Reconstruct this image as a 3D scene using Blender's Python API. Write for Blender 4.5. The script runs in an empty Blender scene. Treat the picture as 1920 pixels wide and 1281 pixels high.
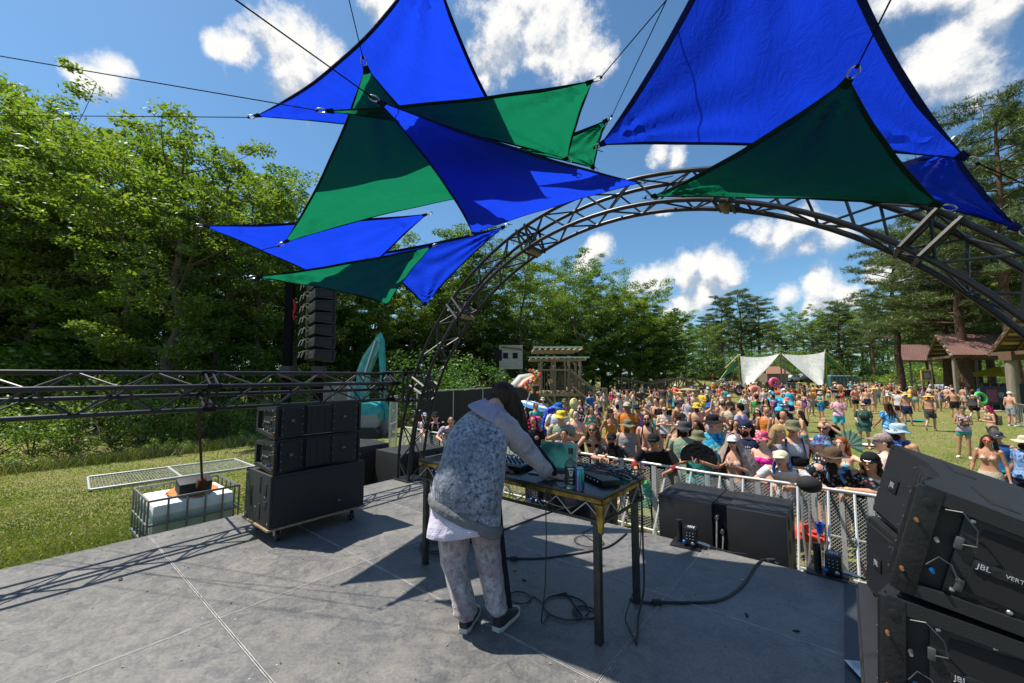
import bpy, bmesh, math, random
import numpy as np
from mathutils import Vector, Matrix, Quaternion
sc = bpy.context.scene
COL = sc.collection
rnd = random.Random(11)
# ------------------------------------------------------------------ camera
CAMZ = 1.8; YAW = 39.2; FPX = 760.0
PITCH = math.atan(63.5/FPX)
cam = bpy.data.objects.new('camera', bpy.data.cameras.new('camera')); COL.objects.link(cam)
cam.location = (0, 0, CAMZ)
cam.rotation_euler = (math.pi/2 + PITCH, 0, math.radians(YAW))
cam.data.sensor_width = 36.0; cam.data.lens = FPX/1920*36.0
cam.data.clip_start = 0.05; cam.data.clip_end = 2000
sc.camera = cam
_cy, _sy = math.cos(math.radians(YAW)), math.sin(math.radians(YAW))
_cp, _sp = math.cos(PITCH), math.sin(PITCH)
def ray(px, py):
    x = (px-960)/FPX; y = (640.5-py)/FPX
    f = _cp - y*_sp; u = _sp + y*_cp
    return Vector((x*_cy - f*_sy, x*_sy + f*_cy, u))/f      # unit depth along the horizontal view axis
def at_z(px, py, z): d = ray(px, py); return Vector((0,0,CAMZ)) + d*((z-CAMZ)/d.z)
def at_d(px, py, dep): return Vector((0,0,CAMZ)) + ray(px, py)*dep
def at_x(px, py, x): d = ray(px, py); return Vector((0,0,CAMZ)) + d*(x/d.x)
def at_y(px, py, y): d = ray(px, py); return Vector((0,0,CAMZ)) + d*(y/d.y)
# ------------------------------------------------------------------ sun, sky
SUN = Vector((-0.468, -0.23, 1.0)).normalized()
sun = bpy.data.objects.new('sun', bpy.data.lights.new('sun', 'SUN')); COL.objects.link(sun)
sun.data.energy = 5.0; sun.data.angle = math.radians(0.53); sun.data.color = (1.0, 0.94, 0.84)
sun.rotation_mode = 'QUATERNION'; sun.rotation_quaternion = SUN.to_track_quat('Z', 'Y')
sun.location = (-4, -2, 12)
world = bpy.data.worlds.new('World'); sc.world = world; world.use_nodes = True
sc.view_settings.view_transform = 'Standard'; sc.view_settings.look = 'None'
sc.view_settings.exposure = 0.60; sc.view_settings.gamma = 1.0; sc.view_settings.use_curve_mapping = False
sc.cycles.max_bounces = 7; sc.cycles.diffuse_bounces = 3; sc.cycles.glossy_bounces = 3
sc.cycles.transmission_bounces = 4; sc.cycles.transparent_max_bounces = 8
sc.cycles.use_denoising = True; sc.cycles.caustics_reflective = False; sc.cycles.caustics_refractive = False

def build_sky():
    nt = world.node_tree; N = nt.nodes; L = nt.links
    for n in list(N): N.remove(n)
    out = N.new('ShaderNodeOutputWorld'); bg = N.new('ShaderNodeBackground'); bg.inputs[1].default_value = 0.086
    L.new(bg.outputs[0], out.inputs[0])
    sky = N.new('ShaderNodeTexSky'); sky.sky_type = 'NISHITA'; sky.sun_disc = False
    sky.sun_elevation = math.asin(SUN.z); sky.sun_rotation = math.atan2(SUN.x, SUN.y)
    sky.altitude = 60; sky.air_density = 1.0; sky.dust_density = 0.6; sky.ozone_density = 3.0
    # cumulus clouds: puffs at fixed directions broken up by fractal noise
    cr = random.Random(5)
    puffs = []
    def puff(px, py, rpx, n=5, sx=1.0):
        for i in range(n):
            a = cr.uniform(0, 6.28); rr = cr.uniform(0.1, 0.75)*rpx
            q = ray(px + math.cos(a)*rr*sx, py + math.sin(a)*rr*0.55).normalized()
            puffs.append((q, (rpx*cr.uniform(0.55, 0.85))/FPX*0.85))
    puff(430, 92, 40, 3); puff(560, 95, 80, 6, 1.3); puff(520, 130, 50, 3); puff(180, 150, 42, 3, 1.3)
    puff(960, 30, 110, 7, 1.6); puff(1040, 90, 70, 4); puff(1110, 100, 45, 3); puff(905, 150, 26, 2)
    puff(720, 5, 60, 2)
    puff(1480, 435, 60, 5, 1.5); puff(1560, 440, 26, 2); puff(1290, 520, 62, 6, 1.5); puff(1380, 520, 24, 2); puff(1290, 585, 55, 4)
    puff(1120, 470, 40, 4); puff(1150, 515, 24, 2); puff(1505, 560, 50, 4, 1.6); puff(1600, 570, 34, 3)
    puff(1260, 400, 18, 2, 2.0); puff(1250, 290, 45, 3, 1.5); puff(1770, 120, 85, 5); puff(1700, 20, 70, 4, 1.5); puff(1830, 10, 50, 2)
    puff(1700, 500, 60, 4); puff(1840, 430, 40, 3); puff(320, 395, 30, 2)
    for i in range(26):
        a = cr.uniform(0, 6.28); e = cr.uniform(0.15, 1.2)
        q = Vector((math.cos(a)*math.cos(e), math.sin(a)*math.cos(e), math.sin(e)))
        f = Vector((-_sy, _cy, 0))
        if q.x*f.x + q.y*f.y > 0.3: continue
        puffs.append((q, cr.uniform(0.08, 0.16)))
    g = bpy.data.node_groups.new('cloud_field', 'ShaderNodeTree')
    g.interface.new_socket('Vector', in_out='INPUT', socket_type='NodeSocketVector')
    g.interface.new_socket('Density', in_out='OUTPUT', socket_type='NodeSocketFloat')
    gi = g.nodes.new('NodeGroupInput'); go = g.nodes.new('NodeGroupOutput')
    gn, gl = g.nodes, g.links
    nz = gn.new('ShaderNodeTexNoise'); nz.inputs['Scale'].default_value = 7; nz.inputs['Detail'].default_value = 3
    gl.new(gi.outputs[0], nz.inputs['Vector'])
    sb = gn.new('ShaderNodeVectorMath'); sb.operation = 'SUBTRACT'; gl.new(nz.outputs['Color'], sb.inputs[0]); sb.inputs[1].default_value = (.5, .5, .5)
    ml = gn.new('ShaderNodeVectorMath'); ml.operation = 'SCALE'; gl.new(sb.outputs[0], ml.inputs[0]); ml.inputs['Scale'].default_value = 0.10
    ad = gn.new('ShaderNodeVectorMath'); ad.operation = 'ADD'; gl.new(gi.outputs[0], ad.inputs[0]); gl.new(ml.outputs[0], ad.inputs[1])
    last = None
    for q, r in puffs:
        ds = gn.new('ShaderNodeVectorMath'); ds.operation = 'DISTANCE'; gl.new(ad.outputs[0], ds.inputs[0]); ds.inputs[1].default_value = q
        mr = gn.new('ShaderNodeMath'); mr.operation = 'MULTIPLY_ADD'; gl.new(ds.outputs['Value'], mr.inputs[0]); mr.inputs[1].default_value = -1.0/r; mr.inputs[2].default_value = 1.0
        if last is None: last = mr
        else:
            mx = gn.new('ShaderNodeMath'); mx.operation = 'SMOOTH_MAX'; mx.inputs[2].default_value = 0.2
            gl.new(last.outputs[0], mx.inputs[0]); gl.new(mr.outputs[0], mx.inputs[1]); last = mx
    cl = gn.new('ShaderNodeMath'); cl.operation = 'MAXIMUM'; cl.inputs[1].default_value = -0.6; gl.new(last.outputs[0], cl.inputs[0])
    n2 = gn.new('ShaderNodeTexNoise'); n2.inputs['Scale'].default_value = 14; n2.inputs['Detail'].default_value = 12; n2.inputs['Roughness'].default_value = 0.68
    gl.new(gi.outputs[0], n2.inputs['Vector'])
    m2 = gn.new('ShaderNodeMath'); m2.operation = 'MULTIPLY_ADD'; gl.new(n2.outputs['Fac'], m2.inputs[0]); m2.inputs[1].default_value = 2.3; m2.inputs[2].default_value = -1.20
    a2 = gn.new('ShaderNodeMath'); gl.new(cl.outputs[0], a2.inputs[0]); gl.new(m2.outputs[0], a2.inputs[1])
    gl.new(a2.outputs[0], go.inputs[0])
    tc = N.new('ShaderNodeTexCoord')
    def fld(off):
        v = N.new('ShaderNodeVectorMath'); v.operation = 'ADD'; L.new(tc.outputs['Generated'], v.inputs[0]); v.inputs[1].default_value = off
        gg = N.new('ShaderNodeGroup'); gg.node_tree = g; L.new(v.outputs[0], gg.inputs[0]); return gg.outputs[0]
    d0 = fld((0,0,0)); sh = SUN*0.018 + Vector((0,0,0.022)); d1 = fld(sh)
    al = N.new('ShaderNodeMapRange'); al.interpolation_type = 'SMOOTHSTEP'; L.new(d0, al.inputs[0]); al.inputs[1].default_value = -0.12; al.inputs[2].default_value = 0.62
    df = N.new('ShaderNodeMath'); df.operation = 'SUBTRACT'; L.new(d0, df.inputs[0]); L.new(d1, df.inputs[1])
    lt = N.new('ShaderNodeMapRange'); lt.interpolation_type = 'SMOOTHSTEP'; L.new(df.outputs[0], lt.inputs[0]); lt.inputs[1].default_value = -0.38; lt.inputs[2].default_value = 0.34
    cc = N.new('ShaderNodeMix'); cc.data_type = 'RGBA'; L.new(lt.outputs[0], cc.inputs[0])
    cc.inputs[6].default_value = (3.4, 3.95, 4.8, 1); cc.inputs[7].default_value = (7.7, 7.65, 7.5, 1)
    hs = N.new('ShaderNodeMix'); hs.data_type = 'RGBA'; hs.blend_type = 'MULTIPLY'; hs.inputs[0].default_value = 1.0
    L.new(sky.outputs[0], hs.inputs[6]); hs.inputs[7].default_value = (0.78, 1.07, 1.16, 1)
    mx = N.new('ShaderNodeMix'); mx.data_type = 'RGBA'; L.new(al.outputs[0], mx.inputs[0]); L.new(hs.outputs[2], mx.inputs[6]); L.new(cc.outputs[2], mx.inputs[7])
    L.new(mx.outputs[2], bg.inputs[0])
build_sky()

# ------------------------------------------------------------------ materials
MATS = {}
def new_mat(name):
    m = bpy.data.materials.new(name); m.use_nodes = True
    nt = m.node_tree; b = nt.nodes['Principled BSDF']; return m, nt, b
def mix_rgb(nt, fac, c1, c2, bt='MIX'):
    n = nt.nodes.new('ShaderNodeMix'); n.data_type = 'RGBA'; n.blend_type = bt
    for i, v in ((0, fac), (6, c1), (7, c2)):
        if hasattr(v, 'is_linked') or hasattr(v, 'node'): nt.links.new(v, n.inputs[i])
        elif i == 0: n.inputs[0].default_value = v
        else: n.inputs[i].default_value = (*v, 1) if len(v) == 3 else v
    return n.outputs[2]
def noise(nt, scale, detail=4, rough=.55, coord='Object', dist=0, out='Fac', sc3=None):
    tc = nt.nodes.new('ShaderNodeTexCoord'); src = tc.outputs[coord] if coord != 'World' else None
    if coord == 'World': src = nt.nodes.new('ShaderNodeNewGeometry').outputs['Position']
    if sc3:
        mp = nt.nodes.new('ShaderNodeMapping'); mp.inputs['Scale'].default_value = sc3; nt.links.new(src, mp.inputs[0]); src = mp.outputs[0]
    n = nt.nodes.new('ShaderNodeTexNoise'); n.inputs['Scale'].default_value = scale; n.inputs['Detail'].default_value = detail
    n.inputs['Roughness'].default_value = rough; n.inputs['Distortion'].default_value = dist
    nt.links.new(src, n.inputs['Vector']); return n.outputs[out]
def ramp(nt, fac, stops, interp='LINEAR'):
    r = nt.nodes.new('ShaderNodeValToRGB'); r.color_ramp.interpolation = interp
    e = r.color_ramp.elements
    while len(e) < len(stops): e.new(0.5)
    for i, (p, c) in enumerate(stops):
        e[i].position = p; e[i].color = (*c, 1) if len(c) == 3 else c
    nt.links.new(fac, r.inputs[0]); return r.outputs[0]
def bump(nt, b, h, strength=.3, dist=.02):
    n = nt.nodes.new('ShaderNodeBump'); n.inputs['Strength'].default_value = strength; n.inputs['Distance'].default_value = dist
    nt.links.new(h, n.inputs['Height']); nt.links.new(n.outputs[0], b.inputs['Normal'])
def P(name, col, rough=.6, metal=0.0, var=0.25, scale=8, bmp=0.0, bscale=40, spec=.5, col2=None, coord='Object'):
    """painted / plain surface with slight mottling"""
    if name in MATS: return MATS[name]
    m, nt, b = new_mat(name)
    c2 = col2 or tuple(c*(1-var) for c in col)
    f = noise(nt, scale, 5, .6, coord)
    r = ramp(nt, f, ((.35, col), (.68, c2)))
    nt.links.new(r, b.inputs['Base Color'])
    b.inputs['Roughness'].default_value = rough; b.inputs['Metallic'].default_value = metal
    b.inputs['Specular IOR Level'].default_value = spec
    if bmp: bump(nt, b, noise(nt, bscale, 3, .6, coord), bmp, .01)
    MATS[name] = m; return m
def SP(name, cols, scale=18, kind='blotch', rough=.85):
    """printed cloth: several colours in blotches, flowers or spirals"""
    if name in MATS: return MATS[name]
    m, nt, b = new_mat(name)
    if kind == 'blotch':
        f = noise(nt, scale, 3, .6, 'Object', 1.5)
        n = len(cols); st = [(.36 + .3*i/max(1, n-1), c) for i, c in enumerate(cols)]
        c = ramp(nt, f, st)
    elif kind == 'flower':
        tc = nt.nodes.new('ShaderNodeTexCoord'); v = nt.nodes.new('ShaderNodeTexVoronoi'); v.inputs['Scale'].default_value = scale
        nt.links.new(tc.outputs['Object'], v.inputs['Vector'])
        k = ramp(nt, v.outputs['Distance'], ((.0, (0,0,0)), (.33, (0,0,0)), (.4, (1,1,1))))
        n = len(cols)-1
        st = [(i/n, cc) for i, cc in enumerate(cols[1:])]
        sep = nt.nodes.new('ShaderNodeSeparateColor'); nt.links.new(v.outputs['Color'], sep.inputs[0])
        fl = ramp(nt, sep.outputs[0], st, 'CONSTANT')
        c = mix_rgb(nt, k, fl, cols[0])
    elif kind == 'stripe':
        tc = nt.nodes.new('ShaderNodeTexCoord'); w = nt.nodes.new('ShaderNodeTexWave'); w.inputs['Scale'].default_value = scale; w.bands_direction = 'Z'
        w.inputs['Distortion'].default_value = .6
        nt.links.new(tc.outputs['Object'], w.inputs['Vector']); c = ramp(nt, w.outputs['Fac'], [(i/len(cols), cc) for i, cc in enumerate(cols)], 'CONSTANT')
    elif kind == 'spiral':
        tc = nt.nodes.new('ShaderNodeTexCoord'); w = nt.nodes.new('ShaderNodeTexWave'); w.wave_type = 'RINGS'; w.rings_direction = 'Y'
        mp = nt.nodes.new('ShaderNodeMapping'); mp.inputs['Location'].default_value = (0, 0, -1.22); nt.links.new(tc.outputs['Object'], mp.inputs[0])
        w.inputs['Scale'].default_value = scale; w.inputs['Distortion'].default_value = 5; w.inputs['Detail'].default_value = 1
        nt.links.new(mp.outputs[0], w.inputs['Vector']); c = ramp(nt, w.outputs['Fac'], [(i/max(1, len(cols)-1), cc) for i, cc in enumerate(cols)])
    nt.links.new(c, b.inputs['Base Color']); b.inputs['Roughness'].default_value = rough; b.inputs['Specular IOR Level'].default_value = .2
    bump(nt, b, noise(nt, 14, 3, .6), .5, .02)
    MATS[name] = m; return m
def cloth(name, col):
    if name in MATS: return MATS[name]
    m, nt, b = new_mat(name)
    f = noise(nt, 9, 3, .5)
    nt.links.new(ramp(nt, f, ((.3, col), (.7, tuple(c*.8 for c in col)))), b.inputs['Base Color'])
    b.inputs['Roughness'].default_value = .9; b.inputs['Specular IOR Level'].default_value = .15
    bump(nt, b, noise(nt, 11, 3, .6), .7, .03)
    MATS[name] = m; return m
def skin(name, col):
    if name in MATS: return MATS[name]
    m, nt, b = new_mat(name)
    f = noise(nt, 12, 4, .6)
    nt.links.new(ramp(nt, f, ((.35, col), (.7, (col[0]*.92, col[1]*.8, col[2]*.76)))), b.inputs['Base Color'])
    b.inputs['Roughness'].default_value = .48; b.inputs['Specular IOR Level'].default_value = .4
    b.inputs['Subsurface Weight'].default_value = 0.0
    MATS[name] = m; return m
def leafmat(name, c1, c2, c3, trans=.45, dead=None):
    m = bpy.data.materials.new(name); m.use_nodes = True; nt = m.node_tree; N = nt.nodes
    for n in list(N): N.remove(n)
    out = N.new('ShaderNodeOutputMaterial')
    g = N.new('ShaderNodeNewGeometry'); oi = N.new('ShaderNodeObjectInfo')
    r1 = ramp(nt, g.outputs['Random Per Island'], ((0, c1), (.55, c2), (1, c3)))
    nz = noise(nt, .35, 3, .6, 'World')
    r2 = mix_rgb(nt, ramp(nt, nz, ((.35, (0,0,0)), (.7, (1,1,1)))), r1, tuple(x*.62 for x in c1))
    hs = N.new('ShaderNodeHueSaturation'); nt.links.new(r2, hs.inputs['Color'])
    mh = N.new('ShaderNodeMapRange'); nt.links.new(oi.outputs['Random'], mh.inputs[0]); mh.inputs[3].default_value = .478; mh.inputs[4].default_value = .512
    nt.links.new(mh.outputs[0], hs.inputs['Hue'])
    mv = N.new('ShaderNodeMapRange'); nt.links.new(oi.outputs['Random'], mv.inputs[0]); mv.inputs[3].default_value = 1.2; mv.inputs[4].default_value = .8
    nt.links.new(mv.outputs[0], hs.inputs['Value'])
    d = N.new('ShaderNodeBsdfDiffuse'); t = N.new('ShaderNodeBsdfTranslucent'); gl = N.new('ShaderNodeBsdfGlossy'); gl.inputs['Roughness'].default_value = .45
    nt.links.new(hs.outputs[0], d.inputs[0])
    tl = mix_rgb(nt, 1.0, hs.outputs[0], (1.25, 1.25, .55), 'MULTIPLY'); nt.links.new(tl, t.inputs[0])
    gl.inputs[0].default_value = (.8, .85, .8, 1)
    m1 = N.new('ShaderNodeMixShader'); m1.inputs[0].default_value = trans; nt.links.new(d.outputs[0], m1.inputs[1]); nt.links.new(t.outputs[0], m1.inputs[2])
    m2 = N.new('ShaderNodeMixShader'); m2.inputs[0].default_value = .05; nt.links.new(m1.outputs[0], m2.inputs[1]); nt.links.new(gl.outputs[0], m2.inputs[2])
    nt.links.new(m2.outputs[0], out.inputs[0]); MATS[name] = m; return m
def sailmat(name, col, tcol, tw=.5):
    m = bpy.data.materials.new(name); m.use_nodes = True; nt = m.node_tree; N = nt.nodes
    for n in list(N): N.remove(n)
    out = N.new('ShaderNodeOutputMaterial')
    d = N.new('ShaderNodeBsdfPrincipled'); t = N.new('ShaderNodeBsdfTranslucent'); d.inputs['Roughness'].default_value = .65; d.inputs['Specular IOR Level'].default_value = .15
    f = noise(nt, 1.3, 4, .6); f2 = noise(nt, 9, 4, .7, 'Object', 2.0, sc3=(1, .35, 1))
    nt.links.new(ramp(nt, f, ((.3, col), (.75, tuple(c*.82 for c in col)))), d.inputs['Base Color'])
    nt.links.new(ramp(nt, f2, ((.3, tcol), (.8, tuple(c*.86 for c in tcol)))), t.inputs[0])
    bm = N.new('ShaderNodeBump'); bm.inputs['Strength'].default_value = .35; bm.inputs['Distance'].default_value = .03; nt.links.new(f2, bm.inputs['Height'])
    nt.links.new(bm.outputs[0], d.inputs['Normal']); nt.links.new(bm.outputs[0], t.inputs['Normal'])
    m1 = N.new('ShaderNodeMixShader'); m1.inputs[0].default_value = tw; nt.links.new(d.outputs[0], m1.inputs[1]); nt.links.new(t.outputs[0], m1.inputs[2])
    nt.links.new(m1.outputs[0], out.inputs[0]); MATS[name] = m; return m

# ------------------------------------------------------------------ mesh building
class MB:
    def __init__(s): s.v = []; s.f = []; s.m = []
    def add(s, vs, fs, mat=0):
        o = len(s.v); s.v.extend([tuple(v) for v in vs])
        for f in fs: s.f.append(tuple(i+o for i in f)); s.m.append(mat)
        return s
    def box(s, c, sz, rot=None, mat=0, bev=0.0):
        hx, hy, hz = sz[0]/2, sz[1]/2, sz[2]/2; c = Vector(c)
        if bev <= 0:
            vs = [Vector((x*hx, y*hy, z*hz)) for z in (-1, 1) for y in (-1, 1) for x in (-1, 1)]
            fs = [(0,2,3,1), (4,5,7,6), (0,1,5,4), (2,6,7,3), (0,4,6,2), (1,3,7,5)]
        else:
            bm = bmesh.new(); bmesh.ops.create_cube(bm, size=1)
            for v in bm.verts: v.co = Vector((v.co.x*sz[0], v.co.y*sz[1], v.co.z*sz[2]))
            bmesh.ops.bevel(bm, geom=list(bm.edges), offset=bev, segments=2, affect='EDGES', profile=.6)
            bm.verts.ensure_lookup_table(); bm.verts.index_update()
            vs = [v.co.copy() for v in bm.verts]; fs = [[v.index for v in f.verts] for f in bm.faces]; bm.free()
        if rot is not None: vs = [rot @ v for v in vs]
        return s.add([v + c for v in vs], fs, mat)
    def bx(s, a, b, mat=0, bev=0.0):
        a = Vector(a); b = Vector(b)
        return s.box((a+b)/2, [abs(b[i]-a[i]) for i in range(3)], None, mat, bev)
    def tube(s, pts, r, n=8, mat=0, caps=True, flat=1.0, up=None):
        pts = [Vector(p) for p in pts]; k = len(pts)
        rs = list(r) if hasattr(r, '__len__') else [r]*k
        t = (pts[1]-pts[0]).normalized()
        ref = Vector(up) if up else (Vector((0,0,1)) if abs(t.z) < .9 else Vector((1,0,0)))
        nx = t.cross(ref).normalized()
        vs = []
        for i, p in enumerate(pts):
            if i == 0: t = pts[1]-pts[0]
            elif i == k-1: t = pts[-1]-pts[-2]
            else: t = (pts[i+1]-pts[i]).normalized() + (pts[i]-pts[i-1]).normalized()
            t = t.normalized() if t.length > 1e-9 else Vector((0,0,1))
            nx = (nx - t*nx.dot(t)); nx = nx.normalized() if nx.length > 1e-6 else t.orthogonal().normalized()
            ny = t.cross(nx)
            rr = rs[i]; ra, rb = (rr if hasattr(rr, '__len__') else (rr, rr*flat))
            for j in range(n):
                a = 2*math.pi*j/n; vs.append(p + nx*math.cos(a)*ra + ny*math.sin(a)*rb)
        fs = []
        for i in range(k-1):
            for j in range(n):
                j2 = (j+1) % n; fs.append((i*n+j, i*n+j2, (i+1)*n+j2, (i+1)*n+j))
        if caps: fs.append(tuple(range(n))[::-1]); fs.append(tuple((k-1)*n+j for j in range(n)))
        return s.add(vs, fs, mat)
    def lathe(s, c, prof, n=16, mat=0, axis='Z', rot=None):
        c = Vector(c); vs = []; k = len(prof)
        for (r, z) in prof:
            for j in range(n):
                a = 2*math.pi*j/n; v = Vector((r*math.cos(a), r*math.sin(a), z))
                if rot is not None: v = rot @ v
                vs.append(v + c)
        fs = [(i*n+j, i*n+(j+1) % n, (i+1)*n+(j+1) % n, (i+1)*n+j) for i in range(k-1) for j in range(n)]
        fs.append(tuple(range(n))[::-1]); fs.append(tuple((k-1)*n+j for j in range(n)))
        return s.add(vs, fs, mat)
    def ell(s, c, r, n=12, m=8, mat=0, rot=None):
        c = Vector(c); vs = []; r = r if hasattr(r, '__len__') else (r, r, r)
        for i in range(1, m):
            ph = math.pi*i/m
            for j in range(n):
                a = 2*math.pi*j/n; v = Vector((math.sin(ph)*math.cos(a)*r[0], math.sin(ph)*math.sin(a)*r[1], -math.cos(ph)*r[2]))
                if rot is not None: v = rot @ v
                vs.append(v + c)
        b = Vector((0,0,-r[2])); t = Vector((0,0,r[2]))
        if rot is not None: b = rot @ b; t = rot @ t
        vs += [b + c, t + c]; nb = len(vs)-2
        fs = [(i*n+j, i*n+(j+1) % n, (i+1)*n+(j+1) % n, (i+1)*n+j) for i in range(m-2) for j in range(n)]
        fs += [(nb, (j+1) % n, j) for j in range(n)] + [((m-2)*n+j, (m-2)*n+(j+1) % n, nb+1) for j in range(n)]
        return s.add(vs, fs, mat)
    def prism(s, poly, a, b, mat=0):
        """poly: list of points (Vector) in a plane, extruded from +a to +b (vectors)"""
        a = Vector(a); b = Vector(b); n = len(poly)
        vs = [Vector(p)+a for p in poly] + [Vector(p)+b for p in poly]
        fs = [tuple(range(n))[::-1], tuple(range(n, 2*n))] + [(i, (i+1) % n, n+(i+1) % n, n+i) for i in range(n)]
        return s.add(vs, fs, mat)
    def mesh(s, name, mats, smooth=True, angle=40):
        me = bpy.data.meshes.new(name); me.from_pydata(s.v, [], s.f)
        for m in (mats if isinstance(mats, (list, tuple)) else [mats]): me.materials.append(m)
        if any(s.m): me.polygons.foreach_set('material_index', s.m)
        bm = bmesh.new(); bm.from_mesh(me); bmesh.ops.recalc_face_normals(bm, faces=bm.faces); bm.to_mesh(me); bm.free()
        if smooth:
            me.polygons.foreach_set('use_smooth', [True]*len(me.polygons)); me.set_sharp_from_angle(angle=math.radians(angle))
        me.update(); return me
    def build(s, name, mats, parent=None, smooth=True, angle=40, world=True, **tags):
        if parent is not None and world:
            l = parent['_base'] if '_base' in parent else parent.location
            s.v = [(v[0]-l[0], v[1]-l[1], v[2]-l[2]) for v in s.v]
        return link(name, s.mesh(name, mats, smooth, angle), parent, **tags)
def link(name, me, parent=None, loc=None, **tags):
    o = bpy.data.objects.new(name, me); COL.objects.link(o)
    if parent is not None: o.parent = parent
    if loc is not None: o.location = loc
    for k, v in tags.items(): o[k] = v
    return o
def thing(name, label, cat, loc=(0,0,0), rz=0, group=None):
    o = bpy.data.objects.new(name, None); COL.objects.link(o); o.location = loc; o.rotation_euler = (0,0,rz)
    o.empty_display_size = .2; o['label'] = label; o['category'] = cat
    if group: o['group'] = group
    return o
def tag(o, label, cat, group=None):
    o['label'] = label; o['category'] = cat
    if group: o['group'] = group
    return o
def struct(o): o['kind'] = 'structure'; return o
_rodm = {}
def rod(name, p0, p1, r, mat, parent=None, n=8, **tags):
    """a straight round bar sharing one unit mesh"""
    key = (mat.name, n)
    if key not in _rodm: _rodm[key] = MB().tube([(0,0,0), (0,0,1)], 1.0, n).mesh('bar', mat)
    p0 = Vector(p0); d = Vector(p1)-p0
    o = link(name, _rodm[key], parent, **tags)
    o.location = p0 - (Vector(parent.location) if parent is not None else Vector())
    o.rotation_mode = 'QUATERNION'; o.rotation_quaternion = d.to_track_quat('Z', 'Y'); o.scale = (r, r, d.length)
    return o
def copy_tree(o, parent=None):
    c = o.copy(); COL.objects.link(c); c.parent = parent
    for ch in list(o.children): copy_tree(ch, c)
    return c
def grid_mesh(name, verts, faces, mats, smooth=True):
    me = bpy.data.meshes.new(name); v = np.asarray(verts, np.float32); f = np.asarray(faces, np.int32)
    me.vertices.add(len(v)); me.vertices.foreach_set('co', v.ravel())
    k = f.shape[1]; me.loops.add(f.size); me.loops.foreach_set('vertex_index', f.ravel())
    me.polygons.add(len(f)); me.polygons.foreach_set('loop_start', np.arange(0, f.size, k, dtype=np.int32))
    if smooth: me.polygons.foreach_set('use_smooth', np.ones(len(f), bool))
    for m in (mats if isinstance(mats, (list, tuple)) else [mats]): me.materials.append(m)
    me.update(calc_edges=True); return me
def text(name, body, size, mat, loc, rot, parent=None, ext=.001):
    c = bpy.data.curves.new(name, 'FONT'); c.body = body; c.size = size; c.extrude = ext; c.align_x = 'CENTER'; c.align_y = 'CENTER'
    c.resolution_u = 2; c.materials.append(mat)
    o0 = bpy.data.objects.new(name, c); COL.objects.link(o0)
    me = bpy.data.meshes.new_from_object(o0.evaluated_get(bpy.context.evaluated_depsgraph_get())); bpy.data.objects.remove(o0); bpy.data.curves.remove(c)
    o = bpy.data.objects.new(name, me); COL.objects.link(o)
    if parent is not None: o.parent = parent; loc = Vector(loc) - Vector(parent.location)
    o.location = loc; o.rotation_mode = 'QUATERNION'; o.rotation_quaternion = rot
    return o
def axes_rot(x, y):
    x = Vector(x).normalized(); z = x.cross(Vector(y)).normalized(); y = z.cross(x)
    return Matrix((x, y, z)).transposed().to_quaternion()
# ================================================================== SETTING
GZ = -0.72; GF = -0.84
def smooth(a, b, x): t = min(1, max(0, (x-a)/(b-a))); return t*t*(3-2*t)
def gz(x, y):
    dep = -_sy*x + _cy*y
    z = GZ + 2.5*smooth(68, 108, dep)*smooth(-30, 10, y*0.5 + x*0.9 + 10)
    if x > -12: z -= .12*smooth(8, 17, y)
    if -26 < x < -16: z -= 1.0*math.exp(-((x+19.6)/1.5)**2)
    z += 0.03*math.sin(x*.7+y*.3)*math.sin(y*.5-x*.2)
    return z
M_deck = None
def mk_deck():
    m, nt, b = new_mat('worn_deck')
    oi = nt.nodes.new('ShaderNodeObjectInfo')
    n1 = noise(nt, 1.1, 8, .68, 'World', .6); n2 = noise(nt, 6.5, 7, .72, 'World', 1.2); n3 = noise(nt, 45, 4, .7, 'World')
    c = ramp(nt, n1, ((.33, (.042,.043,.046)), (.5, (.086,.085,.084)), (.66, (.172,.160,.140))))
    c = mix_rgb(nt, ramp(nt, n2, ((.42, (0,0,0)), (.68, (.85,.85,.85)))), c, (.215,.195,.165))
    c = mix_rgb(nt, .35, c, ramp(nt, n3, ((.3, (.05,.05,.055)), (.75, (.27,.27,.27)))))
    # scuffs: thin bright strokes
    s1 = noise(nt, 3.0, 2, .5, 'World', 0, sc3=(9, .6, 1)); s2 = noise(nt, 2.2, 2, .5, 'World', 0, sc3=(.8, 8, 1))
    c = mix_rgb(nt, ramp(nt, s1, ((.70, (0,0,0)), (.78, (.35,.35,.35)))), c, (.24,.235,.225))
    c = mix_rgb(nt, ramp(nt, s2, ((.71, (0,0,0)), (.78, (.3,.3,.3)))), c, (.05,.05,.055))
    st = noise(nt, 2.4, 5, .75, 'World', 2.5)
    c = mix_rgb(nt, ramp(nt, st, ((.61, (0,0,0)), (.67, (.6,.6,.6)))), c, (.045,.045,.05))
    hv = nt.nodes.new('ShaderNodeHueSaturation'); nt.links.new(c, hv.inputs['Color'])
    mv = nt.nodes.new('ShaderNodeMapRange'); nt.links.new(oi.outputs['Random'], mv.inputs[0]); mv.inputs[3].default_value = .88; mv.inputs[4].default_value = 1.12
    nt.links.new(mv.outputs[0], hv.inputs['Value']); nt.links.new(hv.outputs[0], b.inputs['Base Color'])
    nt.links.new(ramp(nt, n2, ((.3, (.42,)*3), (.7, (.62,)*3))), b.inputs['Roughness'])
    b.inputs['Specular IOR Level'].default_value = .5
    bump(nt, b, n3, .25, .004); return m
deck = mk_deck()
alu = P('aluminium_worn', (.52,.52,.52), .4, .85, .35, 20)
alu_dull = P('dusty_edge', (.42,.41,.39), .6, .3, .5, 14)
blackmetal = P('black_powder_coat', (.012,.012,.015), .4, .2, .4, 10, spec=.6)
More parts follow.
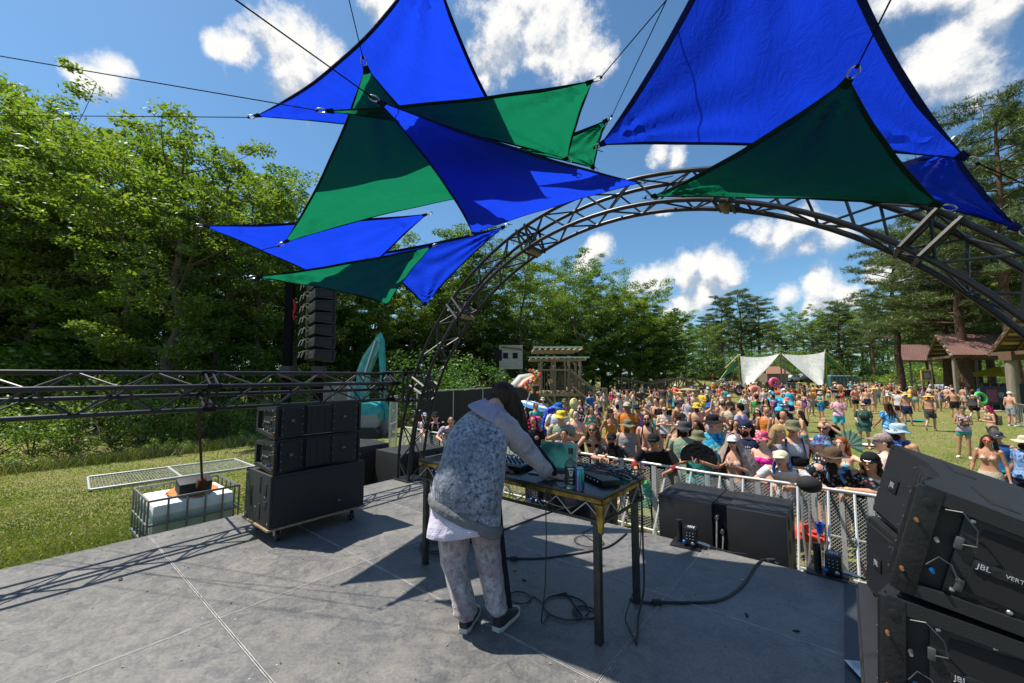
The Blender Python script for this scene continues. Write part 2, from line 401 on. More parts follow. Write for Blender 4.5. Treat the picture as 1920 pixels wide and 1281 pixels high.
blackbox = P('black_textured_paint', (.011,.0115,.013), .6, 0, .4, 5, bmp=.22, bscale=260)
blackgrille = P('black_grille', (.012,.013,.016), .5, .2, .3, 30, bmp=.5, bscale=400)
plyedge = P('plywood_edge', (.32,.21,.11), .7, 0, .5, 25)
rubber = P('black_rubber', (.016,.016,.017), .7, 0, .2, 10)
steel = P('bright_steel', (.55,.55,.56), .3, .95, .3, 20)

stage = struct(thing('stage', 'grey worn stage deck of dusty rectangular panels under the sails', 'stage', (0,0,0)))
XS = [-6.17, -3.69, -1.22, 1.26]; YS = [-3.76, -2.55, -1.34, -0.13, 1.08, 2.29, 3.50, 4.71]
pm = {}
for i in range(3):
    for j in range(7):
        w, d = XS[i+1]-XS[i]-.006, YS[j+1]-YS[j]-.006
        k = (round(w, 3), round(d, 3))
        if k not in pm:
            b = MB(); b.box((0,0,-.045), (w-.018, d-.018, .09)); e = .0065
            for sgn in (-1, 1):
                b.box((sgn*(w/2-e/2), 0, -.044), (e, d, .092), mat=1); b.box((0, sgn*(d/2-e/2), -.044), (w-2*e, e, .092), mat=1)
            for u in (-.46, -.155, .155, .46):
                for v in (-.44, .44): b.tube([(u*w, v*d, -.001), (u*w, v*d, .0008)], .0065, 8, 1)
            pm[k] = b.mesh('deck_panel', [deck, alu_dull], False)
        link('deck_panel', pm[k], stage, ((XS[i]+XS[i+1])/2, (YS[j]+YS[j+1])/2, 0))
b = MB(); b.bx((-6.14, 4.62, GZ), (1.24, 4.66, -.10)); b.bx((-6.14, -3.7, GZ), (-6.10, 4.62, -.10)); b.bx((1.2, -3.7, GZ), (1.24, 4.62, -.10))
b.build('skirt', P('stage_skirt', (.02,.02,.022), .9), stage, False)
for x in (-6.0, -3.69, -1.22, 1.1):
    for y in YS[1:]: MB().bx((x-.03, y-.25, GZ-.02), (x+.03, y-.19, -.1)).build('leg', blackmetal, stage, False)
lr = random.Random(31); b = MB()
for i in range(150):
    x, y = lr.uniform(-6.1, -.2), lr.uniform(.2, 4.6); a = lr.uniform(0, 6.28); l = lr.uniform(.005, .016); c, s_ = math.cos(a)*l, math.sin(a)*l
    b.add([(x-c, y-s_, .003), (x+s_*.4, y-c*.4, .006), (x+c, y+s_, .003), (x-s_*.4, y+c*.4, .007)], [(0,1,2,3)], i % 2)
b.build('leaf_litter', [P('dry_leaf_bits', (.13,.085,.04), .9), P('grit_bits', (.30,.28,.25), .9)], stage, False)['kind'] = 'stuff'
stage['_base'] = Vector((0,0,0))

# ground --------------------------------------------------------------
def mk_ground():
    m, nt, b = new_mat('grass_ground')
    n1 = noise(nt, .22, 6, .65, 'World', .8); n2 = noise(nt, 1.6, 6, .7, 'World', .5); n3 = noise(nt, 22, 4, .7, 'World')
    c = ramp(nt, n1, ((.36, (.125,.195,.024)), (.5, (.185,.215,.040)), (.64, (.28,.24,.095))))
    c = mix_rgb(nt, ramp(nt, n2, ((.40, (0,0,0)), (.62, (.9,.9,.9)))), c, (.31,.25,.13))
    c = mix_rgb(nt, ramp(nt, n3, ((.35, (.6,.6,.6)), (.65, (0,0,0)))), c, (.055,.085,.015))
    nt.links.new(c, b.inputs['Base Color']); b.inputs['Roughness'].default_value = .95; b.inputs['Specular IOR Level'].default_value = .1
    bump(nt, b, n3, .9, .05); return m
ground_m = mk_ground()
gx = np.unique(np.concatenate([np.linspace(-400, -60, 12), np.linspace(-60, -26, 12), np.linspace(-26, -14, 30), np.linspace(-14, 40, 45), np.linspace(40, 400, 16)]))
gy = np.unique(np.concatenate([np.linspace(-300, -30, 10), np.linspace(-30, 140, 86), np.linspace(140, 700, 20)]))
V = [(x, y, gz(x, y)) for y in gy for x in gx]; nx_ = len(gx)
F = [(j*nx_+i, j*nx_+i+1, (j+1)*nx_+i+1, (j+1)*nx_+i) for j in range(len(gy)-1) for i in range(nx_-1)]
struct(link('ground', grid_mesh('ground', V, F, ground_m)))
wm, nt, wb = new_mat('creek_water'); wb.inputs['Base Color'].default_value = (.10,.13,.07,1); wb.inputs['Roughness'].default_value = .12
wb.inputs['Transmission Weight'].default_value = 0.0; bump(nt, wb, noise(nt, 6, 3, .5, 'World'), .15, .02)
nt.links.new(ramp(nt, noise(nt, 2.5, 5, .7, 'World'), ((.4, (.05,.07,.035)), (.6, (.20,.24,.13)))), wb.inputs['Base Color'])
struct(link('creek', grid_mesh('creek', [(-21.6,-40,-1.32),(-17.4,-40,-1.32),(-17.4,14,-1.32),(-21.6,14,-1.32)], [(0,1,2,3)], wm)))
# bare worn patches and a dirt path
dirtm = P('trodden_dirt', (.36,.30,.21), .95, 0, .35, 3, spec=.1)
def patch(name, cx, cy, rx, ry, rz=0, seed=0, dz=.022):
    r = random.Random(seed); n = 40; V = [(cx, cy, gz(cx, cy)+dz)]
    for ring in (.5, 1.0):
        for i in range(n):
            a = 2*math.pi*i/n; k = ring*(1 + .13*math.sin(3*a+seed)+.09*math.sin(7*a+seed*2)+r.uniform(-.05,.05))
            x = math.cos(a)*rx*k; y = math.sin(a)*ry*k
            X = cx + x*math.cos(rz)-y*math.sin(rz); Y = cy + x*math.sin(rz)+y*math.cos(rz)
            V.append((X, Y, gz(X, Y)+dz))
    F = [(0, 1+i, 1+(i+1) % n, 0) for i in range(n)]
    mb = MB(); mb.add(V, [(0, 1+i, 1+(i+1) % n) for i in range(n)] + [(1+i, 1+n+i, 1+n+(i+1) % n, 1+(i+1) % n) for i in range(n)])
    struct(mb.build(name, dirtm))
patch('dirt_path', *at_z(1890, 765, GZ)[:2], 5.5, 1.6, .9, 3); patch('dirt_path', *at_z(1500, 728, GZ)[:2], 14, 2.0, .05, 5, .03)
patch('dirt_path', *at_z(1300, 735, GZ)[:2], 9, 1.6, .2, 6, .04)
patch('dirt_road', *at_d(1720, 712, 88)[:2], 34, 5, -.1, 8, .35)

# ================================================================== TRUSS AND ARCH
def zigzag(parent, A, B, n, off=0):
    """zigzag bars between two chord curves A(t), B(t)"""
    ts = [(i + (0 if not off else .0))/n for i in range(n+1)]
    for i in range(n):
        p, q = (A(ts[i]), B(ts[i+1])) if (i + off) % 2 == 0 else (B(ts[i]), A(ts[i+1]))
        rod('brace', p, q, .0115, blackmetal, parent, 6)
tr = thing('box_truss', 'black horizontal box truss along the left edge of the stage', 'truss', (-6.1, .3, 1.6))
CH = [(-6.08,1.39), (-5.91,1.67), (-6.19,1.83), (-6.36,1.555)]
y0, y1 = -3.4, 4.22
for (x, z) in CH: rod('chord', (x, y0, z), (x, y1, z), .026, blackmetal, tr, 12)
for k in range(4):
    a, c = CH[k], CH[(k+1) % 4]
    zigzag(tr, lambda t, a=a: (a[0], y0+(y1-y0)*t, a[1]), lambda t, c=c: (c[0], y0+(y1-y0)*t, c[1]), 24, k % 2)
def conn(y):
    for dy in (-.04, .04):
        b = MB()
        for k in range(4):
            a, c = CH[k], CH[(k+1) % 4]; b.tube([(a[0], y+dy, a[1]), (c[0], y+dy, c[1])], .017, 6)
        for (x, z) in CH: b.tube([(x, y-.07, z), (x, y+.07, z)], .036, 10)
        b.build('joint_frame', blackmetal, tr)
conn(1.55); conn(4.12); conn(-1.2)
for (x, z) in CH:
    for y, r_ in ((1.62, .016), (1.49, .014)): MB().ell((x, y, z+.02), r_, 8, 6).build('bolt', steel, tr)

blackbox_dark = P('black_joint_steel', (.010,.010,.012), .5, .2, .3, 10)
AX, AY0, AY1, R0, R1 = -2.06, 4.34, 4.64, 3.74, 4.05
ar = thing('arch_truss', 'black semicircular box truss arch spanning the front of the stage', 'truss', (AX, 4.49, 0))
def arc(r, y): return lambda t: (AX - r*math.cos(math.pi*t), y, r*math.sin(math.pi*t))
for r, y in ((R0, AY0), (R0, AY1), (R1, AY0), (R1, AY1)):
    f = arc(r, y); MB().tube([f(i/60) for i in range(61)], .025, 10).build('chord', blackmetal, ar)
nb = 40
zigzag(ar, arc(R0, AY0), arc(R1, AY0), nb, 0); zigzag(ar, arc(R0, AY1), arc(R1, AY1), nb, 1)
zigzag(ar, arc(R0, AY0), arc(R0, AY1), nb, 0); zigzag(ar, arc(R1, AY0), arc(R1, AY1), nb, 1)
wood_block = P('timber_block', (.30,.22,.13), .8, 0, .4, 20)
for t in (.137, .262, .395, .605, .735, .863):
    for dt in (-.006, .006):
        c = [arc(R0-.02, AY0-.02)(t+dt), arc(R1+.02, AY0-.02)(t+dt), arc(R1+.02, AY1+.02)(t+dt), arc(R0-.02, AY1+.02)(t+dt)]
        b = MB()
        for k in range(4): b.tube([c[k], c[(k+1) % 4]], .020, 4)
        b.tube([c[0], c[2]], .013, 6); b.tube([c[1], c[3]], .013, 6)
        b.build('joint_plate', blackbox_dark, ar)
for t in (.262, .395, .605):
    a = math.pi*t; f = arc(R0-.005, 4.49)(t)
    b = MB(); b.box(f, (.05, .26, .10), Matrix.Rotation(math.pi/2-a, 3, 'Y').inverted()); b.build('timber_block', wood_block, ar)
for x in (AX-3.9, AX+3.9):
    MB().box((x, 4.49, .012), (.42, .42, .02), bev=.004).build('base_plate', blackmetal, ar)
# corner block where horizontal truss meets the arch leg
b = MB()
for z in (1.36, 1.86):
    for (p, q) in (((-6.42,4.2,z),(-5.82,4.2,z)), ((-6.42,4.2,z),(-6.42,4.74,z)), ((-5.82,4.2,z),(-5.82,4.74,z)), ((-6.42,4.74,z),(-5.82,4.74,z)), ((-6.42,4.2,z),(-5.82,4.74,z))):
        b.tube([p, q], .024, 6)
for (x, y) in ((-6.42,4.2), (-5.82,4.2), (-6.42,4.74), (-5.82,4.74)): b.tube([(x,y,1.36), (x,y,1.86)], .024, 6)
b.build('corner_block', blackmetal, ar)

# ================================================================== SHADE SAILS
blue = sailmat('blue_sailcloth', (.006,.020,.24), (.008,.050,.70), .58)
green = sailmat('green_sailcloth', (.004,.034,.019), (.006,.185,.080), .54)
hem_blue = sailmat('navy_hem', (.006,.012,.11), (.004,.012,.12), .3); hem_green = sailmat('dark_green_hem', (.004,.022,.016), (.002,.03,.018), .3)
ropem = P('black_rope', (.008,.008,.009), .95, spec=.05)
def sail(label, corners, col, conc=(.07,.07,.07), sag=.12, ropes=(), hemw=.03, seed=0, group='shade sails over the stage'):
    A, B, C = [Vector(c) for c in corners]; cen = (A+B+C)/3
    root = thing('shade_sail', label, 'sail', cen, group=group)
    n = 36; P3 = (A, B, C); inward = []
    for k in range(3):
        p, q, o = P3[k], P3[(k+1) % 3], P3[(k+2) % 3]; e = (q-p); h = (o-p) - e*((o-p).dot(e)/e.length_squared)
        inward.append(h.normalized()*e.length*conc[k])
    nrm = (B-A).cross(C-A).normalized()
    rr = random.Random(seed); ph = [rr.uniform(0, 6) for _ in range(6)]
    def pos(b):
        p = A*b[0] + B*b[1] + C*b[2]
        for k in range(3): p = p + inward[k]*4*b[k]*b[(k+1) % 3]
        p = p + Vector((0,0,-1))*sag*27*b[0]*b[1]*b[2]
        w = 0
        for k in range(3):        # tension creases that fan out of each corner
            o1, o2 = b[(k+1) % 3], b[(k+2) % 3]; s_ = o1+o2+1e-6
            w += math.sin(o1/s_*19+ph[k])*math.exp(-s_*2.3)*min(1, s_*6)*4*o1*o2/(s_*s_)
        w += .5*math.sin(b[0]*14+b[1]*9+ph[3])*27*b[0]*b[1]*b[2]*.4
        return p + nrm*w*.034
    vs = []; idx = {}
    for i in range(n+1):
        for j in range(n+1-i):
            idx[(i, j)] = len(vs); vs.append(pos((i/n, j/n, 1-i/n-j/n)))
    fs = []
    for i in range(n):
        for j in range(n-i):
            fs.append((idx[(i,j)], idx[(i+1,j)], idx[(i,j+1)]))
            if j < n-i-1: fs.append((idx[(i+1,j)], idx[(i+1,j+1)], idx[(i,j+1)]))
    mm, hm = (blue, hem_blue) if col == 'b' else (green, hem_green)
    mb = MB(); mb.add(vs, fs); mb.build('cloth', mm, root)
    for k in range(3):
        w = hemw*.8/max(.5, (inward[k].normalized().dot(P3[(k+2) % 3]-P3[k])))
        mb = MB(); m_ = 26; V = []
        for i in range(m_+1):
            t = .02 + .96*i/m_; b0 = [0,0,0]; b0[k] = 1-t; b0[(k+1) % 3] = t
            wk = w*min(1, 5*t, 5*(1-t)); b1 = [x*(1-wk) for x in b0]; b1[(k+2) % 3] = wk
            e0, e1 = pos(b0), pos(b1); up = Vector((0,0,.004)); V += [e0+up, e1+up, e1-up, e0-up]
        F = []
        for i in range(m_):
            for j in range(4): F.append((i*4+j, i*4+(j+1) % 4, (i+1)*4+(j+1) % 4, (i+1)*4+j))
        mb.add(V, F); mb.build('hem', hm, root)
    for k in range(3):
        d = (P3[k]-cen).normalized(); c = P3[k] + d*.035
        nn = nrm; tt = d; bb = nn.cross(tt)
        MB().tube([c + tt*math.cos(a)*.034 + bb*math.sin(a)*.022 for a in [2*math.pi*i/14 for i in range(15)]], .0045, 6, caps=False).build('ring', steel, root)
        MB().tube([P3[k]-d*.05, P3[k]+d*.008], [.03, .018], 6, flat=.25, up=nn).build('webbing_tab', hm, root)
    for (k, target) in ropes:
        d = (P3[k]-cen).normalized(); p = P3[k] + d*.065; q = Vector(target)
        b = MB(); b.tube([p, q], .0038, 6); b.ell(p, .011, 8, 6); b.build('rope', ropem, root)
    return root
S = {}
def c_(px, py, y): return at_y(px, py, y)
# rear left blue
sail('large blue sail at upper left, point hooked out over the trees', (at_d(478,218,3.45), at_d(806,-86,2.2), at_d(965,268,4.14)), 'b', (0.050, 0.028, 0.010), .10, ((0, at_d(-60,216,4.2)), (1, at_d(800,-260,2.2))), .03, 1)
sail('tall green sail whose top ring hangs in front of the upper left blue sail', (at_d(685,125,2.68), at_d(533,455,3.76), at_d(935,360,4.85)), 'g', (0.028, 0.028, 0.030), .10, ((0, at_d(640,-60,2.4)), (1, at_d(-100,605,4.4))), .025, 2)
sail('long green sail reaching from left of centre to a ring at upper right', (at_d(612,208,2.82), at_d(1111,152,2.85), at_d(1064,299,3.77)), 'g', (0.018, 0.015, 0.025), .05, ((0, at_d(-60,95,3.0)), (1, at_d(1260,-12,2.2))), .025, 3)
sail('dark blue sail in front of the green ones at centre', (at_d(710,190,2.36), at_d(1200,343,4.27), at_d(886,438,4.81)), 'b', (0.015, 0.030, 0.020), .09, ((0, at_d(400,-30,1.6)), (1, at_d(1262,330,4.05))), .03, 4)
sail('small green sail showing behind the long green sail near the arch', (at_d(1138,225,4.01), at_d(1114,316,4.3), at_d(960,282,3.77)), 'g', (0.040, 0.010, 0.020), .05, ((0, at_d(1250,0,2.4)),), .03, 5)
sail('low blue sail at left pointing at the forest', (at_d(382,424,4.05), at_d(800,402,4.43), at_d(655,545,5.8)), 'b', (0.013, 0.010, 0.010), .06, ((0, at_d(-120,460,5.2)),), .03, 6)
sail('lowest green sail, mostly in shade, left of the arch', (at_d(481,520,3.66), at_d(810,462,4.76), at_d(727,571,5.5)), 'g', (0.013, 0.030, 0.025), .07, ((0, at_d(-80,512,4.6)), (1, at_d(935,425,5.0))), .03, 7)
sail('bright blue sail hooked to the left flank of the arch', (at_d(946,425,5.28), at_d(797,573,5.57), at_d(690,478,5.08)), 'b', (0.025, 0.015, 0.010), .05, ((0, at_d(960,421,5.05)), (1, at_d(800,590,5.72))), .03, 8)
sail('huge blue sail filling the upper right above the arch', (at_d(1125,272,3.33), at_d(1812,297,2.23), at_d(1492,-420,1.57)), 'b', (0.015, 0.043, 0.035), .10, ((0, at_d(1130,285,3.5)), (1, at_d(2000,380,2.5)), (0, at_d(1143,222,3.3))), .045, 9)
sail('dark green sail hanging point up in front of the huge blue sail', (at_d(1592,148,1.95), at_d(1222,369,3.37), at_d(1765,386,2.27)), 'g', (0.028, 0.013, 0.028), .06, ((0, at_d(1700,-60,1.3)), (1, at_d(1205,372,3.25))), .03, 10)
sail('blue sail at far right below the huge one, ending on the arch', (at_d(1912,430,2.43), at_d(1785,275,2.51), at_d(1560,345,2.88)), 'b', (0.020, 0.010, 0.015), .05, ((0, at_d(1960,452,2.2)),), .03, 11)

sail('blue sail above and behind the camera, only its shade is seen', ((-.88,-1.14,6.63), (2.07,-1.18,3.89), (3.15,-4.46,6.93)), 'b', (0.015, 0.015, 0.015), .05, (), .03, 12)  # this sail and the next: unseen, added where deck shade implies cloth
sail('green sail overhead out of view, only its shade is seen', ((3.17,3.28,3.97), (2.82,-.88,6.04), (2.21,1.97,6.47)), 'g', (0.015, 0.015, 0.015), .05, (), .03, 13)

# ================================================================== VEGETATION
nr = np.random.RandomState(7)
bark = P('grey_bark', (.13,.105,.08), .95, 0, .45, 5, bmp=.8, bscale=14, spec=.1)
barkp = P('pine_bark', (.12,.075,.05), .95, 0, .5, 6, bmp=.9, bscale=12, spec=.1)
leafA = leafmat('oak_leaves', (0.136,0.242,0.031), (0.092,0.189,0.024), (0.236,0.325,0.053), .58)
leafB = leafmat('fresh_leaves', (0.178,0.293,0.034), (0.136,0.241,0.028), (0.276,0.356,0.063), .58)
leafC = leafmat('dark_leaves', (0.085,0.202,0.029), (0.065,0.163,0.023), (0.143,0.260,0.039), .54)
needle = leafmat('pine_needles', (0.106,0.163,0.043), (0.088,0.138,0.037), (0.156,0.194,0.056), .35)
def leaf_mesh(name, cents, rads, per, size, mat, kind='leaf', flat=.6, seed=0):
    r = np.random.RandomState(seed); K = len(cents); N = K*per
    cen = np.repeat(np.asarray(cents, float), per, 0); rad = np.repeat(np.asarray(rads, float), per)[:, None]
    d = r.normal(size=(N, 3)); d /= np.linalg.norm(d, axis=1)[:, None]
    p = cen + d*rad*(r.uniform(.15, 1, (N, 1))**.55)*np.array([1, 1, flat])
    if kind == 'leaf':
        nrm = r.normal(size=(N, 3)) + np.array([0, 0, 1.0]); nrm /= np.linalg.norm(nrm, axis=1)[:, None]
        t = np.cross(nrm, r.normal(size=(N, 3))); t /= np.linalg.norm(t, axis=1)[:, None]; u = np.cross(nrm, t)
        L = size*r.uniform(.6, 1.35, (N, 1)); W = L*r.uniform(.4, .62, (N, 1))
        v = np.stack([p - t*L*.5, p + u*W*.5 + t*L*.05, p + t*L*.55 - nrm*L*.08, p - u*W*.5 + t*L*.05], 1).reshape(-1, 3)
        f = np.arange(N*4).reshape(-1, 4)
        return grid_mesh(name, v, f, mat, False)
    else:      # needle tufts: fans of slim triangles
        M = 7; P_ = np.repeat(p, M, 0); dd = r.normal(size=(N*M, 3)) + np.array([0, 0, .45]); dd /= np.linalg.norm(dd, axis=1)[:, None]
        s = np.cross(dd, r.normal(size=(N*M, 3))); s /= np.linalg.norm(s, axis=1)[:, None]
        L = size*r.uniform(.6, 1.2, (N*M, 1))
        v = np.stack([P_ - s*L*.05, P_ + s*L*.05, P_ + dd*L], 1).reshape(-1, 3); f = np.arange(N*M*3).reshape(-1, 3)
        return grid_mesh(name, v, f, mat, False)
def tree_variant(seed, H, R, base, nl, per, size, mat, barkm=bark, style='oak', trunk_r=.28):
    r = random.Random(seed); tb = MB(); cents = []; rads = []
    top = Vector((r.uniform(-.6,.6), r.uniform(-.6,.6), H*.93)); wob = [Vector((r.uniform(-1,1), r.uniform(-1,1), 0))*.25 for _ in range(9)]
    def tp(t): 
        k = t*8; i = min(7, int(k)); f = k-i
        return Vector((top.x*t*t, top.y*t*t, top.z*t)) + (wob[i]*(1-f)+wob[i+1]*f)*min(1, t*4)
    n = 12; tb.tube([tp(i/n) for i in range(n+1)], [trunk_r*(1.35 if i == 0 else 1)*(1-.93*(i/n)**.9)+.012 for i in range(n+1)], 8)
    for k in range(nl):
        g = k/nl; t0 = base*.75 + (0.97-base*.75)*(g**.85); a = k*2.4 + r.uniform(-.5,.5)
        p0 = tp(min(.98, t0)); zc = (p0.z/H)
        if style == 'pine':
            ln = R*(1-.62*((zc-base)/(1-base)))*r.uniform(.6, 1.1)*(1 if zc > base else .7); rise = r.uniform(-.05, .3)
        else:
            w = math.sin(math.pi*min(1, max(.08, (zc-base*.6)/(1.06-base*.6))))**.55; ln = R*w*r.uniform(.6, 1.12); rise = r.uniform(.25, .85)
        d = Vector((math.cos(a), math.sin(a), 0)); e = p0 + d*ln + Vector((0,0,ln*rise))
        if e.z > H: e.z = H - r.uniform(0, .5)
        mid = p0*.5 + e*.5 + Vector((r.uniform(-.1,.1)*ln, r.uniform(-.1,.1)*ln, (-.08 if style != 'pine' else .05)*ln)); pts = []
        for i in range(7):
            t = i/6; pts.append(p0*(1-t)**2 + mid*2*t*(1-t) + e*t*t)
        r0 = trunk_r*(1-.8*min(.98, t0))*.42; tb.tube(pts, [max(.012, r0*(1-.85*i/6)) for i in range(7)], 6, caps=False)
        nc = (7 if style != 'pine' else 6)
        for c in range(nc):
            t = .35 + .65*c/(nc-1); q = p0*(1-t)**2 + mid*2*t*(1-t) + e*t*t
            side = Vector((-d.y, d.x, 0))*r.uniform(-1,1)*ln*.30*(1.1-.3*t) + Vector((0,0,r.uniform(-.12,.25)*ln*.5)); 
            cc = q + side; cents.append(cc); rads.append((r.uniform(.45, 1.0)*R*.165) if style != 'pine' else r.uniform(.4,.8)*R*.19)
            if c % 2 == 0: tb.tube([q, (q+cc)/2 + Vector((0,0,.05)), cc], [max(.01, r0*.25), .012, .006], 4, caps=False)
    tm = tb.mesh('trunk', barkm, True, 180)
    cm = leaf_mesh('crown', cents, rads, per, size, mat, 'leaf' if style != 'pine' else 'needle', .55 if style != 'pine' else .38, seed)
    return tm, cm, H
def bush_variant(seed, H, R, n, per, size, mat):
    r = random.Random(seed); cents = []; rads = []; tb = MB()
    for k in range(n):
        a = r.uniform(0, 6.28); rr = math.sqrt(r.random())*R; z = r.uniform(.1, 1)*H*(1-.45*(rr/R)**2)
        c = Vector((math.cos(a)*rr, math.sin(a)*rr, z)); cents.append(c); rads.append(r.uniform(.22,.42)*min(R, H)*.7)
        if k % 3 == 0: tb.tube([(0,0,0), c*.5 + Vector((0,0,.1)), c], [.03, .02, .008], 4, caps=False)
    return tb.mesh('stem', bark, True, 180), leaf_mesh('foliage', cents, rads, per, size, mat, 'leaf', .75, seed), H
OAK = [tree_variant(1, 17, 5.6, .20, 28, 108, .19, leafA), tree_variant(2, 18, 5.0, .22, 27, 104, .19, leafB, trunk_r=.24),
       tree_variant(3, 15, 4.6, .14, 27, 104, .18, leafB, trunk_r=.2), tree_variant(4, 19, 5.4, .16, 30, 100, .20, leafA, trunk_r=.3),
       tree_variant(5, 13, 3.6, .06, 28, 93, .17, leafC, trunk_r=.16)]
PINE = [tree_variant(11, 22, 5.2, .42, 40, 22, .40, needle, barkp, 'pine', .34), tree_variant(12, 20, 4.6, .34, 40, 22, .40, needle, barkp, 'pine', .3),
        tree_variant(13, 24, 5.8, .5, 40, 22, .42, needle, barkp, 'pine', .38)]
BUSH = [bush_variant(21, 2.2, 1.7, 34, 60, .12, leafB), bush_variant(22, 3.2, 2.2, 40, 62, .13, leafA), bush_variant(23, 1.3, 1.2, 26, 60, .10, leafB), bush_variant(24, 5.5, 3.0, 56, 66, .15, leafC)]
def plant(name, var, label, cat, x, y, h, rz=None, group=None, wide=1.0, z=None, parts=('trunk','crown')):
    tm, cm, H = var; s = h/H
    t = thing(name, label, cat, (x, y, gz(x, y) - .05 if z is None else z), rnd.uniform(0, 6.28) if rz is None else rz, group)
    t.scale = (s*wide, s*wide, s)
    link(parts[0], tm, t); link(parts[1], cm, t); return t
def px_h(py, d): return (704-py)/FPX*d + CAMZ - GZ
tr_ = random.Random(3)
LM = [(-60,'outside the left edge'),(40,'at the far left edge'),(120,'near the far left edge'),(200,'left of the spreading oak'),(280,'just left of the spreading oak'),(350,'by the trunk of the spreading oak'),(430,'right of the spreading oak'),(510,'behind the left loudspeaker stack'),(580,'behind the left tower mast'),(645,'behind the hanging loudspeaker column'),(700,'behind the digger cab'),(755,'behind the digger boom'),(810,'behind the arch joint'),(865,'behind the arch leg'),(925,'behind the black fence'),(980,'below the tree house'),(1030,'behind the slide'),(1085,'behind the playground tower'),(1130,'behind the wooden stair'),(1180,'right of the stair'),(1230,'behind the timber bridge'),(1290,'where the forest edge ends'),(1340,'left of the canopy'),(1385,'behind the left yellow pole'),(1430,'behind the left canopy half'),(1475,'behind the middle canopy pole'),(1520,'behind the right canopy half'),(1560,'behind the right yellow pole'),(1610,'behind the portable toilets'),(1655,'behind the white bus'),(1700,'by the lone big pine'),(1745,'behind the farthest brown roof'),(1790,'behind the middle brown roof'),(1850,'right of the middle roof ridge'),(1910,'behind the nearest roof'),(9999,'past the right edge')]
def where(px): return next(w for lim, w in LM if px < lim)
# first row: edge trees one can tell apart by where they stand (px, distance, skyline row, variant, label)
FRONT = [
 (-190, 23, 60, 0, 'broadleaf tree just outside the left end of the horizontal truss'),
 (-60, 22, 100, 3, 'tall bushy tree at the extreme left of the forest edge'),
 (55, 24, 112, 1, 'tallest leafy tree at the far left, its crown cut by the long rope'),
 (165, 25, 150, 3, 'tall tree right of the tallest one at far left'),
 (235, 21, 188, 1, 'light green tree whose crown tops out left of the spreading oak'),
 (318, 19.5, 196, 0, 'spreading oak with forked pale trunk above the lying fence panel'),
 (415, 23, 245, 2, 'leafy tree behind the right shoulder of the spreading oak'),
 (480, 24, 300, 1, 'tree whose crown meets the rear tip of the low blue sail'),
 (555, 27, 345, 3, 'tree standing behind the tall green sail and the loudspeaker tower'),
 (640, 33, 400, 4, 'dark tree behind the hanging loudspeaker column'),
 (705, 36, 470, 2, 'tree rising behind the boom of the turquoise digger'),
 (770, 38, 440, 0, 'tree directly above the corner of arch and truss'),
 (850, 41, 396, 3, 'tall tree showing its top under the dark blue sail'),
 (905, 43, 425, 1, 'tree seen through the left flank of the arch'),
 (975, 42, 462, 0, 'tall grey trunked tree beside the white tree house'),
 (1050, 50, 458, 1, 'round topped tree right of the tree house tree'),
 (1085, 47, 488, 3, 'broad tree behind the playground tower'),
 (1130, 55, 500, 0, 'dense tree at the middle of the far tree edge'),
 (1178, 58, 532, 2, 'tree right of the playground stair with a rounded crown'),
 (1215, 62, 540, 1, 'lighter green tree near the right end of the leafy edge'),
 (1250, 66, 572, 2, 'last leafy tree of the edge, beside the open sky'),
]
for px, d, py, v, lab in FRONT:
    p = at_d(px, 704, d); plant('broadleaf_tree', OAK[v], lab, 'tree', p.x, p.y, px_h(py, d)*(.90 if px < 260 else .95), group='trees along the forest edge', wide=1.22)
def fill(n, lo, hi, d0, d1, hy, vars_, label, group, hs=(.8, 1.1), wide=1.15):
    for i in range(n):
        px = lo + (hi-lo)*(i+tr_.uniform(.1,.9))/n; d = tr_.uniform(d0(px), d1(px)); p = at_d(px, 704, d)
        v = tr_.choice(vars_); plant('broadleaf_tree', OAK[v], '%s %s, %s' % (('deep green','fresh green','light green','large green','dark green')[v], label, where(px)), 'tree', p.x, p.y, px_h(hy(px), d)*tr_.uniform(*hs)*.92, group=group, wide=wide)
edge = lambda px: np.interp(px, [-300, 0, 300, 480, 560, 700, 850, 960, 1100, 1200, 1290], [22, 23, 21, 24, 28, 35, 42, 45, 52, 60, 72])
sky_y = lambda px: np.interp(px, [-300, 0, 60, 160, 240, 330, 420, 480, 560, 700, 850, 960, 1060, 1160, 1240, 1290], [60, 100, 118, 165, 215, 225, 265, 310, 360, 440, 420, 480, 480, 545, 580, 640])
fill(16, -260, 1240, lambda p: edge(p)+3, lambda p: edge(p)+7, sky_y, (0,1,3,4), 'tree in the second row of the forest', 'second row forest trees', (.72, .95))
fill(20, -260, 1260, lambda p: edge(p)+10, lambda p: edge(p)+16, sky_y, (0,1,3), 'tree deep inside the forest', 'trees deep in the forest', (.7, .88), 1.3)
fill(30, 560, 1290, lambda p: edge(p)+1, lambda p: edge(p)+6, lambda p: 600, (4,), 'low dense tree filling the forest foot', 'low trees at the forest foot', (.8, 1.3), 1.5)
fill(30, -260, 1260, lambda p: edge(p)+2, lambda p: edge(p)+9, lambda p: 560, (4,2), 'low understorey tree between the forest trunks', 'understorey trees', (.8, 1.35), 1.25)
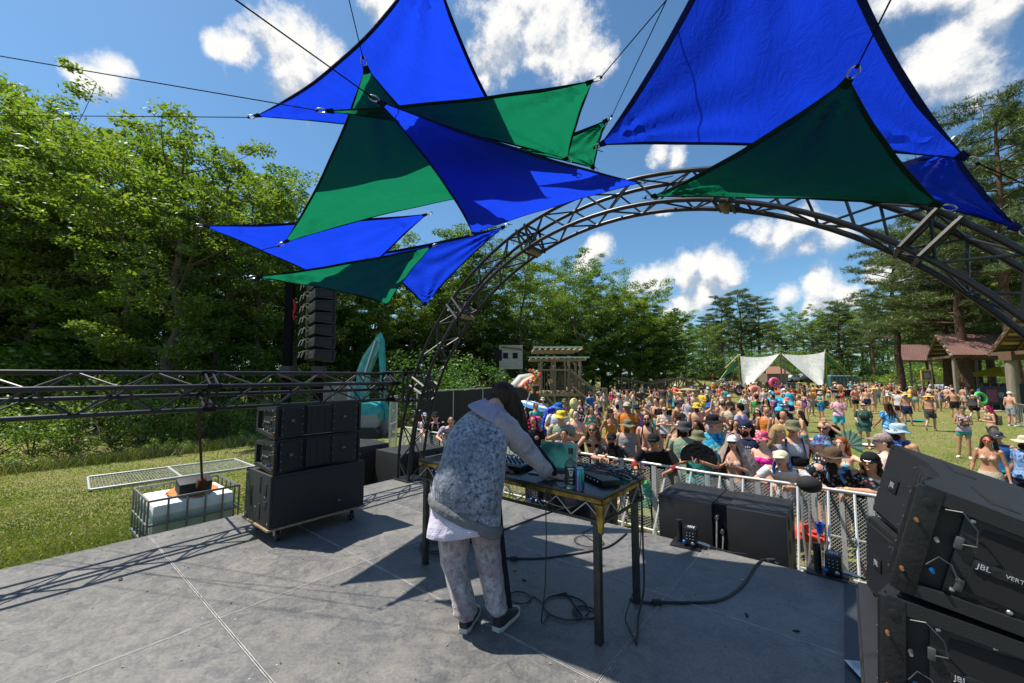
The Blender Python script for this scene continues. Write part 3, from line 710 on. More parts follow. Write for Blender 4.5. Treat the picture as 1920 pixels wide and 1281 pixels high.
# shrubs along the creek and forest foot
for i in range(46):
    px = -120 + i*30 + tr_.uniform(-10, 10); d = edge(px) - tr_.uniform(.2, 2.0); p = at_d(px, 704, d)
    v = tr_.choice((0, 1, 3, 3)); hh = tr_.uniform(1.6, 4.2); plant('shrub', BUSH[v], '%s %s shrub under the forest edge %s' % ('low' if hh < 2.9 else 'tall', ('light green','mid green','','dark rounded')[v], where(px)), 'shrub', p.x, p.y, hh, group='shrubs under the forest edge', parts=('stem','foliage'), wide=1.25)
for i in range(15):
    y = -2.2 + i*.78; x = -17.9 + tr_.uniform(-.6,.5)
    plant('creek_shrub', BUSH[2], 'one of the low weedy shrubs on the near bank of the creek', 'shrub', x, y, tr_.uniform(.45, 1.0), group='low shrubs on the near creek bank', parts=('stem','foliage'))
for i in range(24):
    y = -8.0 + i*.95; x = -21.2 + tr_.uniform(-.6,.5)
    plant('creek_shrub', BUSH[0], 'one of the sunlit shrubs on the far bank of the creek', 'shrub', x, y, tr_.uniform(1.5, 2.6), group='shrubs on the far creek bank', parts=('stem','foliage'))
# big shade tree left of fence, dark green (behind the arch leg)
for px, d, h in ((840, 24, 4.6), (895, 27, 4.2), (790, 27, 4.8)):
    p = at_d(px, 704, d); plant('large_shrub', BUSH[3], 'dark green rounded bush, %s' % where(px), 'shrub', p.x, p.y, h, group='dark bushes behind the black fence', parts=('stem','foliage'), wide=1.4)
# right side pines and far tree line
PN = [(1690, 46, 392, 0, 'big pine standing alone left of the brown roofs', 1.12), (1800, 50, 395, 1, 'pine behind the middle brown roof', 1.1), (1905, 29, 105, 2, 'tallest pine at the far right rising past the sails', 1.0),
      (1745, 58, 430, 1, 'pine between the lone pine and the brown roofs', 1.1), (1860, 44, 330, 0, 'pine behind the nearest brown roof', 1.1), (1990, 33, 120, 1, 'pine just outside the right edge of the view', 1.1),
      (1355, 105, 562, 1, 'dark far pine left of the far pine pair', 1.1), (1392, 110, 545, 0, 'tall dark far pine above the stretched canopy', 1.25), (1428, 112, 560, 2, 'dark far pine right of the tallest far one', 1.1),
      (1330, 118, 596, 0, 'pale far pine at the left end of the open sky', 1.1), (1575, 90, 566, 1, 'far pine reaching over the right end of the canopy', 1.2), (1640, 84, 545, 0, 'far pine left of the big lone pine', 1.1)]
for px, d, py, v, lab, w in PN:
    p = at_d(px, 704, d); plant('pine_tree', PINE[v], lab, 'tree', p.x, p.y, px_h(py, d)*1.02, group='pines', wide=w, z=gz(p.x, p.y)-.05)
for px, d, py, v, lab in ((1327, 92, 618, 2, 'small bright green tree in front of the far pines'), (1490, 96, 592, 1, 'slender leafy far tree standing clear right of the far pines'),
                          (1270, 96, 600, 2, 'pale leafy tree where the forest edge ends')):
    p = at_d(px, 704, d); plant('broadleaf_tree', OAK[v], lab, 'tree', p.x, p.y, px_h(py, d), group='single far leafy trees', wide=1.2)
for i in range(44):
    px = 1255 + i*19 + tr_.uniform(-8, 8); d = tr_.uniform(98, 128); p = at_d(px, 704, d)
    py = np.interp(px, [1240, 1300, 1360, 1450, 1520, 1600, 1700, 2000], [612, 640, 600, 610, 612, 590, 560, 520]) + tr_.uniform(-6, 22)
    if i % 5 == 0: plant('pine_tree', PINE[tr_.choice((0,1))], 'distant pine closing the far side of the field, %s' % where(px), 'tree', p.x, p.y, px_h(py, d), group='trees along the far side of the field', wide=1.2)
    else: v = tr_.choice((1,2,3,2)); plant('broadleaf_tree', OAK[v], 'distant %s leafy tree closing the field, %s' % (('deep green','','light green','large','dark')[v], where(px)), 'tree', p.x, p.y, px_h(py, d), group='trees along the far side of the field', wide=1.3)
for i in range(44):
    px = 1280 + i*16; d = tr_.uniform(90, 98); p = at_d(px, 704, d)
    plant('shrub', BUSH[tr_.choice((1,3))], 'rounded shrub below the far trees, %s' % where(px), 'shrub', p.x, p.y, tr_.uniform(4, 8), group='shrubs below the far trees', parts=('stem','foliage'), wide=1.5)
for i in range(16):
    px = 1700 + i*22; d = tr_.uniform(62, 76); p = at_d(px, 704, d)
    plant('shrub', BUSH[tr_.choice((0,1,3))], 'bright shrub beyond the field, %s' % where(px), 'shrub', p.x, p.y, tr_.uniform(3.5, 6.5), group='bright shrubs beyond the brown roofs', parts=('stem','foliage'), wide=1.5)
# grass blades
def blades(name, regions, h, w, mat, seed, label):
    r = np.random.RandomState(seed); Ps = []
    for (n, fn) in regions: Ps.append(fn(r, n))
    p = np.concatenate(Ps); N = len(p); hh = h*r.uniform(.5, 1.3, (N,1)); 
    a = r.uniform(0, 6.28, N); s = np.stack([np.cos(a), np.sin(a), 0*a], 1)*w*r.uniform(.6,1.4,(N,1))
    lean = r.normal(size=(N,3))*np.array([.5,.5,0])*hh
    v = np.stack([p - s, p + s, p + lean + np.array([0,0,1])*hh], 1).reshape(-1,3)
    o = link(name, grid_mesh(name, v, np.arange(N*3).reshape(-1,3), mat, False)); o['kind'] = 'stuff'; o['label'] = label; o['category'] = 'grass'
grassm = leafmat('grass_blades', (.15,.25,.024), (.24,.27,.05), (.38,.32,.16), .4)
grass2 = leafmat('weed_blades', (.10,.15,.03), (.22,.22,.07), (.36,.30,.16), .4)
gzv = np.vectorize(gz)
def reg(pxa, pxb, da, db):
    def f(r, n):
        px = r.uniform(pxa, pxb, n); inv = r.uniform(1/db**1.5, 1/da**1.5, n); d = inv**(-1/1.5)
        x = (px-960)/FPX; X = d*(x*_cy - _sy); Y = d*(x*_sy + _cy)
        if pxb < 600: k = (X < -6.4) & (X > -18.3)
        else: k = Y > 5.0
        X, Y = X[k], Y[k]; return np.stack([X, Y, gzv(X, Y)-.005], 1)
    return f
blades('grass', [(80000, reg(-80, 560, 5.5, 22)), (80000, reg(880, 2000, 8, 40))], .036, .012, grassm, 1, 'short patchy grass')
def bank(r, n):
    Y = r.uniform(-5, 9, n); X = -17.7 + r.normal(size=n)*.45; return np.stack([X, Y, gzv(X, Y)-.02], 1)
blades('tall_grass', [(9000, bank)], .42, .012, grass2, 2, 'tall dry weeds on the creek bank')
# ================================================================== LOUDSPEAKERS
badge_white = P('logo_white', (.38,.39,.41), .5, var=.1); label_grey = P('label_grey', (.25,.26,.28), .5)
dark_in = P('dark_recess', (.004,.004,.005), .8); blue_pin = P('blue_anodised_pin', (.01,.12,.42), .35, .5)
copper = P('copper_pin', (.45,.22,.12), .4, .8)
greyrub = P('scratched_black', (.018,.018,.020), .45, .3, .6, 12, bmp=.3, bscale=60)
greylatch = P('dull_latch', (.13,.13,.13), .5, .6, .5, 20)
def line_cabinet(label, loc, rz, tilt=0.0, W=1.0, H=.37, D=.56, group=None, detail=2, logo=True):
    """local frame: front faces +x at x=0, width along y, bottom front edge at z=0"""
    t = thing('line_array_loudspeaker', label, 'loudspeaker', (0,0,0), 0, group); T = math.tan(math.radians(5))
    def wedge(pts, z0=0.0, z1=0.0):
        b = MB(); n = len(pts); V = [(x, y, -x*T + z0) for x, y in pts] + [(x, y, H + x*T - z1) for x, y in pts]
        b.add(V, [tuple(range(n))[::-1], tuple(range(n, 2*n))] + [(i, (i+1) % n, n+(i+1) % n, n+i) for i in range(n)]); return b
    w = W/2-.035
    wedge([(-.015,-w), (-.10,-.15), (-.10,.15), (-.015,w), (-D,w), (-D,-w)]).build('shell', blackbox, t, False, world=False)
    for s in (-1, 1):
        y0, y1 = s*(w+.001), s*(W/2)
        b = MB()
        for (xa, xb, za, zb) in ((-.02,-D,H-.045,H), (-.02,-D,0,.04), (-D,-D+.05,.035,H-.04)):
            V = []
            for x in (xa, xb):
                for y in (y0, y1):
                    V += [(x, y, za + (-x*T if za < .1 else x*T*(za > .1)) ), (x, y, zb + (x*T if zb > .1 else -x*T))]
            b.add(V, [(0,1,3,2), (4,6,7,5), (0,4,5,1), (2,3,7,6), (0,2,6,4), (1,5,7,3)])
        b.build('side_rim', blackbox, t, False, world=False)
        MB().box((-.035, s*(W/2-.012), H/2), (.062, .03, H-.012), bev=.006).build('rigging_bar', greyrub, t, world=False)
        if detail > 1:
            MB().box((-.255, s*(w+.010), H/2), (.27, .016, H-.10), bev=.006).build('handle_plate', greyrub, t, world=False)
            MB().box((-.265, s*(w+.017), H/2), (.20, .008, H-.17)).build('handle_pocket', dark_in, t, False, world=False)
            MB().box((-.265, s*(w+.022), H/2-.012), (.20, .008, .032), bev=.002).build('label_bar', greyrub, t, world=False)
            if logo:
                r = axes_rot((-s, 0, 0), (0,0,1))
                o = text('logo_text', 'JBL', .022, badge_white, (-.265+s*.078, s*(w+.0275), H/2-.012), r, t)
                o = text('label_text', 'VERTEC SERIES', .016, badge_white, (-.265-s*.018, s*(w+.0275), H/2-.012), r, t)
            for (x, z) in ((-.14,.07), (-.14,H-.07), (-.375,.08), (-.375,H-.08), (-.26,H-.072), (-.26,.072)):
                MB().ell((x, s*(w+.02), z), (.008,.005,.008), 8, 6).build('bolt', steel, t, world=False)
            for (x, z, m) in ((-.02,.08,copper), (-.02,H-.12,copper), (-.075,H-.16,steel), (-.085,.11,blue_pin)):
                MB().tube([(x, s*(W/2-.01), z), (x, s*(W/2+.022), z)], [.008, .005], 8).build('locking_pin', m, t, world=False)
            for (x, z) in ((-.125, H-.15), (-.15,.095), (-.375,.13)):
                MB().box((x, s*(w+.024), z), (.020,.012,.040), bev=.005).build('latch', greylatch, t, world=False)
            for pts in (((-.075,H-.06), (-.11,H-.05), (-.15,H-.09), (-.16,H-.14), (-.13,H-.15)), ((-.07,.12), (-.09,.16), (-.12,.15), (-.15,.10))):
                MB().tube([(x, s*(w+.035+.01*math.sin(i)), z) for i, (x, z) in enumerate(pts)], .0022, 5, caps=False).build('lanyard', greylatch, t, world=False)
            for z in (.055, H-.055): MB().lathe((-.035, s*(W/2+.0035), z), [(.006,-.004), (.014,-.003), (.014,.003), (.006,.004)], 12, rot=Matrix.Rotation(math.pi/2, 3, 'X')).build('hole_ring', dark_in, t, world=False)
        # front wing grille and its badge
        g = MB(); ya, yb = s*(w-.02), s*.175; xa, xb = -.010, -.088
        V = []
        for (x, y) in ((xa, ya), (xb, yb)):
            for dx in (0, .012):
                V += [(x+dx, y, .028), (x+dx, y, H-.028)]
        g.add(V, [(0,1,5,4), (2,6,7,3), (0,2,3,1), (4,5,7,6), (1,3,7,5), (0,4,6,2)]); g.build('woofer_grille', blackgrille, t, False, world=False)
        if detail > 1:
            k = .5; mx, my = xa*(1-k)+xb*k+.016, ya*(1-k)+yb*k; a = math.atan2(-(xb-xa)*-s, abs(yb-ya))
            MB().box((mx, my, H*.52), (.008,.085,.062), Matrix.Rotation(a, 3, 'Z'), bev=.003).build('badge', greyrub, t, world=False)
            yv = Vector((-math.sin(a), math.cos(a), 0)); n_ = Vector((math.cos(a), math.sin(a), 0))
            text('badge_text', 'JBL', .034, label_grey, Vector((mx, my, H*.52))+n_*.0055, axes_rot(yv, (0,0,1)), t)
            for i in range(4):
                for q in (0, 1): 
                    kk = .04 + .92*q; MB().ell((xa*(1-kk)+xb*kk+.014, ya*(1-kk)+yb*kk, .05+i*(H-.1)/3), .004, 6, 4).build('screw', steel, t, world=False)
    MB().box((-.085, 0, H/2), (.03,.27,H-.05)).build('horn_panel', blackgrille, t, False, world=False)
    for i in range(3): MB().box((-.069, -.08+i*.08, H/2), (.006,.010,H-.09), bev=.002).build('horn_fin', blackbox, t, world=False)
    if detail > 1:
        for (x, y) in ((-.22,.27), (-.22,-.27), (-.42,0.0)):
            z = H + x*T
            MB().box((x, y, z), (.055,.24,.006), Matrix.Rotation(-math.radians(5), 3, 'Y'), bev=.002).build('grip_slot', dark_in, t, world=False)
            MB().box((x+.035, y, z+.002), (.008,.26,.006), Matrix.Rotation(-math.radians(5), 3, 'Y')).build('slot_rim', greyrub, t, False, world=False)
    t.location = loc; t.rotation_euler = (0, tilt, rz); return t
def sub_cabinet(label, loc, rz, size, group=None, holes=True, handles=True):
    """front faces +x; size = (depth x, width y, height)"""
    t = thing('subwoofer', label, 'loudspeaker', (0,0,0), 0, group); d, w, h = size
    MB().box((-d/2, 0, h/2), (d, w, h), bev=.008).build('shell', blackbox, t, world=False)
    MB().box((.004, 0, h/2), (.012, w-.05, h-.05), bev=.003).build('grille', blackgrille, t, world=False)
    MB().box((.013, w*.2, h*.25), (.006,.07,.045), bev=.002).build('badge', greyrub, t, world=False)
    text('badge_text', 'JBL', .03, label_grey, (.0175, w*.2, h*.25), axes_rot((0,1,0), (0,0,1)), t)
    if handles:
        for s in (-1, 1):
            for (x, z, a, b_) in ((-.10*d/.7,h*.72,.07,.13), (-.10*d/.7,h*.42,.07,.08), (-.36*d,h*.78,.045,.17), (-.36*d,h*.25,.045,.17), (-.72*d,h*.6,.07,.11), (-.72*d,h*.38,.07,.11)):
                MB().box((x-.02, s*w/2, z), (a, .012, b_), bev=.004).build('handle_pocket', dark_in, t, world=False)
            for (x, z) in ((-.05,.05), (-d+.05,.05), (-d+.05,h-.05), (-.2*d,h*.56), (-.55*d,h*.3)):
                MB().ell((x, s*(w/2+.001), z), (.011,.005,.011), 8, 6).build('bolt', steel, t, world=False)
    t.location = loc; t.rotation_euler = (0,0,rz); return t
def dolly(label, loc, rz, d, w):
    t = thing('wheeled_dolly', label, 'dolly', (0,0,0), 0)
    MB().box((-d/2, 0, .155), (d+.03, w+.04, .022), bev=.004).build('board', plyedge, t, world=False)
    for sx in (-.09, -d+.09):
        for sy in (-w/2+.12, w/2-.12):
            c = MB(); c.box((sx, sy, .137), (.11,.085,.008)); c.box((sx, sy-.028, .10), (.05,.005,.075)); c.box((sx, sy+.028, .10), (.05,.005,.075)); c = c.build('caster', steel, t, world=False)
            MB().lathe((sx, sy, .055), [(.02,-.02), (.054,-.02), (.055,-.012), (.055,.012), (.054,.02), (.02,.02)], 18, rot=Matrix.Rotation(math.pi/2, 3, 'X')).build('wheel', rubber, c, world=False)
    t.location = loc; t.rotation_euler = (0,0,rz); return t
dolly('plywood caster dolly under the left loudspeaker stack', (-4.80, 2.36, 0), 0, .72, 1.10)
sub_cabinet('wide black subwoofer on the plywood dolly at the left of the stage', (-4.80, 2.36, .167), 0, (.72, 1.10, .555))
line_cabinet('lower of the two line array boxes stacked on the left subwoofer', (-4.79, 2.33, .725), 0, 0, group='line array boxes on stage')
line_cabinet('upper of the two line array boxes stacked on the left subwoofer', (-4.79, 2.33, 1.10), 0, math.radians(1), group='line array boxes on stage')
dolly('plywood caster dolly under the right foreground loudspeaker stack', (.02, 2.42, 0), math.pi, .72, 1.10)
sub_cabinet('black subwoofer at the bottom of the right foreground stack', (.0, 2.42, .167), math.pi, (.72, 1.10, .52))
line_cabinet('lower line array box of the right foreground stack', (.035, 2.40, .70), math.pi, -math.radians(3), group='line array boxes on stage')
line_cabinet('tilted top line array box of the right foreground stack', (.075, 2.40, 1.095), math.pi, -math.radians(15), group='line array boxes on stage')
# subwoofers on the ground in front of the stage
def pit_sub(label, x0, x1, y0, y1, z0, z1, group, slots=True):
    t = thing('pit_subwoofer', label, 'loudspeaker', ((x0+x1)/2, (y0+y1)/2, z0), 0, group)
    MB().bx((x0,y0,z0), (x1,y1,z1), bev=.012).build('shell', blackbox, t)
    MB().bx((x0+.03,y1-.002,z0+.03), (x1-.03,y1+.012,z1-.03)).build('grille', blackgrille, t, False)
    if slots:
        for x in (x0+.12, x1-.12):
            for y in (y0+.15, y1-.15): 
                b = MB(); b.box((x, y, z1), (.09,.008,.004)); b.box((x+.04, y+.03, z1), (.008,.06,.004)); b.build('corner_notch', dark_in, t, False)
        for s, x in ((-1, x0), (1, x1)):
            for z in (z0+.12, z0+.38, z1-.35, z1-.12):
                for y in (y0+.2, y1-.2): MB().box((x+s*.001, y, z), (.01,.08,.12), bev=.004).build('handle_pocket', dark_in, t)
    return t
pit_sub('left cabinet of the twin subwoofer standing in the pit', -1.83, -1.23, 5.06, 5.82, GZ, .36, 'pit subwoofers')
pit_sub('right cabinet of the twin subwoofer standing in the pit, crutches beside it', -1.08, -.53, 5.06, 5.82, GZ, .36, 'pit subwoofers')
b = thing('amplifier_bay', 'narrow recessed cable bay between the twin pit subwoofers', 'speaker bay', (-1.155, 5.4, GZ), 0)
MB().bx((-1.225,5.13,GZ), (-1.085,5.8,.35)).build('bay', dark_in, b, False)
for x, z, r in ((-1.18,.22,0), (-1.13,.08,1)):
    MB().tube([(x,5.12,z), (x,5.06,z+.02), (x+.01*r,5.05,z-.07), (x-.01,5.05,z-.3), (x-.01,5.04,z-.7)], .009, 6).build('cable', alu_dull, b); MB().tube([(x,5.13,z), (x,5.04,z)], .020, 10).build('plug', steel, b)
pit_sub('black pit subwoofer left of the arch foot, front side to the crowd', -7.6, -6.75, 4.85, 6.0, GZ, .27, 'pit subwoofers')
pit_sub('black pit subwoofer half hidden behind the left stage stack', -8.7, -7.8, 4.2, 5.3, GZ, .33, 'pit subwoofers')
pit_sub('black pit subwoofer between arch foot and performer', -6.5, -5.6, 5.1, 6.1, GZ, .2, 'pit subwoofers')
pit_sub('black pit subwoofer seen under the table', -3.9, -2.75, 5.1, 5.9, GZ, .2, 'pit subwoofers')

# ================================================================== DJ TABLE
tbx0, tbx1, tby0, tby1, tz = -3.26, -1.31, 2.57, 3.29, .985
steel_dark = P('dark_worn_steel', (.07,.066,.062), .45, .6, .5, 14)
gold = P('gold_tape', (.38,.25,.05), .35, .7, .93, 9, bmp=.4, bscale=30)
tabletop = P('black_table_top', (.022,.023,.026), .32, 0, .4, 6, spec=.6)
tb = thing('dj_table', 'black topped table with gold taped truss apron and square steel legs', 'table', ((tbx0+tbx1)/2, (tby0+tby1)/2, 0))
MB().bx((tbx0-.01,tby0-.01,tz-.022), (tbx1+.01,tby1+.01,tz), bev=.004).build('table_top', tabletop, tb)
for (x, y) in ((tbx0+.06,tby0+.04), (tbx1-.06,tby0+.04), (tbx1-.06,tby1-.04), (tbx0+.06,tby1-.04)):
    MB().bx((x-.024,y-.024,0), (x+.024,y+.024,tz-.025), bev=.003).build('leg', steel_dark, tb)
    MB().bx((x-.034,y-.034,tz-.21), (x+.034,y+.034,tz-.026), bev=.003).build('leg_socket', steel_dark, tb)
def apron(p, q, nrm):
    p, q, nrm = Vector(p), Vector(q), Vector(nrm); d = (q-p).normalized(); L = (q-p).length
    def bar(z0, z1, m, nm, th=.012, off=0): 
        b = MB(); c = (p+q)/2 + nrm*off; b.box((c.x, c.y, (z0+z1)/2), (abs(d.x)*L+abs(d.y)*th, abs(d.y)*L+abs(d.x)*th, z1-z0)); b.build(nm, m, tb, False)
    bar(tz-.052, tz-.024, gold, 'upper_rail', .014, .006); bar(tz-.185, tz-.165, steel_dark, 'lower_rail', .014, .0)
    n = max(3, int(L/.22)); zt, zb = tz-.062, tz-.166
    for i in range(n):
        a = p + d*(L*i/n); m = p + d*(L*(i+.5)/n); c = p + d*(L*(i+1)/n)
        rod('brace', (a.x,a.y,zb), (m.x,m.y,zt), .005, steel, tb, 6); rod('brace', (m.x,m.y,zt), (c.x,c.y,zb), .005, steel, tb, 6)
apron((tbx0,tby0,0), (tbx1,tby0,0), (0,-1,0)); apron((tbx1,tby0,0), (tbx1,tby1,0), (1,0,0)); apron((tbx0,tby1,0), (tbx1,tby1,0), (0,1,0)); apron((tbx0,tby0,0), (tbx0,tby1,0), (-1,0,0))
b = MB(); x, y = tbx1+.006, tby0-.006
b.prism([(x-.06,y-.004,tz-.062), (x,y-.004,tz-.062), (x,y-.004,tz-.25), (x-.03,y-.004,tz-.24), (x-.045,y-.004,tz-.15)], (0,-.002,0), (0,.002,0)); b.prism([(x,y,tz-.062), (x,y+.08,tz-.062), (x,y+.03,tz-.12), (x,y,tz-.25)], (-.002,0,0), (.002,0,0))
b.build('corner_tape', gold, tb, False)
# things on the table
def frame_on(px, py, z=tz): return at_z(px, py, z)
t = thing('laptop', 'open laptop with a teal lit screen, keyboard side to the performer', 'laptop', (-1.95, 2.93, tz))
R_ = Matrix.Rotation(math.radians(14), 3, 'Z'); c0 = Vector((-1.93, 2.90, tz+.008))
lap = P('laptop_aluminium', (.30,.31,.33), .35, .8, .15)
MB().box(c0, (.34,.235,.014), R_, bev=.004).build('base', lap, t)
MB().box(c0+Vector((0,0,.008)), (.28,.11,.002), R_).build('keyboard', dark_in, t, False)
sc_m, nt, sb_ = new_mat('screen_glass'); sb_.inputs['Base Color'].default_value = (.01,.02,.025,1); sb_.inputs['Roughness'].default_value = .08
nt.links.new(ramp(nt, noise(nt, 6, 2), ((.35, (.01,.05,.06)), (.6, (.04,.20,.19)))), sb_.inputs['Emission Color']); sb_.inputs['Emission Strength'].default_value = .35
Rs = R_ @ Matrix.Rotation(math.radians(-18), 3, 'X')
hc = c0 + R_ @ Vector((0, .117, .004)); cs = hc + Rs @ Vector((0, .0, .115))
lid = MB().box(cs, (.34,.008,.225), Rs, bev=.003).build('lid', lap, t)
b = MB().box(cs + Rs @ Vector((0,-.0052,0)), (.325,.002,.205), Rs); s_ = b.build('screen', sc_m, t, False)
t = thing('dj_controller', 'white topped mixer controller with rows of black knobs, left of the laptop', 'mixer', (-2.35, 2.86, tz))
wp = P('pale_controller_top', (.45,.46,.46), .5); mc = Vector((-2.36, 2.85, tz+.026)); Rm = Matrix.Rotation(math.radians(5), 3, 'Z')
MB().box(mc, (.42,.30,.05), Rm, bev=.006).build('case', blackmetal, t); MB().box(mc+Vector((0,.02,.027)), (.39,.24,.004), Rm).build('face_plate', wp, t, False)
for i in range(8):
    for j in range(4):
        q = mc + Rm @ Vector((-.165+i*.047, -.07+j*.05, .0295)); MB().lathe(q, [(.010,0), (.010,.006), (.007,.008), (.006,.020)], 10).build('knob', blackmetal, t)
# bottle
gl_m, nt, gb = new_mat('green_bottle_glass'); gb.inputs['Base Color'].default_value = (.30,.52,.44,1); gb.inputs['Roughness'].default_value = .06; gb.inputs['Transmission Weight'].default_value = .8; gb.inputs['IOR'].default_value = 1.45
p = at_z(1071, 915, tz); t = thing('liquor_bottle', 'square shouldered green glass liquor bottle with black label', 'bottle', p)
MB().lathe(p, [(.0,.001), (.043,.001), (.045,.012), (.045,.165), (.038,.187), (.016,.205), (.0135,.215), (.0135,.245), (.0165,.248), (.0165,.256)], 20).build('glass', gl_m, t)
MB().lathe(p, [(.0455,.03), (.0459,.03), (.0459,.158), (.0455,.158)], 20).build('label', P('black_label', (.012,.012,.014), .5), t)
MB().lathe(p, [(.0,.243), (.0185,.243), (.0185,.285), (.0,.285)], 16).build('stopper', P('dark_stopper', (.03,.02,.015), .5), t)
vd = Vector((-.2,-.98,0)); 
b = MB()
cd = (Vector((0,0,0)) - Vector((p.x,p.y,0))).normalized(); lt = Vector((-cd.y, cd.x, 0))
b.box(p+cd*.0468+Vector((0,0,.145)), (.045,.0015,.010), axes_rot(lt, (0,0,1)).to_matrix() @ Matrix.Rotation(math.pi/2, 3, 'X'))
for (dx, dz, w, h) in ((-.008,.112,.007,.030), (.008,.112,.007,.030), (0,.102,.009,.020), (0,.128,.020,.006), (-.013,.128,.004,.016), (.013,.128,.004,.016), (0,.072,.03,.004), (0,.048,.022,.006)):
    q = p + cd*.0468 + lt*dx + Vector((0,0,dz)); b.box(q, (w,h,.0015), axes_rot(lt, (0,0,1)).to_matrix())
b.build('label_print', P('label_print', (.45,.50,.48), .6), t, False)
p = at_z(1087, 921, tz); t = thing('drink_can', 'tall shiny black can with purple and green streaks beside the bottle', 'can', p)
cm_, nt, cb = new_mat('can_print'); cb.inputs['Roughness'].default_value = .25; cb.inputs['Metallic'].default_value = .7
tc = nt.nodes.new('ShaderNodeTexCoord'); w = nt.nodes.new('ShaderNodeTexNoise'); mp = nt.nodes.new('ShaderNodeMapping'); mp.inputs['Scale'].default_value = (60,60,4); nt.links.new(tc.outputs['Object'], mp.inputs[0]); nt.links.new(mp.outputs[0], w.inputs[0]); w.inputs['Scale'].default_value = 1
nt.links.new(ramp(nt, w.outputs[0], ((.3, (.01,.012,.05)), (.45, (.18,.06,.45)), (.52, (.02,.05,.30)), (.6, (.05,.45,.35)), (.7, (.02,.02,.08)))), cb.inputs['Base Color'])
MB().lathe(p, [(.0,.001), (.025,.001), (.033,.012), (.033,.145), (.027,.158), (.027,.162), (.024,.160), (.0,.158)], 24).build('body', cm_, t)
MB().lathe(p, [(.0,.159), (.025,.160), (.0265,.1635), (.0275,.160)], 20).build('rim', steel, t)
t = thing('audio_interface', 'low black audio interface box at the front edge of the table', 'audio box', (-1.55, 2.92, tz)); Ra = Matrix.Rotation(math.radians(-32), 3, 'Z')
MB().box((-1.535,2.93,tz+.026), (.42,.15,.048), Ra, bev=.005).build('case', blackmetal, t)
for i in range(5): MB().ell(Vector((-1.535,2.93,tz+.028)) + Ra @ Vector((-.06+i*.05,-.077,0)), (.008,.005,.008), 8, 6).build('knob', steel, t)
t = thing('cable_tangle', 'tangle of thin black, teal and red leads heaped on the table', 'cables', (-1.55, 3.12, tz)); cr2 = random.Random(4)
cab_b = P('black_cable', (.013,.013,.014), .45); cab_t = P('teal_cable', (.02,.22,.20), .45); cab_r = P('red_cable', (.40,.03,.03), .45); cab_w = P('pale_cable', (.4,.4,.4), .45); cab_bl = P('blue_cable', (.01,.08,.28), .45)
def squiggle(name, cx, cy, z, rx, ry, m, parent, r=.0035, loops=3, zz=.02):
    pts = []; ph = cr2.uniform(0,6); f = cr2.uniform(.8,1.3); a1, a2 = cr2.uniform(.6,1), cr2.uniform(.2,.5)
    for i in range(60):
        t_ = i/59*6.28*loops; k = a1 + a2*math.sin(t_*.37+ph)
        pts.append((cx+rx*k*math.cos(t_*f+ph)*(.5+.5*math.sin(t_*.21)), cy+ry*k*math.sin(t_+ph), z+zz*(.5+.5*math.sin(t_*1.7+ph))))
    MB().tube(pts, r, 6).build(name, m, parent)
for i in range(18): squiggle('lead', -1.60+cr2.uniform(-.10,.18), 3.10+cr2.uniform(-.05,.1), tz+.004, .15, .12, (cab_b,cab_b,cab_b,cab_b,cab_t,cab_r,cab_w)[i % 7], t, .0034 + .001*(i % 2), 3, .05)
t = thing('cable_bunch', 'second bunch of blue and pale leads behind the mixer', 'cables', (-2.45, 3.08, tz))
for i in range(7): squiggle('lead', -2.45+cr2.uniform(-.1,.1), 3.1+cr2.uniform(-.05,.05), tz+.004, .12, .08, (cab_b,cab_bl,cab_w)[i % 3], t, .0035, 2, .04)
MB().box((-1.72,3.18,tz+.02), (.40,.10,.04), Matrix.Rotation(-.35, 3, 'Z'), bev=.006).build('power_strip', blackmetal, None).name = 'power_strip'
tag(bpy.data.objects['power_strip'], 'black power strip lying behind the laptop at the back of the table', 'power strip')
def crom(w, n=8):
    w = [Vector(q) for q in w]; out = []
    for i in range(len(w)-1):
        p0, p1, p2, p3 = w[max(0,i-1)], w[i], w[i+1], w[min(len(w)-1,i+2)]
        for k in range(n): t_ = k/n; out.append(.5*((2*p1) + (p2-p0)*t_ + (2*p0-5*p1+4*p2-p3)*t_*t_ + (3*p1-3*p2+p3-p0)*t_**3))
    return out + [w[-1]]
def cable(label, pts, r=.008, m=None, z=.009, cat='cable', plugs=(), coils=()):
    w = [at_z(px, py, z) if len(q) == 2 else at_z(px, py, q[2]) for q in pts for (px, py) in (q[:2],)]
    out = crom(w); root = thing('cable', label, cat, out[0])
    MB().tube(out, r, 8).build('lead', m or cab_b, root)
    for (px, py) in plugs:
        q = at_z(px, py, z+.012); MB().box(q, (.07,.035,.035), Matrix.Rotation(.6, 3, 'Z'), bev=.008).build('plug', rubber, root)
    return root
cable('thick black power cable curving from the table leg to the right stage edge', [(1180,1124),(1215,1130),(1232,1129),(1290,1130),(1350,1125),(1390,1100),(1415,1065),(1430,1050),(1445,1052),(1460,1058)], .011, plugs=((1232,1129),(1446,1051)))
cable('black cable running behind the performer towards the pit', [(940,995),(985,978),(1040,958),(1100,945)], .011)
cable('black cable across the deck under the table with an inline plug', [(925,1045),(962,1047),(1010,1047),(1070,1040),(1125,1030),(1150,1020),(1175,1000)], .009, plugs=((963,1047),))
def loops_cable(label, c, r, m, n=2, w=.006, tail=None):
    root = thing('coiled_cable', label, 'cable', (*at_z(c[0], c[1], 0)[:2], 0)); q = at_z(c[0], c[1], .008); pts = []
    for i in range(n*26):
        a = i/26*6.28; k = 1 + .10*math.sin(a*.5); pts.append(q + Vector((math.cos(a)*r*k, math.sin(a)*r*k*.9, .003+.004*(i/26))))
    if tail: pts += [at_z(*t_, .008) for t_ in tail]
    MB().tube(pts, w, 7).build('lead', m, root); return root
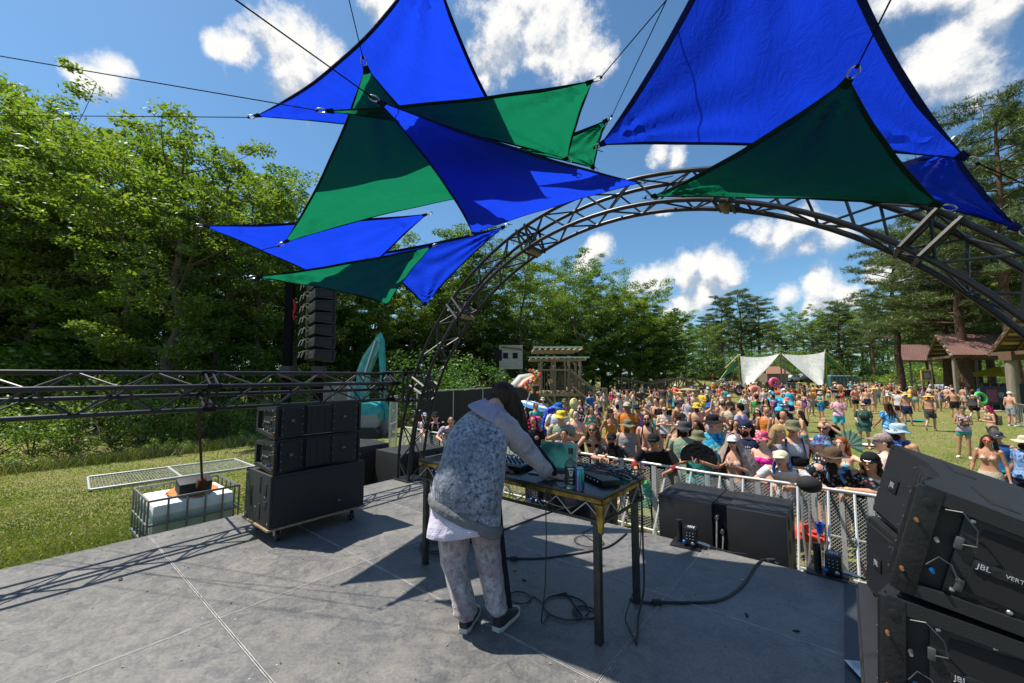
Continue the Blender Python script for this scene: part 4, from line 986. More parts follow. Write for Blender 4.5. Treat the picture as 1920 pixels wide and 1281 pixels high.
loops_cable('large loop of black cable on the deck between the table legs', (1062,1140), .17, cab_b, 1, .007, [(1062,1112),(1045,1115)])
loops_cable('small loop of black cable left of the large loop on the deck', (975,1122), .09, cab_b, 1, .005, [(1000,1118),(1020,1132)])
loops_cable('small coil of black cable below the middle of the table front', (1098,1150), .09, cab_b, 2, .006)
loops_cable('thin grey cable coil behind the front table legs', (1105,1016), .15, cab_b, 1, .005, [(1090,1000),(1110,990)])
rc = thing('coiled_cable', 'dark blue coiled cable beside the far left table leg', 'cable', (*at_z(812,1020,0)[:2], 0))
for i in range(9):
    q = at_z(815,1022,.012+.006*i); rr_ = .17-.006*(i % 3); MB().tube([q + Vector((math.cos(a)*rr_, math.sin(a)*rr_*.8, 0)) for a in [6.28*k/30 + i for k in range(29)]], .006, 6).build('lead', cab_bl if i % 2 else cab_b, rc)
hang = thing('cable', 'thin black cable hanging down from the front edge of the table', 'cable', (*at_z(1050,900,tz)[:2], tz))
b = [at_z(1070,905,tz+.01), at_z(1055,915,tz+.012), Vector((-1.73,2.53,tz)), Vector((-1.735,2.52,.6)), Vector((-1.74,2.51,.3)), Vector((-1.76,2.49,.05)), at_z(1030,1150,.008)]
MB().tube(crom(b), .0045, 6).build('lead', cab_b, hang)
for k, (dx, lab) in enumerate(((0, 'thicker black cable hanging down the right end of the table'), (-.07, 'thin black cable looping below the right end of the table'))):
    hang = thing('cable', lab, 'cable', (tbx1+.03, 3.0, tz)); xs = tbx1+.04
    MB().tube(crom([(xs-.2,3.05,tz+.03), (xs-.03,3.10,tz+.03), (xs+.01,3.12,tz-.08), (xs+.015+dx*.3,3.12,.5), (xs+.02+dx,3.1,.2), (xs+.0+dx,3.04+dx,.03), (xs+.05+dx,2.9,.012), (xs+.10,2.75,.012)]), .007-.003*k, 7).build('lead', cab_b, hang)
# small debris
for (px, py, s_, c, lab) in ((983,1088,.02,(.02,.02,.02),'black cable clip on the deck beyond the shoes'), (965,1070,.018,(.22,.14,.03),'brown leaf scrap on the deck'), (1392,1087,.012,(.6,.6,.6),'white scrap on the deck near the curved cable'), (1210,1006,.014,(.25,.08,.04),'reddish leaf scrap near the twin subwoofer'), (1400,1153,.02,(.03,.025,.02),'dark scrap on the right part of the deck'), (1493,1183,.02,(.02,.02,.02),'black scrap near the dark sheet at right'), (226,1086,.025,(.03,.025,.02),'small dark stick on the left part of the deck')):
    q = at_z(px, py, .006); tag(MB().box(q, (s_*2.2,s_,.006), Matrix.Rotation(px, 3, 'Z'), bev=.002).build('scrap', P('scrap_%d' % px, c, .8)), lab, 'scrap')
# spark machines
def spark(label, px, py, rz):
    q = at_z(px, py, 0); t = thing('stage_effect_unit', label, 'effect unit', (0,0,0), 0, 'effect units along the stage edge')
    MB().box((0,0,.008), (.30,.24,.014), bev=.003).build('base_plate', blackmetal, t, world=False)
    MB().box((.045,0,.105), (.12,.13,.18), bev=.006).build('housing', blackmetal, t, world=False)
    MB().tube([(-.075,.02,.015), (-.075,.02,.24)], .030, 16).build('nozzle', blackmetal, t, world=False); MB().tube([(-.075,.02,.241), (-.075,.02,.243)], .024, 16).build('nozzle_mouth', dark_in, t, world=False)
    b = MB(); 
    for i in range(4): b.box((.02+i*.018,0,.197), (.012,.05+.02*(i % 2),.002))
    b.build('lid_mark', badge_white, t, False, world=False)
    MB().ell((-.01,-.075,.055), (.022,.02,.022), 10, 8).build('blue_knob', blue_pin, t, world=False); MB().ell((.07,-.07,.05), (.018,.01,.018), 10, 8).build('gauge', alu, t, world=False)
    for i in range(3):
        for j in range(3): MB().ell((.015+i*.03,-.066,.09+j*.03), (.006,.004,.006), 6, 4).build('switch', alu_dull, t, world=False)
    MB().tube([(.105,.0,.05), (.16,.0,.045), (.22,.02,.03)], [.016,.018,.012], 10).build('hose_coupling', steel, t, world=False)
    MB().tube([(.21,.02,.03), (.3,.03,.015), (.42,.02,.012), (.55,.06,.012)], .008, 7).build('hose', cab_b, t, world=False)
    t.location = (q.x, q.y, 0); t.rotation_euler = (0,0,rz); return t
spark('black effect unit with nozzle in front of the twin subwoofer', 1288, 1022, .1); spark('black effect unit with nozzle by the crutches', 1553, 1076, -.05)
spark('black effect unit seen under the table', 1003, 942, .0); spark('black effect unit at the left end of the stage front', 816, 888, .2)
t = thing('dark_deck_sheet', 'thin blue black sheet under the right loudspeaker stack', 'mat', (.35, 3.0, 0)); MB().bx((-.09,.6,.003), (1.2,4.66,.012)).build('mat', P('blue_black_sheet', (.03,.035,.045), .5), t, False)  # flat blue-black box laid over the right part of the deck
t = thing('paper_sheet', 'white paper sheet with printed table by the right stack', 'paper', (0.0, 1.45, .02)); q = at_z(1615, 1255, .03)
MB().box(q, (.10,.15,.002), Matrix.Rotation(.5, 3, 'Z')).build('sheet', P('white_paper', (.7,.72,.75), .8), t, False)
b = MB()
for i in range(5): b.box(q + Matrix.Rotation(.5, 3, 'Z') @ Vector((-.03+i*.013,.02,.0022)), (.0012,.09,.0006))
for i in range(6): b.box(q + Matrix.Rotation(.5, 3, 'Z') @ Vector((-.005,.06-i*.014,.0022)), (.06,.001,.0006))
b.build('print', P('grey_print', (.15,.15,.17), .8), t, False)

# ================================================================== BARRICADE
white_met = P('white_barrier_metal', (.62,.62,.60), .45, .35, .3, 12)
mesh_m = P('expanded_metal', (.55,.53,.46), .5, .5, .3, 12)
RAILPX = [(755,799), (829,812), (914,823), (999,835), (1113,851), (1226,868), (1326,884), (1420,896), (1525,910), (1632,925), (1745,942)]
RZ = .40; RP = [at_z(x, y, RZ) for x, y in RAILPX]
def barr_y(px):
    """depth of the barricade line on a picture column"""
    d = Vector((ray(px, 704).x, ray(px, 704).y))
    for a, c in zip(RP, RP[1:]):
        ax, ay = a.x, a.y; ex, ey = c.x-ax, c.y-ay; den = d.x*(-ey) + d.y*ex
        if abs(den) < 1e-9: continue
        s_ = (ax*(-ey) + ay*ex)/den; k = (d.x*ay - d.y*ax)/(-den) if False else None
        p = d*s_; u = ((p.x-ax)*ex + (p.y-ay)*ey)/(ex*ex+ey*ey)
        if -.001 <= u <= 1.001 and s_ > 0: return s_
    return RP[-1].y
def diamonds(W, H):
    b = MB(); cw, ch = .074, .042; nx, nz = int(W/cw), int(H/ch); th = .0026
    for j in range(nz):
        for i in range(nx):
            x0 = i*cw; z0 = j*ch
            for (xa, za, xb, zb) in ((x0, z0+ch/2, x0+cw/2, z0+ch), (x0+cw/2, z0+ch, x0+cw, z0+ch/2), (x0, z0+ch/2, x0+cw/2, z0), (x0+cw/2, z0, x0+cw, z0+ch/2)):
                b.add([(xa,0,za-th), (xb,0,zb-th), (xb,0.002,zb+th), (xa,0.002,za+th)], [(0,1,2,3)])
    me = grid_mesh('mesh_panel', b.v, b.f, mesh_m, False); return me
dm = diamonds(1.0, 1.0)
BLAB = ['leftmost barricade section beside the arch leg', 'barricade section where the man in the flame cap leans', 'barricade section just left of the performer', 'barricade section behind the laptop', 'barricade section in front of the man in black vest', 'barricade section at the green cloth', 'barricade section behind the twin subwoofer', 'barricade section below the man in white tee', 'barricade section with the crutches and blue cup', 'barricade section partly hidden by the right loudspeakers']
for i in range(len(RP)-1):
    a, c = RP[i].copy(), RP[i+1].copy(); d = (c-a); L = d.length; dn = d/L; nrm = Vector((dn.y, -dn.x, 0)); nrm = nrm if nrm.y < 0 else -nrm
    t = thing('crowd_barricade', BLAB[i], 'barricade', (*((a+c)/2)[:2], GZ), 0, 'crowd barricade sections'); zt, zb = RZ-.02, GZ+.06
    A = lambda s_, z, o=0: a*(1-s_) + c*s_ + Vector((0,0,z-RZ)) + nrm*o
    rod('top_rail', A(.0,zt), A(1,zt), .021, white_met, t, 10); rod('middle_rail', A(.01,-.18), A(.99,-.18), .014, white_met, t, 6); rod('bottom_rail', A(.01,zb), A(.99,zb), .02, white_met, t, 6)
    for s_ in (.012, .5, .988):
        p = A(s_, (zt+GZ)/2-.01); b = MB(); b.box(p, (.05,.03,zt-GZ-.03), axes_rot(dn, Vector((0,0,1)).cross(dn)).to_matrix()); b.build('post', white_met, t, False)
    for s_ in (.27, .73): rod('strut', A(s_, zt-.02, .02), A(s_, GZ+.05, .62), .015, white_met, t, 6); rod('foot', A(s_, GZ+.03, .0), A(s_, GZ+.03, .66), .018, white_met, t, 6)
    o = link('mesh_panel', dm, t); o['kind'] = 'stuff'; q = A(.02, zb, .012); o.location = q - Vector(t.location); o.rotation_euler = (0,0,math.atan2(dn.y, dn.x)); o.scale = (L*.96, 1, zt-zb-.02)
# crutches, cup, cloths
t = thing('crutch', 'pair of grey crutches with a black cap over the handles, leaning on the barricade', 'crutches', (-.42,5.9,GZ))
cr_m = P('crutch_aluminium', (.6,.6,.6), .35, .7)
for dx in (0, .085):
    p = at_y(1509+dx*330, 930, 6.1); 
    for e in (-.035, .035):
        MB().tube([p+Vector((e,0,-.02)), p+Vector((e,-.03,-.45)), p+Vector((e*.3,-.08,-.75)), p+Vector((0,-.13,-1.15))], .011, 8).build('tube', cr_m, t)
MB().ell(at_y(1517, 908, 6.12), (.13,.10,.10), 14, 10).build('black_cap', P('black_cap_cloth', (.012,.012,.013), .85), t)
p = at_y(1537, 990, 6.05); t = thing('plastic_cup', 'blue plastic cup hooked on the barricade beside the crutches', 'cup', p)
MB().lathe(p-Vector((0,0,.06)), [(.0,0), (.030,0), (.047,.115), (.049,.118), (.045,.118), (.029,.006), (.0,.006)], 18).build('cup', P('blue_plastic', (.01,.10,.62), .35), t)
def crumple(name, label, cat, c, r, m, seed):
    rr_ = random.Random(seed); b = MB(); b.ell((0,0,0), r, 28, 20); ph = [rr_.uniform(0,6) for _ in range(6)]
    b.v = [tuple(Vector(v)*(1+.22*math.sin(v[0]/r[0]*5+ph[0]+3*math.sin(v[2]/r[2]*3+ph[1]))+.16*math.sin(v[2]/r[2]*8+ph[2]+v[0]/r[0]*4))+Vector(c)) for v in b.v]
    return tag(b.build(name, m), label, cat)
crumple('cloth_heap', 'teal and green tie dyed cloth hung on the barricade near the table', 'cloth', at_y(1205, 925, 6.75), (.20,.08,.24), SP('teal_tiedye', [(.01,.30,.26), (.02,.45,.22), (.10,.55,.12)], 9), 1)
crumple('cloth_heap', 'crumpled red cloth lying behind the barricade by the crutches', 'cloth', at_y(1508, 1000, 6.45), (.20,.10,.09), P('red_cloth', (.65,.06,.03), .8), 2)
crumple('cloth_heap', 'small orange and green cloth scrap on the ground by the twin subwoofer', 'cloth', (-.42,5.6,GZ+.06), (.13,.13,.05), SP('orange_scrap', [(.5,.12,.03), (.10,.2,.03), (.55,.3,.15)], 20), 3)
# ================================================================== IBC TOTE AND FENCE PANEL ON THE GRASS
t = thing('water_tote', 'white plastic water tank in a grey tube cage beside the stage', 'tank', (-8.28, 1.88, GZ))
pw, nt, pb = new_mat('milky_plastic'); pb.inputs['Roughness'].default_value = .4
tc = nt.nodes.new('ShaderNodeNewGeometry'); sx = nt.nodes.new('ShaderNodeSeparateXYZ'); nt.links.new(tc.outputs['Position'], sx.inputs[0])
mr = nt.nodes.new('ShaderNodeMapRange'); nt.links.new(sx.outputs[2], mr.inputs[0]); mr.inputs[1].default_value = -.24; mr.inputs[2].default_value = -.21
nt.links.new(mix_rgb(nt, mr.outputs[0], (.42,.50,.42), (.78,.77,.74)), pb.inputs['Base Color'])
cage = P('galvanised_cage', (.22,.235,.24), .45, .6, .3, 16)
MB().bx((-8.78,1.38,GZ+.13), (-7.78,2.40,-.07), bev=.07).build('tank', pw, t)
zc = (GZ+.12, -.46, -.24+.0, .01)
x0, x1, y0_, y1_ = -8.82, -7.74, 1.33, 2.45
for z in (GZ+.12, -.62, -.33, .01):
    MB().tube([(x0,y0_,z), (x1,y0_,z), (x1,y1_,z), (x0,y1_,z), (x0,y0_,z)], .018, 8).build('cage_ring', cage, t)
for k in range(6):
    f = k/5
    for (p, q) in (((x0,y0_), (x1,y0_)), ((x1,y0_), (x1,y1_)), ((x1,y1_), (x0,y1_)), ((x0,y1_), (x0,y0_))):
        if k < 5: 
            x = p[0]*(1-f)+q[0]*f; y = p[1]*(1-f)+q[1]*f; rod('cage_bar', (x,y,GZ+.1), (x,y,.0), .014, cage, t, 6)
MB().bx((x0,y0_,GZ+.01), (x1,y1_,GZ+.10)).build('pallet', cage, t, False)
tag(crumple('cloth_heap', 'orange cloth lying on top of the water tank', 'cloth', (-8.25,1.95,-.05), (.40,.26,.03), P('orange_cloth', (.62,.20,.04), .8), 5), 'orange cloth lying on top of the water tank', 'cloth')
t = thing('floor_light', 'small black wedge speaker resting on the orange cloth on the tank', 'wedge speaker', (-8.0,1.95,-.02)); MB().box((-7.98,1.90,.09), (.26,.42,.19), Matrix.Rotation(.25, 3, 'Y'), bev=.02).build('case', blackbox, t)
t = thing('ratchet_strap', 'black and red ratchet strap pulled from the truss down to the water tank', 'strap', (-6.15,1.55,1.4))
MB().tube([(-6.08,1.45,1.43), (-6.05,1.44,1.37), (-7.72,1.95,.05)], [.012,.016,.014], 6, flat=.3).build('webbing', P('strap_webbing', (.035,.012,.012), .8), t)
MB().box((-7.45,1.86,.22), (.07,.10,.16), Matrix.Rotation(.7, 3, 'Y'), bev=.01).build('ratchet', P('red_black_ratchet', (.10,.02,.02), .5, .4), t)
t = thing('fence_panel', 'pale welded mesh fence panel lying flat on the grass beyond the tank', 'fence panel', (-14.8,3.0,GZ))
A_, B_, C_, D_ = [at_z(x, y, GZ+.05) for x, y in ((165,895), (440,861), (478,875), (168,919))]
B_ = at_z(440, 861, GZ+.05); galv = P('galvanised_pale', (.50,.51,.50), .45, .5, .2)
for p, q in ((A_,B_), (B_,C_), (C_,D_), (D_,A_), ((A_+B_)/2,(D_+C_)/2)): rod('frame_tube', p, q, .028, galv, t, 8)
for i in range(1, 56): rod('wire', A_.lerp(B_, i/56), D_.lerp(C_, i/56), .0035, galv, t, 4)
for i in range(1, 7): rod('wire', A_.lerp(D_, i/7), B_.lerp(C_, i/7), .0035, galv, t, 4)

# ================================================================== LINE ARRAY TOWER
tw = at_d(598, 704, 12.0)
t = thing('array_tower', 'black twin mast tower holding the hanging loudspeaker column', 'tower', (tw.x, tw.y, GZ))
ud = Vector((.775,.632,0)); 
for o, h in ((-.95, 4.7), (.0, 4.8)):
    p = tw + ud*o; b = MB(); b.box((p.x, p.y, (h+GZ)/2), (.22,.16,h-GZ), Matrix.Rotation(.65, 3, 'Z')); b.build('mast', P('mast_black', (.006,.006,.008), .9, spec=.1), t, False)
    MB().box((p.x, p.y, 1.9), (.34,.26,.34), Matrix.Rotation(.65, 3, 'Z'), bev=.01).build('mast_sleeve', blackmetal, t)
rod('crossbar', tw+ud*-1.0+Vector((0,0,2.75)), tw+ud*.6+Vector((0,0,2.75)), .05, blackmetal, t, 8)
for k in range(7):
    z = 2.16 + k*.355; ang = math.radians(75)
    fw = Vector((math.cos(ang), math.sin(ang), 0)); p = tw + ud*.10 - Vector((-.632,.775,0))*.25 + fw*.28
    o = line_cabinet('hanging loudspeaker box number %s from the bottom of the column' % ('one','two','three','four','five','six','seven')[k], (p.x, p.y, z), ang, math.radians(7-2*k), W=1.4, H=.345, group='hanging loudspeaker column', detail=1)
    for s_ in (-1, 1):
        q = Vector((-.56, s_*.25, .2)); MB().tube([q, q+Vector((-.10,0,.06)), q+Vector((-.2,s_*.03,.02)), q+Vector((-.24,s_*.04,-.16))], .014, 6).build('lead', alu_dull, o, world=False)
        MB().tube([q+Vector((.03,0,0)), q+Vector((-.05,0,.02))], .03, 8).build('plug', alu, o, world=False)
q = at_d(551, 590, 11.6); t = thing('red_ribbon', 'red ribbon tied beside the hanging loudspeaker column', 'ribbon', q)
MB().tube([at_d(551,562,11.6), at_d(554,575,11.58), at_d(550,590,11.62), at_d(552,600,11.6)], [.03,.045,.025,.03], 6, flat=.4).build('ribbon', P('red_ribbon', (.6,.02,.03), .7), t)

# ================================================================== EXCAVATOR
teal = P('faded_turquoise_paint', (.02,.40,.42), .45, 0, .4, 3); teal_l = P('pale_worn_turquoise', (.16,.46,.43), .6, 0, .5, 4); greyp = P('grey_counterweight', (.30,.29,.29), .6)
ED = 17.5; vx = Vector((_cy,_sy,0)); vf = Vector((-_sy,_cy,0)); e0 = at_d(690, 704, ED)
t = thing('excavator', 'small turquoise excavator with raised boom parked before the trees', 'excavator', (e0.x, e0.y, GZ))
def EP(px, py, off=0): return at_d(px, py, ED) + vf*off
def plate(name, poly, w, m, off=0, rnd_=False): 
    b = MB(); b.prism([EP(x, y) for x, y in poly], vf*(off-w/2), vf*(off+w/2)); return b.build(name, m, t, False)
plate('body', [(640,766),(645,757),(704,754),(716,758),(722,770),(722,786),(638,788)], 1.5, teal); plate('counterweight', [(676,787),(680,776),(719,774),(722,786),(718,797),(678,800)], 1.62, greyp)
plate('undercarriage', [(640,788),(716,788),(712,797),(645,799)], 1.0, dark_in)
tk = plate('track', [(628,806),(636,798),(716,797),(724,806),(722,818),(712,824),(640,825),(629,818)], .38, rubber, -.75); plate('track', [(628,806),(636,798),(716,797),(724,806),(722,818),(712,824),(640,825),(629,818)], .38, rubber, .75)
cabp = plate('cab', [(611,757),(613,722),(619,717),(660,716),(668,722),(669,757)], 1.0, P('cab_frame', (.42,.45,.45), .5), -.2)
wg = P('dusty_window', (.16,.15,.15), .25, 0, .3)
b = MB(); b.prism([EP(x, y) for x, y in ((615,752),(617,723),(636,722),(636,752))], vf*(-.73), vf*(-.71)); b.build('window', wg, cabp, False, world=False) if False else b.build('window', wg, t, False)
b = MB(); b.prism([EP(x, y) for x, y in ((639,752),(639,722),(658,722),(663,728),(663,752))], vf*(-.73), vf*(-.71)); b.build('window', wg, t, False)
plate('boom', [(668,760),(672,695),(683,668),(708,632),(714,634),(716,648),(697,688),(692,702),(689,760)], .34, teal_l)
for dx in (0, 6): plate('boom_rib', [(675+dx,756),(678+dx,696),(688+dx,670),(708+dx*.4,640),(709+dx*.4,643),(690+dx,672),(680+dx,697),(677+dx,756)], .36, teal)
plate('stick', [(709,630),(714,624),(720,640),(722,700),(724,790),(716,792),(714,700),(711,655)], .26, teal)
plate('bucket', [(712,788),(728,786),(732,806),(722,818),(710,812)], .5, greyp)
rod('hydraulic_ram', EP(684,712,-.2), EP(707,640,-.2), .05, steel, t, 8)
# ================================================================== BLACK SCREEN FENCE
scr = P('black_screen_fabric', (.016,.016,.018), .8, 0, .3, 4, bmp=.4, bscale=3)
FP = [at_d(x, 704, d) for x, d in ((783, 15.0), (850, 16.8), (905, 18.6), (965, 21.5), (1010, 25))]
t = thing('screen_fence', 'black fabric covered fence curving behind the left side of the crowd', 'fence', (FP[1].x, FP[1].y, GZ))
for i, (p, q) in enumerate(zip(FP, FP[1:])):
    b = MB(); n = 8; V = []
    for k in range(n+1):
        w = p.lerp(q, k/n) + vf*.04*math.sin(k*2.1+i); V += [(w.x, w.y, GZ+.03), (w.x, w.y, GZ+1.9-.03*math.sin(k/n*3.14)), (w.x-_sy*.02, w.y+_cy*.02, GZ+1.9-.03*math.sin(k/n*3.14)), (w.x-_sy*.02, w.y+_cy*.02, GZ+.03)]
    b.add(V, [(k*4+j, k*4+(j+1) % 4, (k+1)*4+(j+1) % 4, (k+1)*4+j) for k in range(n) for j in range(4)]); b.build('fabric_panel', scr, t)
    rod('post', (p.x,p.y,GZ), (p.x,p.y,GZ+1.95), .03, galv, t, 8); rod('top_rail', (p.x,p.y,GZ+1.93), (q.x,q.y,GZ+1.93), .022, galv, t, 8)
g = thing('metal_gate', 'pale metal gate leaning between the digger and the black fence', 'gate', (*at_d(738,704,13)[:2], GZ))
ga, gb_ = at_d(733, 704, 12.6), at_d(746, 704, 13.6)
for z in (GZ+.15, GZ+1.0, GZ+1.85): rod('rail', (ga.x,ga.y,z), (gb_.x,gb_.y,z), .022, galv, g, 8)
for k in range(7): w = ga.lerp(gb_, k/6); rod('bar', (w.x,w.y,GZ+.05), (w.x,w.y,GZ+1.85), .012 if k % 6 else .025, galv, g, 6)

# ================================================================== PLAYGROUND TOWER, TREE HOUSE, BRIDGE
wood = P('weathered_timber', (.36,.27,.18), .85, 0, .45, 6, bmp=.4, bscale=20); wood_d = P('dark_timber', (.20,.15,.11), .85, 0, .4, 6)
wood_l = P('sunlit_pale_timber', (.55,.40,.23), .85, 0, .35, 6); gtrim = P('pale_green_trim', (.45,.62,.52), .6)
PD_ = 31.0; o0 = at_d(1040, 704, PD_)
t = thing('playground_tower', 'wooden playground tower with pergola roofs and a long stair', 'play tower', (o0.x, o0.y, GZ))
def W3(px, py, off=0, D_=None): return at_d(px, py, D_ or PD_) + vf*off
def beam(p, q, w, m=wood, name='beam', par=None):
    p, q = Vector(p), Vector(q); d = q-p; b = MB(); r_ = d.to_track_quat('Z', 'Y').to_matrix(); b.box((p+q)/2, (w, w, d.length), r_); return b.build(name, m, par or t, False)
for px in (1013, 1037, 1063, 1083):
    for off in (-1.1, 1.1): beam(W3(px, 668 if px in (1037,1063) else 680, off), (W3(px, 775, off).x, W3(px, 775, off).y, GZ), .17, wood, 'post')
for k in range(9): beam(W3(1000+k*10.5, 657, -1.9), W3(1000+k*10.5, 657, 1.9), .10, wood_l, 'roof_slat')
beam(W3(998,654,-1.6), W3(1085,654,-1.6), .12, gtrim, 'roof_trim'); beam(W3(998,660,-1.3), W3(1080,660,-1.3), .16, wood, 'roof_beam'); beam(W3(998,660,1.3), W3(1080,660,1.3), .16, wood, 'roof_beam')
for k in range(11): beam(W3(994+k*9.8, 674, -1.7), W3(994+k*9.8, 674, 1.7), .08, wood_l, 'roof_slat')
beam(W3(990,672,-1.75), W3(1097,672,-1.75), .10, gtrim, 'roof_trim'); beam(W3(992,676,-1.2), W3(1094,676,-1.2), .14, wood, 'roof_beam'); beam(W3(992,676,1.2), W3(1094,676,1.2), .14, wood, 'roof_beam')
for k in range(12): beam(W3(1006+k*7, 735, -1.4), W3(1006+k*7, 735, 1.4), .17, wood, 'deck_board')
for off in (-1.3, 1.3):
    beam(W3(1006,694,off), W3(1070,694,off), .09, wood, 'hand_rail'); beam(W3(1000,739,off), W3(1086,739,off), .2, wood, 'joist')
    for k in range(12): beam(W3(1008+k*5.2, 696, off), W3(1008+k*5.2, 734, off), .04, wood_d, 'baluster')
beam(W3(1024,714,-1.36), W3(1033,714,-1.36), .3, P('notice_orange', (.5,.28,.1), .7), 'notice_plate')
for (a, c, n_) in (((1066,696),(1105,727),14), ((1105,727),(1138,760),10)):
    for off in (-1.5, -.3):
        beam(W3(*a,off), W3(*c,off), .10, wood, 'stair_rail'); beam(W3(a[0],a[1]+27,off), W3(c[0],c[1]+27,off), .16, wood, 'stringer')
        for k in range(n_): f = (k+.5)/n_; x = a[0]*(1-f)+c[0]*f; y = a[1]*(1-f)+c[1]*f; beam(W3(x,y,off), W3(x,y+26,off), .04, wood_d, 'baluster')
    for k in range(8): f = (k+.5)/8; x = a[0]*(1-f)+c[0]*f; y = a[1]*(1-f)+c[1]*f+25; beam(W3(x,y,-1.5), W3(x,y,-.3), .12, wood, 'tread')
beam(W3(1105,727,-1.6), W3(1128,727,-1.6), .1, wood, 'hand_rail'); beam(W3(1128,727,-1.6), W3(1128,760,-1.6), .14, wood, 'post'); beam(W3(1105,722,-1.6), W3(1105,760,-1.6), .14, wood, 'post')
for (a, c) in (((1020,740),(1043,765)), ((1060,765),(1075,742)), ((982,755),(990,742))): beam(W3(*a,-1.2), W3(*c,-1.2), .13, wood, 'diagonal_brace')
sl = thing('play_slide', 'orange tube slide with a grey top beside the playground tower', 'slide', (*at_d(985,704,31)[:2], GZ))
MB().tube([W3(1003,712,.5), W3(985,722,.3), W3(972,738,0), W3(968,760,-.3), W3(960,772,-.8)], .55, 14, flat=.9).build('tube', P('orange_plastic', (.50,.13,.04), .4), sl)
MB().tube([W3(997,712,.8), W3(978,714,.6), W3(966,728,.5)], .5, 12).build('tube_end', P('grey_plastic', (.33,.36,.35), .5), sl)
th_ = thing('tree_house', 'small white boarded tree house on stilts with two dark windows', 'tree house', (*at_d(958,704,38)[:2], GZ))
t = th_; HD = 38; h0 = at_d(958, 704, HD)
wht = P('white_siding', (.50,.46,.38), .75, 0, .25, 8)
for k in range(9): 
    z = 2.5+k*.245; b = MB(); c = h0+Vector((0,0,0)); b.box((c.x, c.y, z), (2.15,1.6,.232), Matrix.Rotation(math.radians(YAW), 3, 'Z')); b.build('siding_board', wht, th_, False)
b = MB(); b.prism([at_d(940,652,HD-.95), at_d(979,656,HD-.95), at_d(979,654,HD-.95), at_d(940,649,HD-.95)], Vector(), vf*2.0); b.build('roof', wood_d, th_, False)
for px in (948, 966):
    b = MB(); c = at_d(px, 667, HD-.82); b.box(c, (.46,.04,.52), Matrix.Rotation(math.radians(YAW), 3, 'Z')); f_ = b.build('window', dark_in, th_, False)
b = MB(); b.box(at_d(934, 666, HD-.6), (.7,.6,1.0), Matrix.Rotation(math.radians(YAW), 3, 'Z')); b.build('porch', dark_in, th_, False)
for px in (936, 944, 976): beam(at_d(px, 690, HD), (at_d(px,690,HD).x, at_d(px,690,HD).y, GZ), .16, wood_d, 'stilt', th_)
for k in range(6): beam(at_d(930,696+k*2.6,HD-1.5), at_d(951,696+k*2.6,HD-1.5), .07, P('old_sign_board', (.2,.19,.17), .8), 'railing_board', th_)
t = thing('timber_bridge', 'dark timber bridge with triangular trussed railings beyond the crowd', 'bridge', (*at_d(1240,704,50)[:2], GZ)); BD = 50
def B3(px, py, off=0): return at_d(px, py, BD) + vf*off
for off in (-1.4, 1.4):
    top = [(1160,708),(1215,720),(1255,711),(1290,710),(1310,725),(1360,724)]; 
    for a, c in zip(top, top[1:]): beam(B3(*a,off), B3(*c,off), .18, wood_d, 'top_rail')
    beam(B3(1150,733,off), B3(1365,733,off), .26, wood_d, 'deck_beam')
    for k in range(16): 
        x = 1160+k*13; y = np.interp(x, [p[0] for p in top], [p[1] for p in top]); beam(B3(x,y,off), B3(x,733,off), .10, wood_d, 'post')
        if k < 15: beam(B3(x,733,off), B3(x+13,float(np.interp(x+13, [p[0] for p in top], [p[1] for p in top])),off), .08, wood_d, 'diagonal_brace')
for k in range(22): beam(B3(1152+k*10,734,-1.5), B3(1152+k*10,734,1.5), .4, wood, 'deck_plank')
# ================================================================== PEOPLE
SK = {'pale': skin('skin_pale', (0.688,0.425,0.312)), 'fair': skin('skin_fair', (0.575,0.325,0.219)), 'tan': skin('skin_tan', (0.450,0.237,0.144)), 'brown': skin('skin_brown', (0.250,0.125,0.075)), 'dark': skin('skin_dark', (.07,.04,.028))}
HR = {'black': cloth('hair_black', (.010,.008,.007)), 'brown': cloth('hair_brown', (.045,.024,.013)), 'dark': cloth('hair_dark', (.022,.014,.010)), 'blond': cloth('hair_blond', (.36,.25,.12)), 'red': cloth('hair_red', (.35,.08,.02)), 'magenta': cloth('hair_magenta', (.30,.01,.07)), 'lightbrown': cloth('hair_lightbrown', (.16,.09,.045))}
CL = dict(black=(.014,.014,.016), white=(.72,.72,.74), grey=(.30,.31,.33), dgrey=(.06,.062,.07), navy=(.018,.028,.075), blue=(.02,.12,.42), cyan=(.06,.42,.55), teal=(.05,.32,.32), sage=(.22,.30,.22), olive=(.17,.17,.10), cream=(.62,.56,.42), beige=(.50,.44,.33), pink=(.75,.06,.22), hotpink=(.75,.03,.32), coral=(.68,.25,.20), red=(.55,.02,.03), yellow=(.72,.52,.06), green=(.05,.28,.09), dgreen=(.05,.11,.09), lav=(.42,.38,.62), lblue=(.36,.48,.58), brown=(.11,.07,.045), straw=(.60,.42,.17), pinkish=(.60,.40,.38), orange=(.65,.22,.04), purple=(.16,.06,.26), lgrey=(.5,.5,.52), rust=(.30,.07,.03))
def M_(k):
    if not isinstance(k, str): return k
    if k in MATS: return MATS[k]
    return cloth('cloth_'+k, CL[k])
SP('tie_dye_blue_yellow', [(.01,.05,.30), (.02,.30,.55), (.05,.45,.60), (.55,.60,.15), (.02,.12,.45)], 7)
SP('tie_dye_blue_spiral', [(.02,.20,.62), (.05,.42,.80), (.55,.70,.80), (.02,.25,.65)], 2.2, 'spiral')
SP('tie_dye_pink_blue', [(.70,.55,.60), (.65,.08,.25), (.70,.65,.70), (.05,.08,.45)], 6)
SP('floral_black', [(.012,.012,.016), (.45,.42,.42), (.30,.08,.10), (.05,.20,.22)], 22, 'flower')
SP('floral_dark_dress', [(.015,.015,.025), (.55,.40,.42), (.60,.55,.55)], 16, 'flower')
